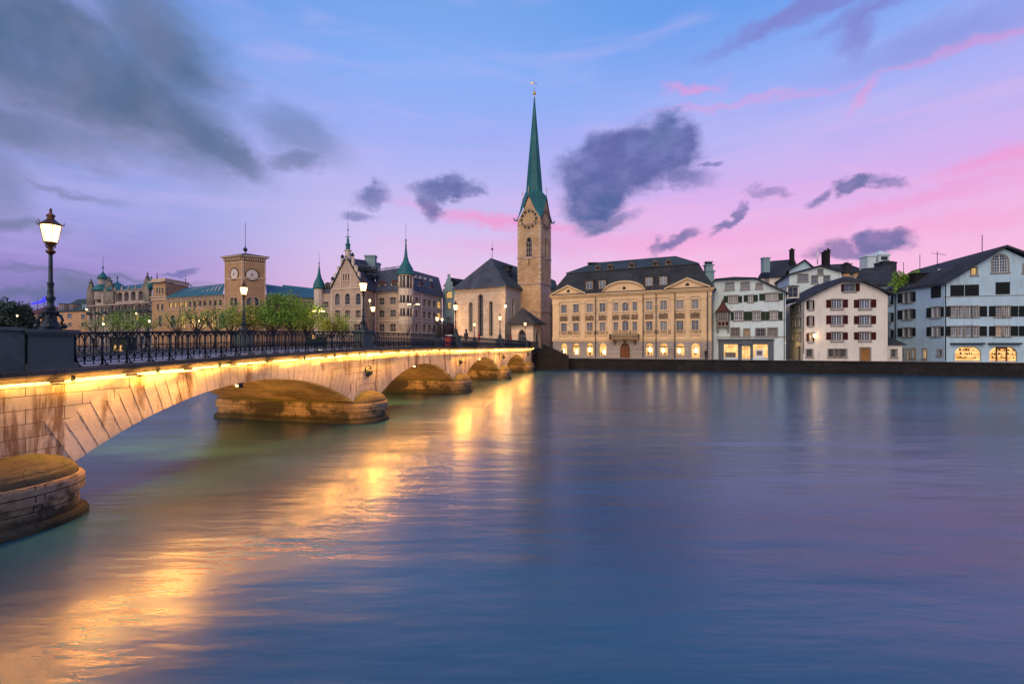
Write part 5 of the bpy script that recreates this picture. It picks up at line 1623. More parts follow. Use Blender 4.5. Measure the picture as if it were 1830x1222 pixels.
# tower
TW = 5.4
ft = Fac(925, 99.7, 966, 97.0); fu = Fac(966, 97.0, 984.5, 101.6)
zt = lambda y: ft.z_(*ZC(775, y))
zg = 31.3
tz = [zt(735), zt(498), zt(272)]
for ff, mats in ((ft, TOWER), (fu, TOWER)):
    gx = [(0, 0), (.16, .27), (.30, .55), (.42, .84), (.5, 1.0)]
    L = ff.L
    out = [(0, tz[1]), (L, tz[1])] + [(L - L * a, zg + 5.1 * h) for a, h in gx] + [(L * a, zg + 5.1 * h) for a, h in gx[-2::-1]]
    s_ = Side(ch, ff, tz[1], zg, mats, out, .4)
    s_.win(L * .5 - .75, L * .5 + .75, zg - 8.2, zg - 3.7, 3, 4, 'pointed', None, .10, CHURCH, CHURCH, 'belfry_window')
    s_.win(L * .5 - .13, L * .5 + .13, tz[1] + 4.0, tz[1] + 5.6, 1, 1, 'rect', None, .03, TOWER, None, 'slit_window')
    s_.build()
    s_ = Side(ch, ff, 1.9, tz[1], TOWERLOW if ff is fu else TOWER, None, .3)
    for k in (3.4, 7.5): s_.win(L * .6 - .12, L * .6 + .12, k, k + 1.2, 1, 1, 'rect', None, .03, TOWER, None, 'slit_window')
    s_.build()
    m_ = MB()
    for z_ in tz: m_.box((-.12, -.14, z_ - .12), (L + .12, .01, z_ + .12))
    m_.box((-.1, -.1, zg - .9), (L + .1, .008, zg - .75))
    part(ch, ff, 'string_course', m_, TOWERLOW)
    # quoins
    m_ = MB(); rng = random.Random(5); z_ = tz[1] + .2
    while z_ < zg - 1:
        for e_ in (0, 1):
            ww = rng.choice((.35, .6)); m_.box((-.02 if e_ == 0 else L - ww, -.03, z_), (ww if e_ == 0 else L + .02, .005, z_ + .42))
        z_ += .46 if rng.random() < .6 else .95
    part(ch, ff, 'quoins', m_, CHURCH)
    # clock: ring of dark numeral blocks on stone with gilt hands
    cx, cz = L * .5, zg + .15
    m_ = MB()
    for i in range(12):
        a = 2 * math.pi * i / 12; rr = 1.75
        x_, z_ = cx + rr * math.sin(a), cz + rr * math.cos(a)
        e1 = Vector((math.cos(a), 0, -math.sin(a))); e2 = Vector((math.sin(a), 0, math.cos(a)))
        c_ = Vector((x_, -.09, z_)); c0 = Vector((x_, -.02, z_))
        v = [c_ + e1 * u_ + e2 * w_ for u_, w_ in ((-.27, -.22), (.27, -.22), (.31, .26), (-.31, .26))] + [c0 + e1 * u_ + e2 * w_ for u_, w_ in ((-.27, -.22), (.27, -.22), (.31, .26), (-.31, .26))]
        m_.add([tuple(p) for p in v], [[0, 1, 2, 3], [1, 0, 4, 5], [2, 1, 5, 6], [3, 2, 6, 7], [0, 3, 7, 4]], 0)
    for a, l_, w_ in ((R(-82), 1.1, .09), (R(-8), 1.6, .07)):
        e2 = Vector((math.sin(a), 0, math.cos(a))); e1 = Vector((math.cos(a), 0, -math.sin(a))); c_ = Vector((cx, -.12, cz))
        v = [c_ - e2 * .3 - e1 * w_, c_ - e2 * .3 + e1 * w_, c_ + e2 * l_ + e1 * w_ * .4, c_ + e2 * l_ - e1 * w_ * .4]
        m_.add([tuple(p) for p in v], [[0, 1, 2, 3]], 1)
    for rr in (1.38, 2.12):
        m_.tube([(cx + rr * math.sin(2 * math.pi * i / 28), -.05, cz + rr * math.cos(2 * math.pi * i / 28)) for i in range(29)], .035, 4, 1)
    part(ch, ff, 'clock', m_, [LAMPIRON, GOLD])
cW = [ft.pt(0, 0, 0), ft.pt(ft.L, 0, 0), fu.pt(fu.L, 0, 0)]; cW.append(cW[0] + cW[2] - cW[1])
shell(ch, [cW[1], cW[2], cW[3], cW[0]], 1.9, zg, TOWER, skip=(0, 3))
# spire: four gables, concave skirt, slender eight-sided needle
cc = (cW[0] + cW[2]) / 2
m_ = MB(Matrix.Translation(-ch.location))
ring1 = 1.95
zr1 = 37.8
for k in range(4):
    a_, b2 = cW[k], cW[(k + 1) % 4]
    mid_ = (a_ + b2) / 2
    nrm = (mid_ - cc); nrm.z = 0; nrm.normalize()
    def rake(sg):
        base_ = a_ if sg < 0 else b2
        pts = []
        for u_, h in ((0, 0), (.16, .27), (.30, .55), (.42, .84), (.5, 1.0)):
            p_ = base_.lerp(b2 if sg < 0 else a_, u_) + nrm * .25; pts.append(Vector((p_.x, p_.y, zg + .18 + 5.1 * h)))
        cd = (base_ - cc); cd.z = 0; rc = cd.length; cd.normalize()
        cl = [Vector((cc.x + cd.x * r_, cc.y + cd.y * r_, z_)) for r_, z_ in ((rc + .45, zg + .1), (rc - .55, zg + 1.9), (rc - 1.15, zg + 3.6), (rc - 1.6, zg + 5.2), (ring1 * 1.08, zr1))]
        return pts, cl
    top_mid = Vector((cc.x + nrm.x * ring1, cc.y + nrm.y * ring1, zr1))
    for sg in (-1, 1):
        pts, cl = rake(sg)
        for i in range(4):
            qd_ = [pts[i], pts[i + 1], cl[i + 1], cl[i]]
            m_.add([tuple(p) for p in (qd_ if sg < 0 else qd_[::-1])], [[0, 1, 2, 3]])
        t3 = [pts[4], top_mid, cl[4]]
        m_.add([tuple(p) for p in t3], [[0, 1, 2]])
m_.build('spire_skirt', COPPER, ch)
m_ = MB(Matrix.Translation(Vector((cc.x, cc.y, 0)) - ch.location))
aa0 = math.atan2((cW[1] - cc).y, (cW[1] - cc).x)
m_.lathe([(2.1, 37.0), (1.98, 37.8), (1.72, 41.0), (1.35, 45.2), (.95, 49.6), (.55, 54.0), (.25, 57.3), (.10, 59.0)], 8, smooth=False, a0=aa0)
m_.build('spire', COPPER, ch)
m_ = MB(Matrix.Translation(Vector((cc.x, cc.y, 0)) - ch.location))
m_.lathe([(.05, 58.9), (.12, 59.2), (.06, 59.4), (.3, 59.65), (.36, 59.9), (.28, 60.2), (.05, 60.4)], 10); m_.tube([(0, 0, 60.3), (0, 0, 62.6)], .04, 5); m_.tube([(-.6, 0, 62.1), (.7, 0, 62.1)], .05, 4); m_.box((-.75, -.03, 61.95), (-.3, .03, 62.4))
m_.build('finial', GOLD, ch)
for k in range(4):
    m_ = MB(Matrix.Translation(-ch.location)); e_ = cW[k]; dd_ = (e_ - cc); dd_.z = 0; dd_.normalize()
    b0 = Vector((e_.x, e_.y, zg + .2)); m_.tube([tuple(b0), tuple(b0 + dd_ * .6 + Vector((0, 0, -.1))), tuple(b0 + dd_ * 1.0 + Vector((0, 0, .4)))], .16, 6, r2=.05)
    m_.lathe([(.05, 0), (.2, .1), (.12, .35), (.02, .5)], 6, tuple(b0 + dd_ * .7)); m_.build('gargoyle', COPPER, ch)
    mid_ = (cW[k] + cW[(k + 1) % 4]) / 2; nrm = mid_ - cc; nrm.z = 0; nrm.normalize()
    m_ = MB(Matrix.Translation(-ch.location)); pp_ = mid_ + nrm * .2; m_.tube([(pp_.x, pp_.y, zg + 5.2), (pp_.x, pp_.y, zg + 7.3)], .05, 5); m_.lathe([(.02, 0), (.2, .2), (.02, .4)], 8, (pp_.x, pp_.y, zg + 6.6)); m_.build('finial', GOLD, ch)
# porch
fp = Fac(914, 91.5, 953, 89.5); fq = Fac(953, 89.52, 967, 93.0)
sd = Side(ch, fp, 1.9, fp.z_(*ZC(700, 832)), CHURCH, depth=.5)
sd.win(fp.s_(ZC(592)[0]), fp.s_(ZC(655)[0]), 3.6, fp.z_(*ZC(620, 888)), 3, 3, 'pointed', None, .1, STONETRIM, CHURCH, 'porch_arch'); sd.build()
sd = Side(ch, fq, 1.9, fq.z_(*ZC(755, 832)), CHURCH, depth=.5)
sd.win(fq.s_(ZC(738)[0]), fq.s_(ZC(773)[0]), 2.2, fq.z_(*ZC(755, 885)), 2, 4, 'pointed', None, .08, STONETRIM, CHURCH, 'porch_arch'); sd.build()
zp = fp.z_(*ZC(700, 832))
pa = [fp.pt(-.7, zp - .1, .8), fp.pt(fp.L + .7, zp - .1, .9), fq.pt(fq.L + 1.2, zp - .1, .7), fp.pt(-.5, zp - .1, -6)]
tp = P(*ZC(628, 702), 93.5)
roof(ch, [[tuple(pa[0]), tuple(pa[1]), tuple(tp)], [tuple(pa[1]), tuple(pa[2]), tuple(tp)], [tuple(pa[3]), tuple(pa[0]), tuple(tp)]], TILE, .18)
# nave to the right behind the tower
fn = Fac(980, 112, 992, 111); sd = Side(ch, fn, 1.9, fn.z_(*ZC(885, 545)), CHURCH); sd.build()
fd = Fac(984.3, 101.7, 989.5, 101.6); sd = Side(ch, fd, 1.9, fd.z_(*ZC(875, 655)), DARKST); sd.build()
zn = fn.z_(*ZC(885, 545)); roof(ch, [[tuple(fn.pt(-1, zn, .4)), tuple(fn.pt(fn.L + 1, zn, .4)), tuple(P(*ZC(905, 478), 115)), tuple(P(*ZC(868, 462), 116))]], SLATEG, .2)

# ---------------------------------------------------------------- stone hall with stepped gable
fg = Fac(592, 126.0, 650, 121.5); fh = Fac(650.2, 121.6, 671, 131.0); fw = Fac(671.2, 130.6, 734, 125.0); fe = Fac(734.2, 125.1, 790, 144.0)
hl_ = thing('town_hall', 'large pale stone hall with steep gable, slate roofs and green-capped corner oriel', 'building', fw.pt(fw.L, SQ, 0))
Z2 = conv(560, 440, .1309)
HE = 19.4
EG = fg.z_(*Z2(450, 578))
gz = lambda x, y: fg.z_(*Z2(x, y)); gs = lambda x: fg.s_(Z2(x)[0])
apx, apz = gs(455), gz(455, 150)
sd = Side(hl_, fg, SQ, EG, HALL, [(0, SQ), (fg.L, SQ), (fg.L, EG), (apx, apz), (0, EG)], .5)
for x0, x1 in ((296, 366), (432, 503), (577, 650)):
    sd.win(gs(x0), gs(x1), gz(x0, 806 if x0 < 400 else 800), gz(x0, 645), 3, 3, 'round', None, .1, GREYF, HALLTRIM)
    sd.win(gs(x0), gs(x1), gz(x0, 980), gz(x0, 875), 4, 2, 'rect', None, .09, HALLTRIM, HALLTRIM)
for x0, x1 in ((275, 350), (405, 492), (550, 635)):
    sd.win(gs(x0), gs(x1), gz(x0, 1165), gz(x0, 1060), 4, 2, 'rect', None, .09, HALLTRIM, HALLTRIM)
for x0, x1 in ((405, 428), (438, 461), (473, 496)):
    sd.win(gs(x0), gs(x1), gz(x0, 470), gz(x0, 375), 1, 2, 'round', None, .06, HALLTRIM, HALLTRIM)
sd.build()
m_ = MB()
for x_ in (375, 518): m_.box((gs(x_) - .2, -.15, gz(x_, 578)), (gs(x_) + .2, .01, gz(x_, 330 if x_ < 400 else 350)))
m_.box((-.1, -.2, EG - .2), (fg.L + .1, .01, EG + .1)); m_.box((-.1, -.15, gz(450, 1030) - .1), (fg.L + .1, .01, gz(450, 1010)))
m_.box((-.05, -.12, SQ), (.5, .011, EG - .21)); m_.box((fg.L - .7, -.12, SQ), (fg.L + .05, .011, EG - .21))
part(hl_, fg, 'gable_trim', m_, HALLTRIM)
m_ = MB()
for (x0, z0), (x1, z1) in ((( -.2, EG - .2), (apx, apz + .1)), ((apx, apz + .1), (fg.L + .2, EG - .2))):
    m_.add([(x0, -.3, z0), (x1, -.3, z1), (x1, -.3, z1 + .45), (x0, -.3, z0 + .45), (x0, .3, z0), (x1, .3, z1), (x1, .3, z1 + .45), (x0, .3, z0 + .45)], [[0, 1, 2, 3], [3, 2, 6, 7], [1, 0, 4, 5]])
part(hl_, fg, 'gable_coping', m_, LAMPIRON)
m_ = MB()
for x0, x1, yt, yb in ((365, 402, 185, 330), (318, 352, 292, 420), (278, 312, 385, 500), (236, 268, 485, 590), (512, 546, 165, 290), (550, 592, 282, 400), (592, 628, 372, 480)):
    xm, rr = gs((x0 + x1) / 2), (gs(x1) - gs(x0)) / 2
    m_ = MB(); m_.lathe([(rr * .8, 0), (rr, .5), (rr, gz(x0, yt) - gz(x0, yb)), (rr * 1.15, gz(x0, yt) - gz(x0, yb) + .1), (.1, gz(x0, yt) - gz(x0, yb) + .5)], 8, (xm, .4, gz(x0, yb)), smooth=False)
    part(hl_, fg, 'gable_turret', m_, HALLTRIM)
m_ = MB()
for x_, y_ in ((383, 185), (250, 485), (520, 160)):
    m_ = MB(); m_.lathe([(.35, -.2), (.45, 0), (.2, .3), (.5, .7), (.45, 1.1), (.1, 1.5)], 8, (gs(x_), .4, gz(x_, y_)))
    part(hl_, fg, 'gable_urn', m_, LAMPIRON)
m_ = MB(); m_.lathe([(.9, -.6), (.75, .3), (.75, 1.6), (1.0, 1.8), (1.0, 2.0)], 8, (apx, .5, apz), smooth=False); part(hl_, fg, 'gable_pedestal', m_, HALLTRIM)
m_ = MB(); m_.lathe([(.6, 2.0), (.55, 3.2), (.75, 3.4), (.35, 4.0), (.3, 5.0), (.1, 5.6), (.06, 9.0)], 8, (apx, .5, apz), smooth=False); m_.tube([(apx - .9, .5, apz + 5.6), (apx + .9, .5, apz + 5.6)], .1, 5); m_.lathe([(.05, 7.2), (.25, 7.45), (.05, 7.7)], 8, (apx, .5, apz)); m_.tube([(apx, .5, apz + 8.8), (apx, .5, apz + 13)], .05, 4); part(hl_, fg, 'roof_lantern', m_, COPPER)
sd = Side(hl_, fh, SQ, HE + .4, HALL, None, .4)
for y0, y1 in ((700, 792), (878, 975), (1058, 1160)):
    for x0, x1 in ((765, 785), (793, 815)): sd.win(fh.s_(Z2(x0)[0]), fh.s_(Z2(x1)[0]), fh.z_(*Z2(x0, y1)), fh.z_(*Z2(x0, y0)), 2, 2, 'rect', None, .08, HALLTRIM, HALLTRIM)
sd.build()
sd = Side(hl_, fw, SQ, HE, HALL, None, .4)
wz = lambda x, y: fw.z_(*Z2(x, y)); ws = lambda x: fw.s_(Z2(x)[0])
rows = [(wz(1085, 793), wz(1085, 695)), (wz(1085, 968), wz(1085, 867)), (wz(1085, 1168), wz(1085, 1055))]
for z0, z1 in rows:
    for x0, x1 in ((893, 975), (1042, 1130)): sd.win(ws(x0), ws(x1), z0, z1, 4, 2, 'rect', 'blue' if x0 > 1000 and z0 > 10 else None, .09, HALLTRIM, HALLTRIM)
sd.build()
m_ = MB()
for z_, d_ in ((rows[0][0] - .55, .12), (rows[1][0] - 1.0, .2), (HE - .3, .35)): m_.box((-.0, -d_, z_ - .15), (fw.L + .1, .01, z_ + .12))
part(hl_, fw, 'string_course', m_, HALLTRIM)
sd = Side(hl_, fe, SQ, HE, HALL, None, .4)
for i, (x0, x1) in enumerate(((1283, 1316), (1355, 1390), (1405, 1438), (1453, 1487), (1497, 1530))):
    for z0, z1 in rows: sd.win(fe.s_(ZS(x0)[0]), fe.s_(ZS(x1)[0]), z0, z1, 3, 2, 'rect', 'lit' if i == 4 else None, .09, HALLTRIM, HALLTRIM)
sd.build()
m_ = MB()
for z_, d_ in ((rows[0][0] - .55, .12), (rows[1][0] - 1.0, .2), (HE - .3, .35)): m_.box((-.0, -d_, z_ - .15), (fe.L + .1, .01, z_ + .12))
m_.tube([(fe.s_(ZS(1340)[0]), -.2, 4), (fe.s_(ZS(1340)[0]), -.2, HE)], .12, 5)
part(hl_, fe, 'string_course', m_, HALLTRIM)
# corner oriel
cr = fw.pt(fw.L - 1.0, 0, .8)
rz = rows[1][0] - .9
m_ = MB(Matrix.Translation(Vector((cr.x, cr.y, 0)) - hl_.location))
m_.lathe([(.3, rz - 3.8), (1.2, rz - 2.4), (1.9, rz - 1.2), (2.1, rz - .2), (2.15, rz), (2.0, rz + .05), (2.0, rows[1][0] - .15), (2.1, rows[1][0] - .1), (2.0, rows[1][0])], 12, smooth=False)
m_.build('oriel_corbel', HALLTRIM, hl_)
for za, zb in ((rows[1][1], rows[0][0]), (rows[0][1], HE + .2), (HE + 3.6, HE + 4.0)):
    m_ = MB(Matrix.Translation(Vector((cr.x, cr.y, 0)) - hl_.location)); m_.lathe([(2.0, za), (2.08, za + .1), (2.08, zb - .1), (2.0, zb)], 12, smooth=False); m_.build('oriel_band', HALLTRIM, hl_)
m_ = MB(Matrix.Translation(Vector((cr.x, cr.y, 0)) - hl_.location)); m_.lathe([(1.85, rows[1][0]), (1.85, HE + 3.6)], 12, smooth=False); m_.build('oriel_glazing', GDARK, hl_)
m_ = MB(Matrix.Translation(Vector((cr.x, cr.y, 0)) - hl_.location))
for i in range(12):
    a = 2 * math.pi * (i + .5) / 12; r_ = 1.93
    for za, zb in ((rows[1][0], rows[1][1]), (rows[0][0], rows[0][1]), (HE + .2, HE + 3.6)):
        m_ = MB(Matrix.Translation(Vector((cr.x, cr.y, 0)) - hl_.location)); m_.tube([(r_ * math.cos(a), r_ * math.sin(a), za), (r_ * math.cos(a), r_ * math.sin(a), zb)], .26 if i % 2 else .14, 4); m_.build('mullion', HALLTRIM, hl_)
m_ = MB(Matrix.Translation(Vector((cr.x, cr.y, 0)) - hl_.location))
m_.lathe([(2.6, HE + 3.95), (2.5, HE + 4.2), (2.15, HE + 5.0), (1.9, HE + 5.8), (1.4, HE + 6.7), (.85, HE + 7.7), (.5, HE + 9.0), (.28, HE + 11.0), (.14, HE + 13.2), (.3, HE + 13.5), (.05, HE + 13.9), (.04, HE + 18)], 12)
m_.build('oriel_roof', COPPER, hl_)
# roofs
Cc = fw.pt(fw.L + .4, HE, .6); Aa = fw.pt(-.2, HE, .5); Ee = fe.pt(fe.L + .2, HE, .6)
Rr = P(719, 478, 133.5); R1 = P(674, 484.5, 137.5); R2 = P(784, 496, 151)
roof(hl_, [[tuple(Aa), tuple(Cc), tuple(Rr), tuple(R1)], [tuple(Cc), tuple(Ee), tuple(R2), tuple(Rr)], [tuple(R1), tuple(Rr), tuple(R2), tuple(P(700, 500, 160))]], TILEBLUE, .3)
ga, gb = fg.pt(apx, apz - .2, -.3), P(662, 466, 141)
roof(hl_, [[tuple(ga), tuple(fg.pt(fg.L + .2, EG - .3, -.3)), tuple(fh.pt(fh.L + .5, HE + .2, .5)), tuple(gb)], [tuple(fg.pt(-.2, EG - .3, -.3)), tuple(ga), tuple(gb), tuple(P(612, 505, 142))]], TILEBLUE, .3)
for x_, y_ in ((620, 318), (712, 330), (805, 350), (725, 425), (808, 438)):
    Yd = 126 + (x_ - 620) * .035; p_ = P(*Z2(x_, y_), Yd + 1.0 - (y_ - 318) * .004)
    m_ = MB(Matrix.Translation(p_ - hl_.location) @ Matrix.Rotation(fh.ang, 4, 'Z')); m_.box((-.5, -1.2, -.4), (.5, 1.5, .6), 1); m_.add([(-.7, -1.4, .6), (.7, -1.4, .6), (0, -1.4, 1.5), (-.7, 2, .6), (.7, 2, .6), (0, 2, 1.5)], [[0, 1, 2], [0, 2, 5, 3], [1, 4, 5, 2]], 0); m_.build('dormer', [TILEBLUE, LAMPIRON], hl_)
m_ = MB(Matrix.Translation(-hl_.location))
for x_, y0, y1, Y, w_ in ((785, 130, 250, 138, 3.0), (848, 232, 340, 140, 2.6)):
    a, c = P(*Z2(x_, y1), Y), P(*Z2(x_, y0), Y); m_.box((a.x - w_ * .5, Y - 1, a.z - 2), (a.x + w_ * .5, Y + 1, c.z - .5)); m_.box((a.x - w_ * .56, Y - 1.15, c.z - .499), (a.x + w_ * .56, Y + 1.15, c.z)); m_.build('chimney', TEALP, hl_); m_ = MB(Matrix.Translation(-hl_.location))

for xz, wd in ((912, 1.9), (1082, 2.0)):
    dormer(hl_, fw, ws(xz), .8, HE + .55, 2.2, 1.7, 3.5, HALLTRIM, TILERED, None, 'rect', 3, 1, .5, HALLTRIM)
for xz in (1370, 1470):
    dormer(hl_, fe, fe.s_(ZS(xz)[0]), .8, HE + .55, 2.2, 1.6, 3.0, HALLTRIM, TILERED, None, 'rect', 3, 1, .5, HALLTRIM)
m_ = MB(Matrix.Translation(-hl_.location))
for (x_, y_), Y in (((1240, 560), 131.5), ((1295, 573), 134.5), ((1340, 582), 137), ((1385, 592), 139.5), ((1440, 604), 142.5)):
    p_ = P(*ZS(x_, y_), Y); m_ = MB(Matrix.Translation(-hl_.location)); m_.box((p_.x - .35, p_.y - 1.5, p_.z - .1), (p_.x + .35, p_.y + .2, p_.z + .75)); m_.build('skylight', GREYF, hl_)
for x_ in (940, 1000, 1060):
    p_ = P(*ZS(x_, 492 - (x_ - 940) * .12), 138.5); m_ = MB(Matrix.Translation(-hl_.location)); m_.slab([(p_.x, p_.y - 1.2, p_.z - .2), (p_.x + 1.2, p_.y - 1.4, p_.z - .1), (p_.x + 3.2, p_.y, p_.z + .9), (p_.x + 1.9, p_.y + .2, p_.z + .8)], .12); m_.build('skylight', GREYF, hl_)
# left wing of the hall
fk = Fac(563, 129, 592, 126.5)
sd = Side(hl_, fk, SQ, fk.z_(*ZS(440, 705)), HALL, None, .3)
for y0, y1 in ((790, 850), (900, 950), (1010, 1065)): sd.win(fk.s_(ZS(415)[0]), fk.s_(ZS(466)[0]), fk.z_(*ZS(440, y1)), fk.z_(*ZS(440, y0)), 4, 2, 'rect', None, .08, HALLTRIM, HALLTRIM)
sd.build()
ke = fk.z_(*ZS(440, 700)); roof(hl_, [[tuple(fk.pt(0, ke, .5)), tuple(fk.pt(fk.L, ke, .5)), tuple(fk.pt(fk.L, ke + 5.5, -7)), tuple(fk.pt(1, ke + 3, -7))]], TILEBLUE, .2)
dormer(hl_, fk, fk.s_(ZS(440)[0]), .6, ke + .4, 2.0, 1.8, 2.5, HALLTRIM, TILEBLUE, None, 'rect', 3, 1, .3, HALLTRIM)
tp = P(570.5, 560, 128.0)
m_ = MB(Matrix.Translation(Vector((tp.x, tp.y, 0)) - hl_.location)); tzz = EYE + (HY - 516) * 128 / F
m_.lathe([(1.35, SQ), (1.35, tzz)], 10, smooth=False); m_.build('turret', HALLTRIM, hl_)
m_ = MB(Matrix.Translation(Vector((tp.x, tp.y, 0)) - hl_.location))
m_.lathe([(1.75, tzz), (1.6, tzz + .4), (1.45, tzz + 1.2), (1.2, tzz + 2.0), (.7, tzz + 3.0), (.4, tzz + 4.2), (.18, tzz + 6.0), (.06, tzz + 7.0), (.25, tzz + 7.2), (.04, tzz + 7.5), (.03, tzz + 10)], 12); m_.build('turret_roof', COPPER, hl_)

# teal house with stepped gable
ftl = Fac(791, 146.0, 815, 142.0)
tl = thing('stepped_gable_house', 'grey-green house with stepped gable and lit windows between the hall and the church', 'building', ftl.pt(0, SQ, 0))
te = lambda x, y: (ftl.s_(ZS(x)[0]), ftl.z_(*ZS(x, y)))
st_ = [(0, SQ), (ftl.L, SQ), (ftl.L, te(1660, 650)[1])]
for x_, y_ in ((1640, 650), (1640, 600), (1625, 600), (1625, 560), (1618, 560), (1618, 530), (1592, 530), (1592, 575), (1580, 575), (1580, 620), (1565, 620), (1565, 670), (1548, 670)): st_.append(te(x_, y_))
st_.append((0, te(1548, 745)[1]))
sd = Side(tl, ftl, SQ, 30, TEALP, st_)
for x0, x1, y0, y1, lit, ar in ((1580, 1636, 698, 762, 'lit', 'seg'), (1594, 1625, 800, 862, 'lit', 'rect')):
    sd.win(te(x0, 0)[0], te(x1, 0)[0], te(x0, y1)[1], te(x0, y0)[1], 4, 2, ar, lit, .1, GREYF, STONETRIM)
sd.build()
t1 = te(1600, 560)
roof(tl, [[tuple(ftl.pt(0, te(1548, 640)[1], -.4)), tuple(ftl.pt(t1[0], t1[1], -.4)), tuple(ftl.pt(t1[0], t1[1], -14)), tuple(ftl.pt(0, te(1548, 640)[1], -14))],
          [tuple(ftl.pt(t1[0], t1[1], -.4)), tuple(P(*ZS(1740, 625), 150)), tuple(P(*ZS(1740, 600), 160)), tuple(ftl.pt(t1[0], t1[1], -14))]], TILEBLUE, .3)

# ---------------------------------------------------------------- long brick building with clock tower
fm_ = Fac(300, 150.5, 402, 140.5); fp1 = Fac(272, 153.5, 300, 150.6); t1_ = Fac(402, 139.6, 433.5, 136.6); t2_ = Fac(433.5, 136.6, 475, 140.2); fr2 = Fac(475, 141.0, 566, 153.0)
po = thing('brick_building', 'long yellow brick building with green glazed roof and square clock tower', 'building', t1_.pt(t1_.L, SQ, 0))
ZE = 19.8
sd = Side(po, fm_, SQ, ZE, BRICK, None, .35)
pz = lambda x, y: fm_.z_(*ZN(x, y)); ps = lambda x: fm_.s_(ZN(x)[0])
up = (pz(1181, 705), pz(1181, 655)); low = (pz(1083, 865), pz(1083, 775))
for i, x_ in enumerate((795, 833, 880, 922, 963, 1003, 1050, 1090, 1138, 1181, 1225)):
    sd.win(ps(x_) - .75, ps(x_) + .75, up[0], up[1], 2, 2, 'round', 'lit' if i in (0, 1, 2, 3) else None, .08, GREYF, BRICKTRIM)
for i, x_ in enumerate((815, 900, 987, 1083, 1163, 1235)):
    sd.win(ps(x_) - 1.15, ps(x_) + 1.15, low[0] - 1.0, low[1], 2, 3, 'round', 'lit' if i in (1, 2, 3, 4) else None, .1, GREYF, BRICKTRIM)
sd.build()
m_ = MB(); m_.box((0, -.6, ZE - .35), (fm_.L, .01, ZE)); m_.box((0, -.2, ZE - 1.5), (fm_.L, .01, ZE - 1.25)); m_.box((0, -.15, up[0] - .9), (fm_.L, .01, up[0] - .6))
for i in range(44): m_.box((i * fm_.L / 44, -.4, ZE - 1.2), (i * fm_.L / 44 + .28, .01, ZE - .36))
part(po, fm_, 'cornice', m_, BRICKTRIM)
sd = Side(po, fp1, SQ, fp1.z_(*ZN(700, 640)), BRICK, None, .35)
kz = lambda x, y: fp1.z_(*ZN(x, y)); ks = lambda x: fp1.s_(ZN(x)[0])
for x0, x1, y0, y1 in ((678, 697, 688, 745), (715, 735, 688, 745), (692, 720, 788, 885)): sd.win(ks(x0), ks(x1), kz(x0, y1), kz(x0, y0), 2, 3, 'round', None, .08, GREYF, BRICKTRIM)
sd.build()
pe = fp1.z_(*ZN(700, 635))
m_ = MB(); m_.box((-.3, -.6, pe), (fp1.L + .3, .01, pe + .4)); m_.box((-.1, -.3, pe - .9), (fp1.L + .1, .01, pe - .01)); part(po, fp1, 'cornice', m_, BRICKTRIM)
fat = Fac(273.5, 154.5, 296, 152.2); fas = Fac(296, 152.2, 337, 163)
az1 = fat.z_(*ZN(700, 505))
sd = Side(po, fat, pe, az1, BRICK, None, .3)
for x0 in (680, 703, 727): sd.win(fat.s_(ZN(x0 - 7)[0]), fat.s_(ZN(x0 + 7)[0]), fat.z_(*ZN(x0, 602)), fat.z_(*ZN(x0, 548)), 1, 2, 'round', None, .07, GREYF, BRICKTRIM)
sd.build(); Side(po, fas, pe, az1, BRICK).build()
m_ = MB(Matrix.Translation(-po.location)); m_.slab([tuple(fat.pt(-.8, az1 + .5, .9)), tuple(fat.pt(fat.L + .6, az1 + .5, .9)), tuple(fas.pt(fas.L + .5, az1 + .5, .9)), tuple(P(300, 500, 166))], .5); m_.slab([tuple(fat.pt(-.4, az1 + 1.3, .3)), tuple(fat.pt(fat.L + .3, az1 + 1.3, .3)), tuple(fas.pt(fas.L, az1 + 1.3, .3)), tuple(P(305, 500, 165))], .8); m_.build('attic_cornice', BRICKTRIM, po)
# roofs
rA, rB = fm_.pt(-.2, ZE + .05, .7), fm_.pt(fm_.L, ZE + .05, .7)
rC, rD = P(402, 507, 148), P(332, 514, 158)
roof(po, [[tuple(rA), tuple(rB), tuple(rC), tuple(rD)]], COPPERL, .25)
m_ = MB(Matrix.Translation(-po.location))
nrm_ = (rB - rA).cross(rD - rA).normalized()
for i in range(9):
    for (t0, t1, v0, v1) in ((.30 + i * .075, .335 + i * .075, .35, .85),):
        pts_ = []
        for t_, v_ in ((t0, v0), (t1, v0), (t1 + .02, v1), (t0 + .02, v1)):
            p_ = (rA.lerp(rB, t_)).lerp(rD.lerp(rC, t_), v_) + nrm_ * .18; pts_.append(tuple(p_))
        m_ = MB(Matrix.Translation(-po.location)); m_.slab(pts_, .12); m_.build('skylight', GREYF, po)
sd = Side(po, fr2, SQ, ZE, BRICK, None, .35)
for x0, x1 in ((1640, 1668), (1752, 1782), (1870, 1900)): sd.win(fr2.s_(ZN(x0)[0]), fr2.s_(ZN(x1)[0]), fr2.z_(*ZN(x0, 875)), fr2.z_(*ZN(x0, 800)), 2, 3, 'round', 'lit', .1, GREYF, BRICKTRIM)
for x0 in (1640, 1680, 1720, 1760, 1800, 1840, 1880, 1920, 1960, 2000): sd.win(fr2.s_(ZN(x0)[0]) - .6, fr2.s_(ZN(x0)[0]) + .6, up[0], up[1], 2, 2, 'round', None, .08, GREYF, BRICKTRIM)
sd.build()
m_ = MB(); m_.box((0, -.6, ZE - .35), (fr2.L, .01, ZE)); m_.box((0, -.3, ZE - 1.4), (fr2.L, .01, ZE - .36)); part(po, fr2, 'cornice', m_, BRICKTRIM)
ra, rb_, rc_, rd_ = fr2.pt(0, ZE + .05, .7), fr2.pt(fr2.L, ZE + .05, .7), P(570, 521, 160), P(475, 508, 148)
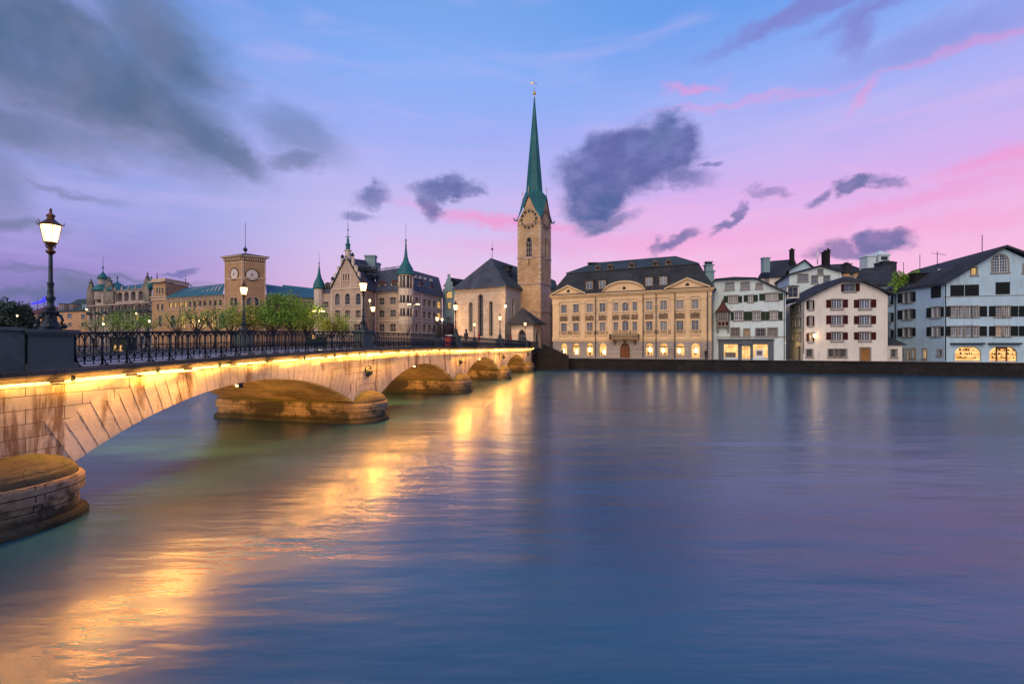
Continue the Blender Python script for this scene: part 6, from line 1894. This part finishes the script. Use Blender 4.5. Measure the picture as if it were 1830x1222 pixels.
roof(po, [[tuple(ra), tuple(rb_), tuple(rc_), tuple(rd_)]], COPPERL, .25)
roof(po, [[tuple(P(500, 519, 156)), tuple(P(566, 524, 162)), tuple(P(566, 516, 170)), tuple(P(506, 509, 164))]], COPPER, .3, 'upper_roof')
# tower of the brick building
TZ = EYE + 158 * 136.6 / F
for ff in (t1_, t2_):
    sd = Side(po, ff, SQ, TZ, BRICK, None, .35)
    tzf = lambda x, y: ff.z_(*ZN(x, y)); ts = lambda x: ff.s_(ZN(x)[0])
    for x_ in ((1325, 1356) if ff is t1_ else (1482, 1525)):
        sd.win(ts(x_) - (1.0 if ff is t2_ else .8), ts(x_) + (1.0 if ff is t2_ else .8), tzf(x_, 705), tzf(x_, 633), 2, 2, 'round', None, .08, GREYF, BRICKTRIM)
    if ff is t2_: sd.win(ts(1485), ts(1525), tzf(1500, 845), tzf(1500, 762), 3, 3, 'round', 'lit', .1, GREYF, BRICKTRIM)
    sd.build()
    m_ = MB(); L = ff.L
    m_.box((-.2, -.15, tzf(1400 if ff is t1_ else 1500, 468) - .15), (L + .1, .01, tzf(1400 if ff is t1_ else 1500, 462)))
    m_.box((-.3, -.3, TZ - .7), (L + .3, .01, TZ - .35)); m_.box((-.9, -.9, TZ - .34), (L + .9, .01, TZ))
    n_ = int(L / .6)
    for i in range(n_): m_.box((i * L / n_, -.55, TZ - 1.35), (i * L / n_ + .3, .01, TZ - .71))
    for e_ in ((0, .35), (L - .35, L)): m_.box((e_[0], -.12, SQ), (e_[1], .011, TZ - 1.4))
    m_.box((.36, -.1, TZ - 2.2), (L - .36, .011, TZ - 1.9))
    part(po, ff, 'tower_trim', m_, BRICKTRIM)
    cz = tzf(1345, 432) if ff is t1_ else tzf(1497, 440); cx = ts(1345) if ff is t1_ else ts(1497)
    m_ = MB(); mm = Matrix.Translation((cx, 0, cz)) @ Matrix.Rotation(R(90), 4, 'X')
    d_ = MB(mm); d_.lathe([(1.9, -.0), (1.9, .12)], 28, mi=2, smooth=False); d_.lathe([(1.62, .121), (1.62, .13)], 28, mi=0, smooth=False); d_.lathe([(.35, .131), (.3, .2)], 12, mi=0)
    for i in range(12):
        a = 2 * math.pi * i / 12; c_, s_ = math.cos(a), math.sin(a)
        d_.add([(c_ * .45 - s_ * .07, s_ * .45 + c_ * .07, .15), (c_ * .45 + s_ * .07, s_ * .45 - c_ * .07, .15), (c_ * 1.42 + s_ * .14, s_ * 1.42 - c_ * .14, .15), (c_ * 1.42 - s_ * .14, s_ * 1.42 + c_ * .14, .15)], [[0, 1, 2, 3]], 1)
    for a, l_ in ((R(100), 1.3), (R(200), .95)):
        c_, s_ = math.cos(a), math.sin(a); d_.add([(-s_ * .07, c_ * .07, .22), (s_ * .07, -c_ * .07, .22), (c_ * l_, s_ * l_, .22)], [[0, 1, 2]], 2)
    part(po, ff, 'clock', d_, [BRICKTRIM, CLOCKW, LAMPIRON])
k0 = [t1_.pt(0, 0, 0), t1_.pt(t1_.L, 0, 0), t2_.pt(t2_.L, 0, 0)]; k0.append(k0[0] + k0[2] - k0[1]); kc = (k0[0] + k0[2]) / 2
shell(po, [k0[1], k0[2], k0[3], k0[0]], SQ, TZ, BRICK, skip=(0, 3))
m_ = MB(Matrix.Translation(-po.location)); ex = [(kc + (p_ - kc) * 1.2) for p_ in k0]
m_.prism([(p_.x, p_.y) for p_ in ex], TZ + .002, TZ + .15); m_.prism([(p_.x, p_.y) for p_ in ex], TZ + .152, TZ + 1.2, 0, [(kc.x + (p_.x - kc.x) * .05, kc.y + (p_.y - kc.y) * .05) for p_ in ex]); m_.build('tower_roof', SLATEG, po)
m_ = MB(Matrix.Translation(Vector((kc.x, kc.y, TZ + 1.0)) - po.location)); m_.lathe([(.15, 0), (.1, .5), (.6, 1.1), (.65, 1.5), (.15, 2.0), (.1, 2.6)], 8); m_.tube([(0, 0, 2.5), (0, 0, 9.5)], .07, 5); m_.build('finial', LAMPIRON, po)
mast(po, P(332, 510, 160), 5.5, .06, .3)

# ---------------------------------------------------------------- domed palace
fpa = Fac(158, 186, 272, 168)
pa_ = thing('domed_palace', 'ornate pale stone palace with two green domes and rows of balconied windows', 'building', fpa.pt(0, SQ, 0))
wz = lambda x, y: fpa.z_(*ZW(x, y)); ws = lambda x: fpa.s_(ZW(x)[0])
PE = wz(700, 715)
sd = Side(pa_, fpa, SQ, PE, PALACE, None, .5)
for i, x_ in enumerate((120, 232, 290, 345, 400, 508, 612, 708, 825, 930, 1030)):
    hw_ = 1.15 if x_ not in (232, 345) else .6
    for k, (y0, y1) in enumerate(((760, 845), (895, 985))):
        z1_ = wz(700, y0 - 0); z0_ = wz(700, y1)
        sd.win(ws(x_) - hw_, ws(x_) + hw_, z0_, z1_, 2, 2, 'rect', 'lit' if (k == 1 and x_ in (825, 290)) else 'blue', .1, GREYF, PALACE)
    sd.win(ws(x_) - hw_, ws(x_) + hw_, SQ + 1.2, SQ + 4.2, 2, 1, 'rect', 'blue', .1, GREYF, None)
sd.build()
m_ = MB(); m_.box((-.2, -.8, PE - .5), (fpa.L + .2, .01, PE)); m_.box((-.1, -.5, wz(700, 1000)), (fpa.L, .01, wz(700, 985)))
for x_ in (180, 455, 560, 660, 765, 880, 985): m_.lathe([(.55, SQ), (.5, wz(700, 1010)), (.5, wz(700, 735)), (.7, PE - .5)], 8, (ws(x_), -.25, 0))
part(pa_, fpa, 'columns', m_, PALACE)
m_ = MB()
for x_ in (120, 260, 380, 508, 612, 708, 825, 930, 1030): m_.box((ws(x_) - 1.6, -1.1, wz(700, 870)), (ws(x_) + 1.6, -.1, wz(700, 860))); m_.box((ws(x_) - 1.6, -1.1, wz(700, 860)), (ws(x_) + 1.6, -1.0, wz(700, 830)))
part(pa_, fpa, 'balconies', m_, LAMPIRON)
# arcade storey set on the cornice
far = Side(pa_, fpa, PE, PE + 5.2, PALACE, None, 1.2, 'arcade_wall')
for x_ in (240, 512, 562, 665, 770, 885, 935): 
    hw_ = 1.5 if x_ not in (512, 935) else .6
    far.win(ws(x_) - hw_, ws(x_) + hw_, PE + .9, PE + 4.4, 2, 1, 'seg', None, .1, GREYF, None)
far.build()
GST = stone('gable_stone', (.40, .35, .27), .4, .4, .05, .4, .5, bump=1.0)
for x0, x1, yt in ((335, 490, 470), (955, 1050, 440), (75, 175, 600)):
    a, c = ws(x0), ws(x1); zt_ = wz(x0, yt); am = (a + c) / 2; m_ = MB()
    m_.box((a, -.7, PE), (c, .3, PE + 4.5)); m_.box((a + .5, -.7, PE + 4.501), (c - .5, .3, PE + 6.3))
    for k_, (wf, hf) in enumerate(((.40, 1.1), (.28, 2.0), (.17, 2.9))): m_.box((am - (c - a) * wf, -.6, PE + 6.301 + (0, 1.1, 2.0)[k_]), (am + (c - a) * wf, .2, PE + 6.3 + hf))
    m_.lathe([((c - a) * .16, 0), ((c - a) * .1, .4), (.25, .9), (.35, 1.2), (.05, 1.9)], 8, (am, -.2, PE + 9.2))
    for e_ in (a, c, am - 1.2, am + 1.2): m_.lathe([(.35, 0), (.45, .4), (.2, .8), (.4, 1.3), (.05, 1.9)], 6, (e_, -.3, PE + 4.5 if e_ in (a, c) else PE + 6.3))
    part(pa_, fpa, 'ornate_gable', m_, GST)
m_ = MB()
for x_ in (500, 600, 610, 710, 820, 930): m_.lathe([(.3, 0), (.4, .3), (.2, .8), (.05, 1.6)], 6, (ws(x_), -.2, PE + 5.2))
m_.box((0, -.3, PE + 4.9), (fpa.L, .0, PE + 5.2)); part(pa_, fpa, 'roof_urns', m_, PALACE)
roof(pa_, [[tuple(fpa.pt(0, PE + 5.2, .1)), tuple(fpa.pt(fpa.L, PE + 5.2, .1)), tuple(fpa.pt(fpa.L, PE + 9.0, -8)), tuple(fpa.pt(0, PE + 8.5, -8))]], COPPERL, .3)
for x_, ytop, R_, big in ((300, 590, 3.0, True), (525, 600, 2.9, False)):
    Yd = fpa.p0.y + fpa.d.y * ws(x_) + 3.5
    p_ = P(*ZW(x_, 0), Yd); zb_ = EYE + (HY - ZW(0, 590)[1]) * Yd / F
    m_ = MB(Matrix.Translation(Vector((p_.x, Yd, zb_)) - pa_.location)); m_.lathe([(R_ * .9, -2), (R_ * .9, 1.2), (R_ * 1.08, 1.5)], 14, smooth=False); m_.build('dome_drum', PALACE, pa_)
    m_ = MB(Matrix.Translation(Vector((p_.x, Yd, zb_)) - pa_.location))
    if big:
        m_.lathe([(R_ * 1.1, 1.5), (R_ * 1.08, 2.4), (R_ * .85, 3.4), (R_ * .62, 4.0), (R_ * .55, 4.3)], 16); m_.lathe([(R_ * .68, 6.6), (R_ * .6, 7.2), (R_ * .3, 8.4), (.15, 9.6), (.12, 10.8), (.4, 11.2), (.1, 11.7), (.05, 16)], 12)
    else: m_.lathe([(R_ * 1.15, 1.5), (R_ * 1.1, 2.3), (R_ * .85, 3.5), (R_ * .4, 4.6), (.2, 5.3), (.12, 6.4), (.3, 6.8), (.05, 7.6)], 16)
    m_.build('dome', COPPER, pa_)
    if big:
        m_ = MB(Matrix.Translation(Vector((p_.x, Yd, zb_)) - pa_.location)); m_.lathe([(R_ * .5, 4.3), (R_ * .5, 6.4), (R_ * .66, 6.6)], 12, smooth=False); m_.build('dome_lantern', PALACE, pa_)
mast(pa_, P(281, 505, 170), 3.5, .25, .4); m_ = MB(Matrix.Translation(P(271, 508, 168) - pa_.location)); m_.lathe([(1.0, -2), (1.3, -.5), (1.1, 1.0), (.3, 2.2), (.1, 3)], 8); m_.build('roof_statue', COPPER, pa_)

# ---------------------------------------------------------------- far orange houses
b_, f_ = block('apartment_house', 'orange plaster house with green mansard roof left of the domed palace', conv(0, 0, 1), 104, 158, 215, 208, 210, 14, 556, ORANGE, SLATEG,
               [(121, 128, 561, 568, 2, 2, 'blue'), (146, 152, 562, 569, 2, 2, 'blue'), (122, 128, 577, 583, 2, 2, None), (146, 152, 577, 583, 2, 2, None), (108, 113, 562, 568, 2, 2, 'dim')], zb=SQ, rise=6.5, frm=WHITE)
for x_ in (104.5, 110, 125, 148):
    dormer(b_, f_, f_.s_(x_), .5, f_.z_(x_, 555) + .3, 1.7, 2.6, 3, ORANGE if x_ < 130 else WHITEP, SLATEG, 'blue', 'round', 2, 1, .3)
b_, f_ = block('apartment_house', 'lower orange-brown house half hidden by dark trees at the far left of the view', conv(0, 0, 1), 40, 104, 228, 216, 220, 14, 561, ORANGE, TILERED,
               [(48, 53, 566, 572, 2, 2, 'lit'), (62, 67, 566, 572, 2, 2, None), (96, 100, 566, 572, 2, 2, 'dim')], zb=SQ, rise=4.0)
bl = thing('roof_sign', 'bright blue glowing shape on the roof behind the nearest bridge lamp', 'sign', P(57, 543, 218))
m_ = MB(); k_ = 218 / F
m_.tube([(0, 0, 0), (8 * k_, 0, 2 * k_), (18 * k_, 0, 3.5 * k_), (24 * k_, 0, 7 * k_)], 1.3 * k_, 6, r2=2 * k_); m_.tube([(17 * k_, 0, 5 * k_), (21 * k_, 0, 9 * k_), (24 * k_, 0, 13 * k_)], 1.6 * k_, 6, r2=.6 * k_); m_.tube([(20 * k_, 0, 7 * k_), (27 * k_, 0, 9 * k_)], 1.4 * k_, 6, r2=.6 * k_)
m_.build('glowing_tubes', BLUELED, bl)
m_ = MB(); m_.tube([(8 * k_, .6, -3), (8 * k_, .6, 2)], .15, 4); m_.tube([(20 * k_, .6, -3), (20 * k_, .6, 2)], .15, 4); m_.build('support', LAMPIRON, bl)

# ================================================================== trees
def tree_meshes(seed, h, cr, leaves, ls, sparse=0.0, mat=None, trunk_h=.35):
    rng = random.Random(seed)
    t = MB(); tips = []
    th_ = h * trunk_h
    t.tube([(0, 0, -.3), (.05, 0, th_ * .5), (rng.uniform(-.2, .2), rng.uniform(-.2, .2), th_)], h * .030, 7, r2=h * .022)
    top0 = Vector((0, 0, th_))
    for i in range(9):
        a = 2.4 * i + rng.uniform(-.4, .4); rr = cr * rng.uniform(.45, .85); zz = h * rng.uniform(.6, .97)
        if i == 0: rr *= .2; zz = h * .98
        e_ = Vector((rr * math.cos(a), rr * math.sin(a), zz)); m1 = top0.lerp(e_, .45) + Vector((rng.uniform(-.3, .3), rng.uniform(-.3, .3), -.15 * (e_.z - th_)))
        t.tube([tuple(top0 - Vector((0, 0, th_ * .15 * (i % 3)))), tuple(m1), tuple(e_)], h * .013, 5, r2=h * .003)
        tips.append(e_)
        for j in range(3):
            b0 = top0.lerp(e_, rng.uniform(.4, .8)); e2 = b0 + Vector((rng.uniform(-1, 1), rng.uniform(-1, 1), rng.uniform(-.1, .7))) * cr * .42
            t.tube([tuple(b0), tuple((b0 + e2) / 2 + Vector((0, 0, .1))), tuple(e2)], h * .006, 4, r2=h * .002); tips.append(e2)
    c = MB(); v = []; fs = []
    clumps = [(p_, cr * rng.uniform(.22, .40), rng.random()) for p_ in tips]
    for k in range(leaves):
        p_, r_, w_ = clumps[rng.randrange(len(clumps))]
        if w_ < sparse: continue
        d = Vector((rng.gauss(0, 1), rng.gauss(0, 1), rng.gauss(0, .75)))
        q_ = p_ + d.normalized() * r_ * rng.random() ** .45
        if q_.z < th_ * .8: continue
        a = Vector((rng.gauss(0, 1), rng.gauss(0, 1), rng.gauss(0, 1))).normalized(); b2 = a.cross(Vector((rng.gauss(0, 1), rng.gauss(0, 1), rng.gauss(0, 1)))).normalized()
        s_ = ls * rng.uniform(.6, 1.3); i0 = len(v)
        v += [tuple(q_ + a * s_), tuple(q_ + b2 * s_ * .55), tuple(q_ - a * s_), tuple(q_ - b2 * s_ * .55)]; fs.append([i0, i0 + 1, i0 + 2, i0 + 3])
    c.add(v, fs)
    return t.mesh('trunk', BARK), c.mesh('crown', mat or LEAF)


TM = [tree_meshes(1, 9, 4.0, 3600, .15, .15), tree_meshes(2, 8, 3.6, 2200, .14, .25), tree_meshes(3, 8.5, 3.8, 900, .13, .4), tree_meshes(4, 10, 4.6, 5200, .17, .12), tree_meshes(5, 7.5, 3.4, 3000, .15, .15, LEAFY), tree_meshes(6, 17, 8, 5200, .55, 0, LEAFD, .2), tree_meshes(7, 6.5, 3.2, 3600, .17, 0, LEAFR)]


def tree(px, Y, z0, kind, sc, label, grp='trees on the far bank beyond the bridge', rot=0.0):
    p_ = P(px, 600, Y); t = thing('tree', label, 'tree', (p_.x, Y, z0), rot, grp)
    a = put('trunk', TM[kind][0], t); c = put('crown', TM[kind][1], t)
    t.scale = (sc, sc, sc)
    return t


tree(172, 135, SQ, 2, 1.25, 'thin light green tree in front of the left end of the domed palace', rot=.4)
tree(208, 132, SQ, 1, 1.3, 'low green tree in front of the middle of the domed palace', rot=1.4)
tree(236, 128, SQ, 1, 1.35, 'loose green tree in front of the right end of the domed palace', rot=2.2)
tree(262, 136, SQ, 2, 1.3, 'sparse young tree at the corner between the domed palace and the brick building', rot=3)
tree(318, 116, SQ, 2, 1.35, 'bare-branched tree with few leaves in front of the brick facade', rot=.9)
tree(352, 112, SQ, 2, 1.4, 'tree with thin spreading bare limbs before the lit arched windows', rot=4.0)
tree(385, 114, SQ, 2, 1.45, 'half-leafed tree just left of the clock tower of brick', rot=5.1)
tree(413, 112, SQ, 1, 1.4, 'green tree at the foot of the brick clock tower', rot=1.0)
tree(452, 110, SQ, 4, 1.38, 'yellow-green lamplit tree right of the far-side bridge lamp', rot=2.0)
tree(488, 110, SQ, 3, 1.22, 'broad full green tree right of the brick clock tower', rot=.3)
tree(522, 107, SQ, 3, 1.28, 'rounded dense green tree left of the green-capped turret', rot=2.9)
tree(548, 112, SQ, 0, 1.28, 'green tree under the green-capped turret', rot=1.9)
tree(592, 104, SQ, 4, 1.05, 'small bright yellow lamplit tree in front of the gabled hall', rot=.2)
tree(612, 106, SQ, 1, 1.0, 'small green tree under the gable of the hall', rot=4.4)
tree(800, 112, SQ, 6, 1.15, 'dark reddish round tree between the hall and the church', rot=.8)
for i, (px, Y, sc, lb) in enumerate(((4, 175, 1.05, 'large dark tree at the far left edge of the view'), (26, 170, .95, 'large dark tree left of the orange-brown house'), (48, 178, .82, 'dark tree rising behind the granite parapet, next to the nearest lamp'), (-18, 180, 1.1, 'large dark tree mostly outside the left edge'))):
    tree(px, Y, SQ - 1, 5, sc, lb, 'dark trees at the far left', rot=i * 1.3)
# climbing greenery on the roof of the blue-white house
rng = random.Random(8); c = MB(); p0_ = P(*ZR(365, 385), 76.5); v = []; fs = []
for k in range(2600):
    d = Vector((rng.gauss(0, 1), rng.gauss(0, .6), rng.gauss(0, 1))).normalized() * rng.random() ** .4
    lump = .75 + .35 * math.sin(d.x * 5 + 1) * math.cos(d.z * 4)
    q_ = Vector((d.x * 3.0, d.y * 1.2, d.z * 2.1 + d.x * .5)) * lump
    a = Vector((rng.gauss(0, 1), rng.gauss(0, 1), rng.gauss(0, 1))).normalized(); b2 = a.cross(Vector((rng.gauss(0, 1), rng.gauss(0, 1), .3))).normalized(); s_ = .15; i0 = len(v)
    v += [tuple(q_ + a * s_), tuple(q_ + b2 * s_ * .6), tuple(q_ - a * s_), tuple(q_ - b2 * s_ * .6)]; fs.append([i0, i0 + 1, i0 + 2, i0 + 3])
c.add(v, fs)
rs = thing('roof_shrub', 'leafy green shrub growing on the roof terrace of the blue-white house', 'shrub', p0_)
c.build('foliage', LEAF, rs)
m_ = MB(); m_.tube([(0, 0, -2.5), (.1, 0, -1), (0, 0, .5)], .12, 6, r2=.05); m_.tube([(.05, 0, -1), (1.2, .1, .4)], .06, 5); m_.tube([(.05, 0, -1), (-1.3, -.1, .2)], .06, 5); m_.build('stem', BARK, rs)

# ================================================================== street lamps on the far bank
def far_lamp(px, py, Y, z0, label, glow=True, double=False):
    p_ = P(px, py, Y)
    t = thing('street_lamp', label, 'street lamp', (p_.x, Y, z0), 0, 'street lamps on the far bank')
    h = p_.z - z0
    m_ = MB(); m_.tube([(0, 0, 0), (0, 0, h - .3)], .08, 6, r2=.05); m_.lathe([(.2, 0), (.18, .3), (.1, .5)], 8)
    if double: m_.tube([(-.9, 0, h), (0, 0, h - .35), (.9, 0, h)], .05, 5)
    m_.build('pole', LAMPIRON, t)
    m_ = MB()
    if double:
        for x_ in (-1.05, 1.05): m_.box((x_ - .4, -.15, h - .05), (x_ + .4, .15, h + .02))
    else: m_.lathe([(.08, -.26), (.16, -.1), (.18, .08), (.12, .2)], 8, (0, 0, h))
    m_.build('lantern_glass', LAMPGLOWFAR, t)
    m_ = MB()
    if double:
        for x_ in (-1.05, 1.05): m_.box((x_ - .45, -.18, h + .022), (x_ + .45, .18, h + .12))
    else: m_.lathe([(.21, .201), (.14, .3), (.03, .5)], 8, (0, 0, h)); m_.lathe([(.06, -.32), (.11, -.285)], 8, (0, 0, h))
    m_.build('lantern_cap', LAMPIRON, t)
    if px > 340: lamp('lamp_light', 'POINT', (.45, -.5, h - .1), 800, (1, .55, .2), t, .2)
    return t


far_lamp(903, 547, 88, SQ, 'small plain lamp high in front of the corner of the church choir')
far_lamp(790, 571, 96, SQ, 'plain lamp low in front of the right end of the hall')
far_lamp(267, 574, 120, SQ, 'plain lamp in front of the corner of the brick building and the domed palace')
far_lamp(185, 579, 122, SQ, 'plain lamp low before the left part of the domed palace')
far_lamp(356, 574, 118, SQ, 'plain lamp among the bare trees before the brick facade')
far_lamp(244, 560, 150, SQ, 'plain lamp before the right half of the domed palace')
far_lamp(155, 553, 150, SQ, 'plain lamp at the left corner of the domed palace')
far_lamp(31, 564, 140, SQ, 'plain lamp before the dark trees at the far left edge')
far_lamp(739, 543.5, 112, SQ, 'tall mast with two flat lamp heads in front of the right side of the hall', double=True)
far_lamp(569, 556, 108, SQ, 'tall mast with two flat lamp heads in front of the green-capped turret', double=True)
far_lamp(661, 537, 104, SQ, 'small lamp in front of the recessed wall beside the gable')
# low lights among the trees: kiosks and cars' lights seen through the railing
for px, py, w_, h_, lb in ((212, 622, 1.6, 1.2, 'small lit kiosk seen through the railing under the domed palace'), (561, 602, .6, .6, 'little lit kiosk window under the yellow tree by the bridge')):
    p_ = P(px, py, 84)
    t = thing('kiosk', lb, 'kiosk', (p_.x, 84, SQ))
    m_ = MB(); m_.box((-1.6, .02, 0), (1.6, 2, 2.4)); m_.box((-1.8, -.5, 2.4), (1.8, 2.2, 2.55)); m_.build('body', SHGREEN, t)
    m_ = MB(); m_.box((-w_ / 2, -.04, p_.z - SQ - h_ / 2), (w_ / 2, .015, p_.z - SQ + h_ / 2)); m_.build('window', SHOP, t)

# warm light of the square falling on the old facades (from its own lamps)
for px, Y, z, e in ((1040, 80.5, 5.5, 260), (1130, 77.5, 5.5, 260), (1225, 73.5, 5.5, 260)):
    pass


# ================================================================== people on the bridge
def person(loc, rot, label, mat, pose=0):
    t = thing('person', label, 'person', loc, rot)
    me = bpy.data.meshes.new('body')
    V = [(0, 0, .92), (0, 0, 1.2), (0, .0, 1.42), (0, 0, 1.52), (0, .01, 1.62), (0, .01, 1.72),
         (.17, 0, 1.4), (.26, .02, 1.12), (.24, -.12, .88), (-.17, 0, 1.4), (-.26, .02, 1.12), (-.24, -.1, .88),
         (.1, 0, .88), (.12, -.1 if pose else 0, .48), (.13, -.02, .06), (.13, -.16, .03), (-.1, 0, .88), (-.12, .06 if pose else 0, .48), (-.13, .16 if pose else 0, .06), (-.13, .04, .03)]
    E = [(0, 1), (1, 2), (2, 3), (3, 4), (4, 5), (2, 6), (6, 7), (7, 8), (2, 9), (9, 10), (10, 11), (0, 12), (12, 13), (13, 14), (14, 15), (0, 16), (16, 17), (17, 18), (18, 19)]
    rad = [.15, .15, .14, .06, .10, .09, .07, .05, .04, .07, .05, .04, .09, .065, .045, .04, .09, .065, .045, .04]
    me.from_pydata(V, E, []); me.materials.append(mat)
    o_ = put('body', me, t)
    md = o_.modifiers.new('skin', 'SKIN'); sv = me.skin_vertices[0].data
    for i, r_ in enumerate(rad): sv[i].radius = (r_, r_ * .85)
    sv[0].use_root = True
    o_.modifiers.new('sub', 'SUBSURF').levels = 1; o_.modifiers['sub'].render_levels = 1
    m_ = MB(); m_.lathe([(.02, 1.55), (.085, 1.58), (.10, 1.66), (.105, 1.72), (.08, 1.79), (.02, 1.82)], 10, (0, -.03, 0)); m_.build('head', SKIN, t)
    m_ = MB(); m_.lathe([(.112, 1.68), (.118, 1.74), (.09, 1.81), (.02, 1.84)], 10, (0, .0, 0)); m_.build('hair', BARK, t)


person(bw(45.0, -.75, zc(45) + .30), BA + 1.2, 'dark-clad person standing at the railing just right of the third lamp pedestal', CLOTHD)
person(bw(50.5, -1.1, zc(50) + .30), BA, 'person in a red coat walking on the bridge in front of the church choir', CLOTHR, 1)
person(bw(66.0, -1.0, zc(66) + .30), BA, 'person in a red coat walking near the church end of the bridge', CLOTHR, 1)

_f = Fac(988, 89.0, 1271, 76.0)
person(_f.pt(_f.s_(1009), GZ + .01, 1.2), _f.ang + .4, 'dark figure standing before the first lit arch of the guild house', CLOTHD, 1)
person(_f.pt(_f.s_(1262), GZ + .01, 1.0), _f.ang - .6, 'dark figure walking past the last lit arch of the guild house', CLOTHD, 1)
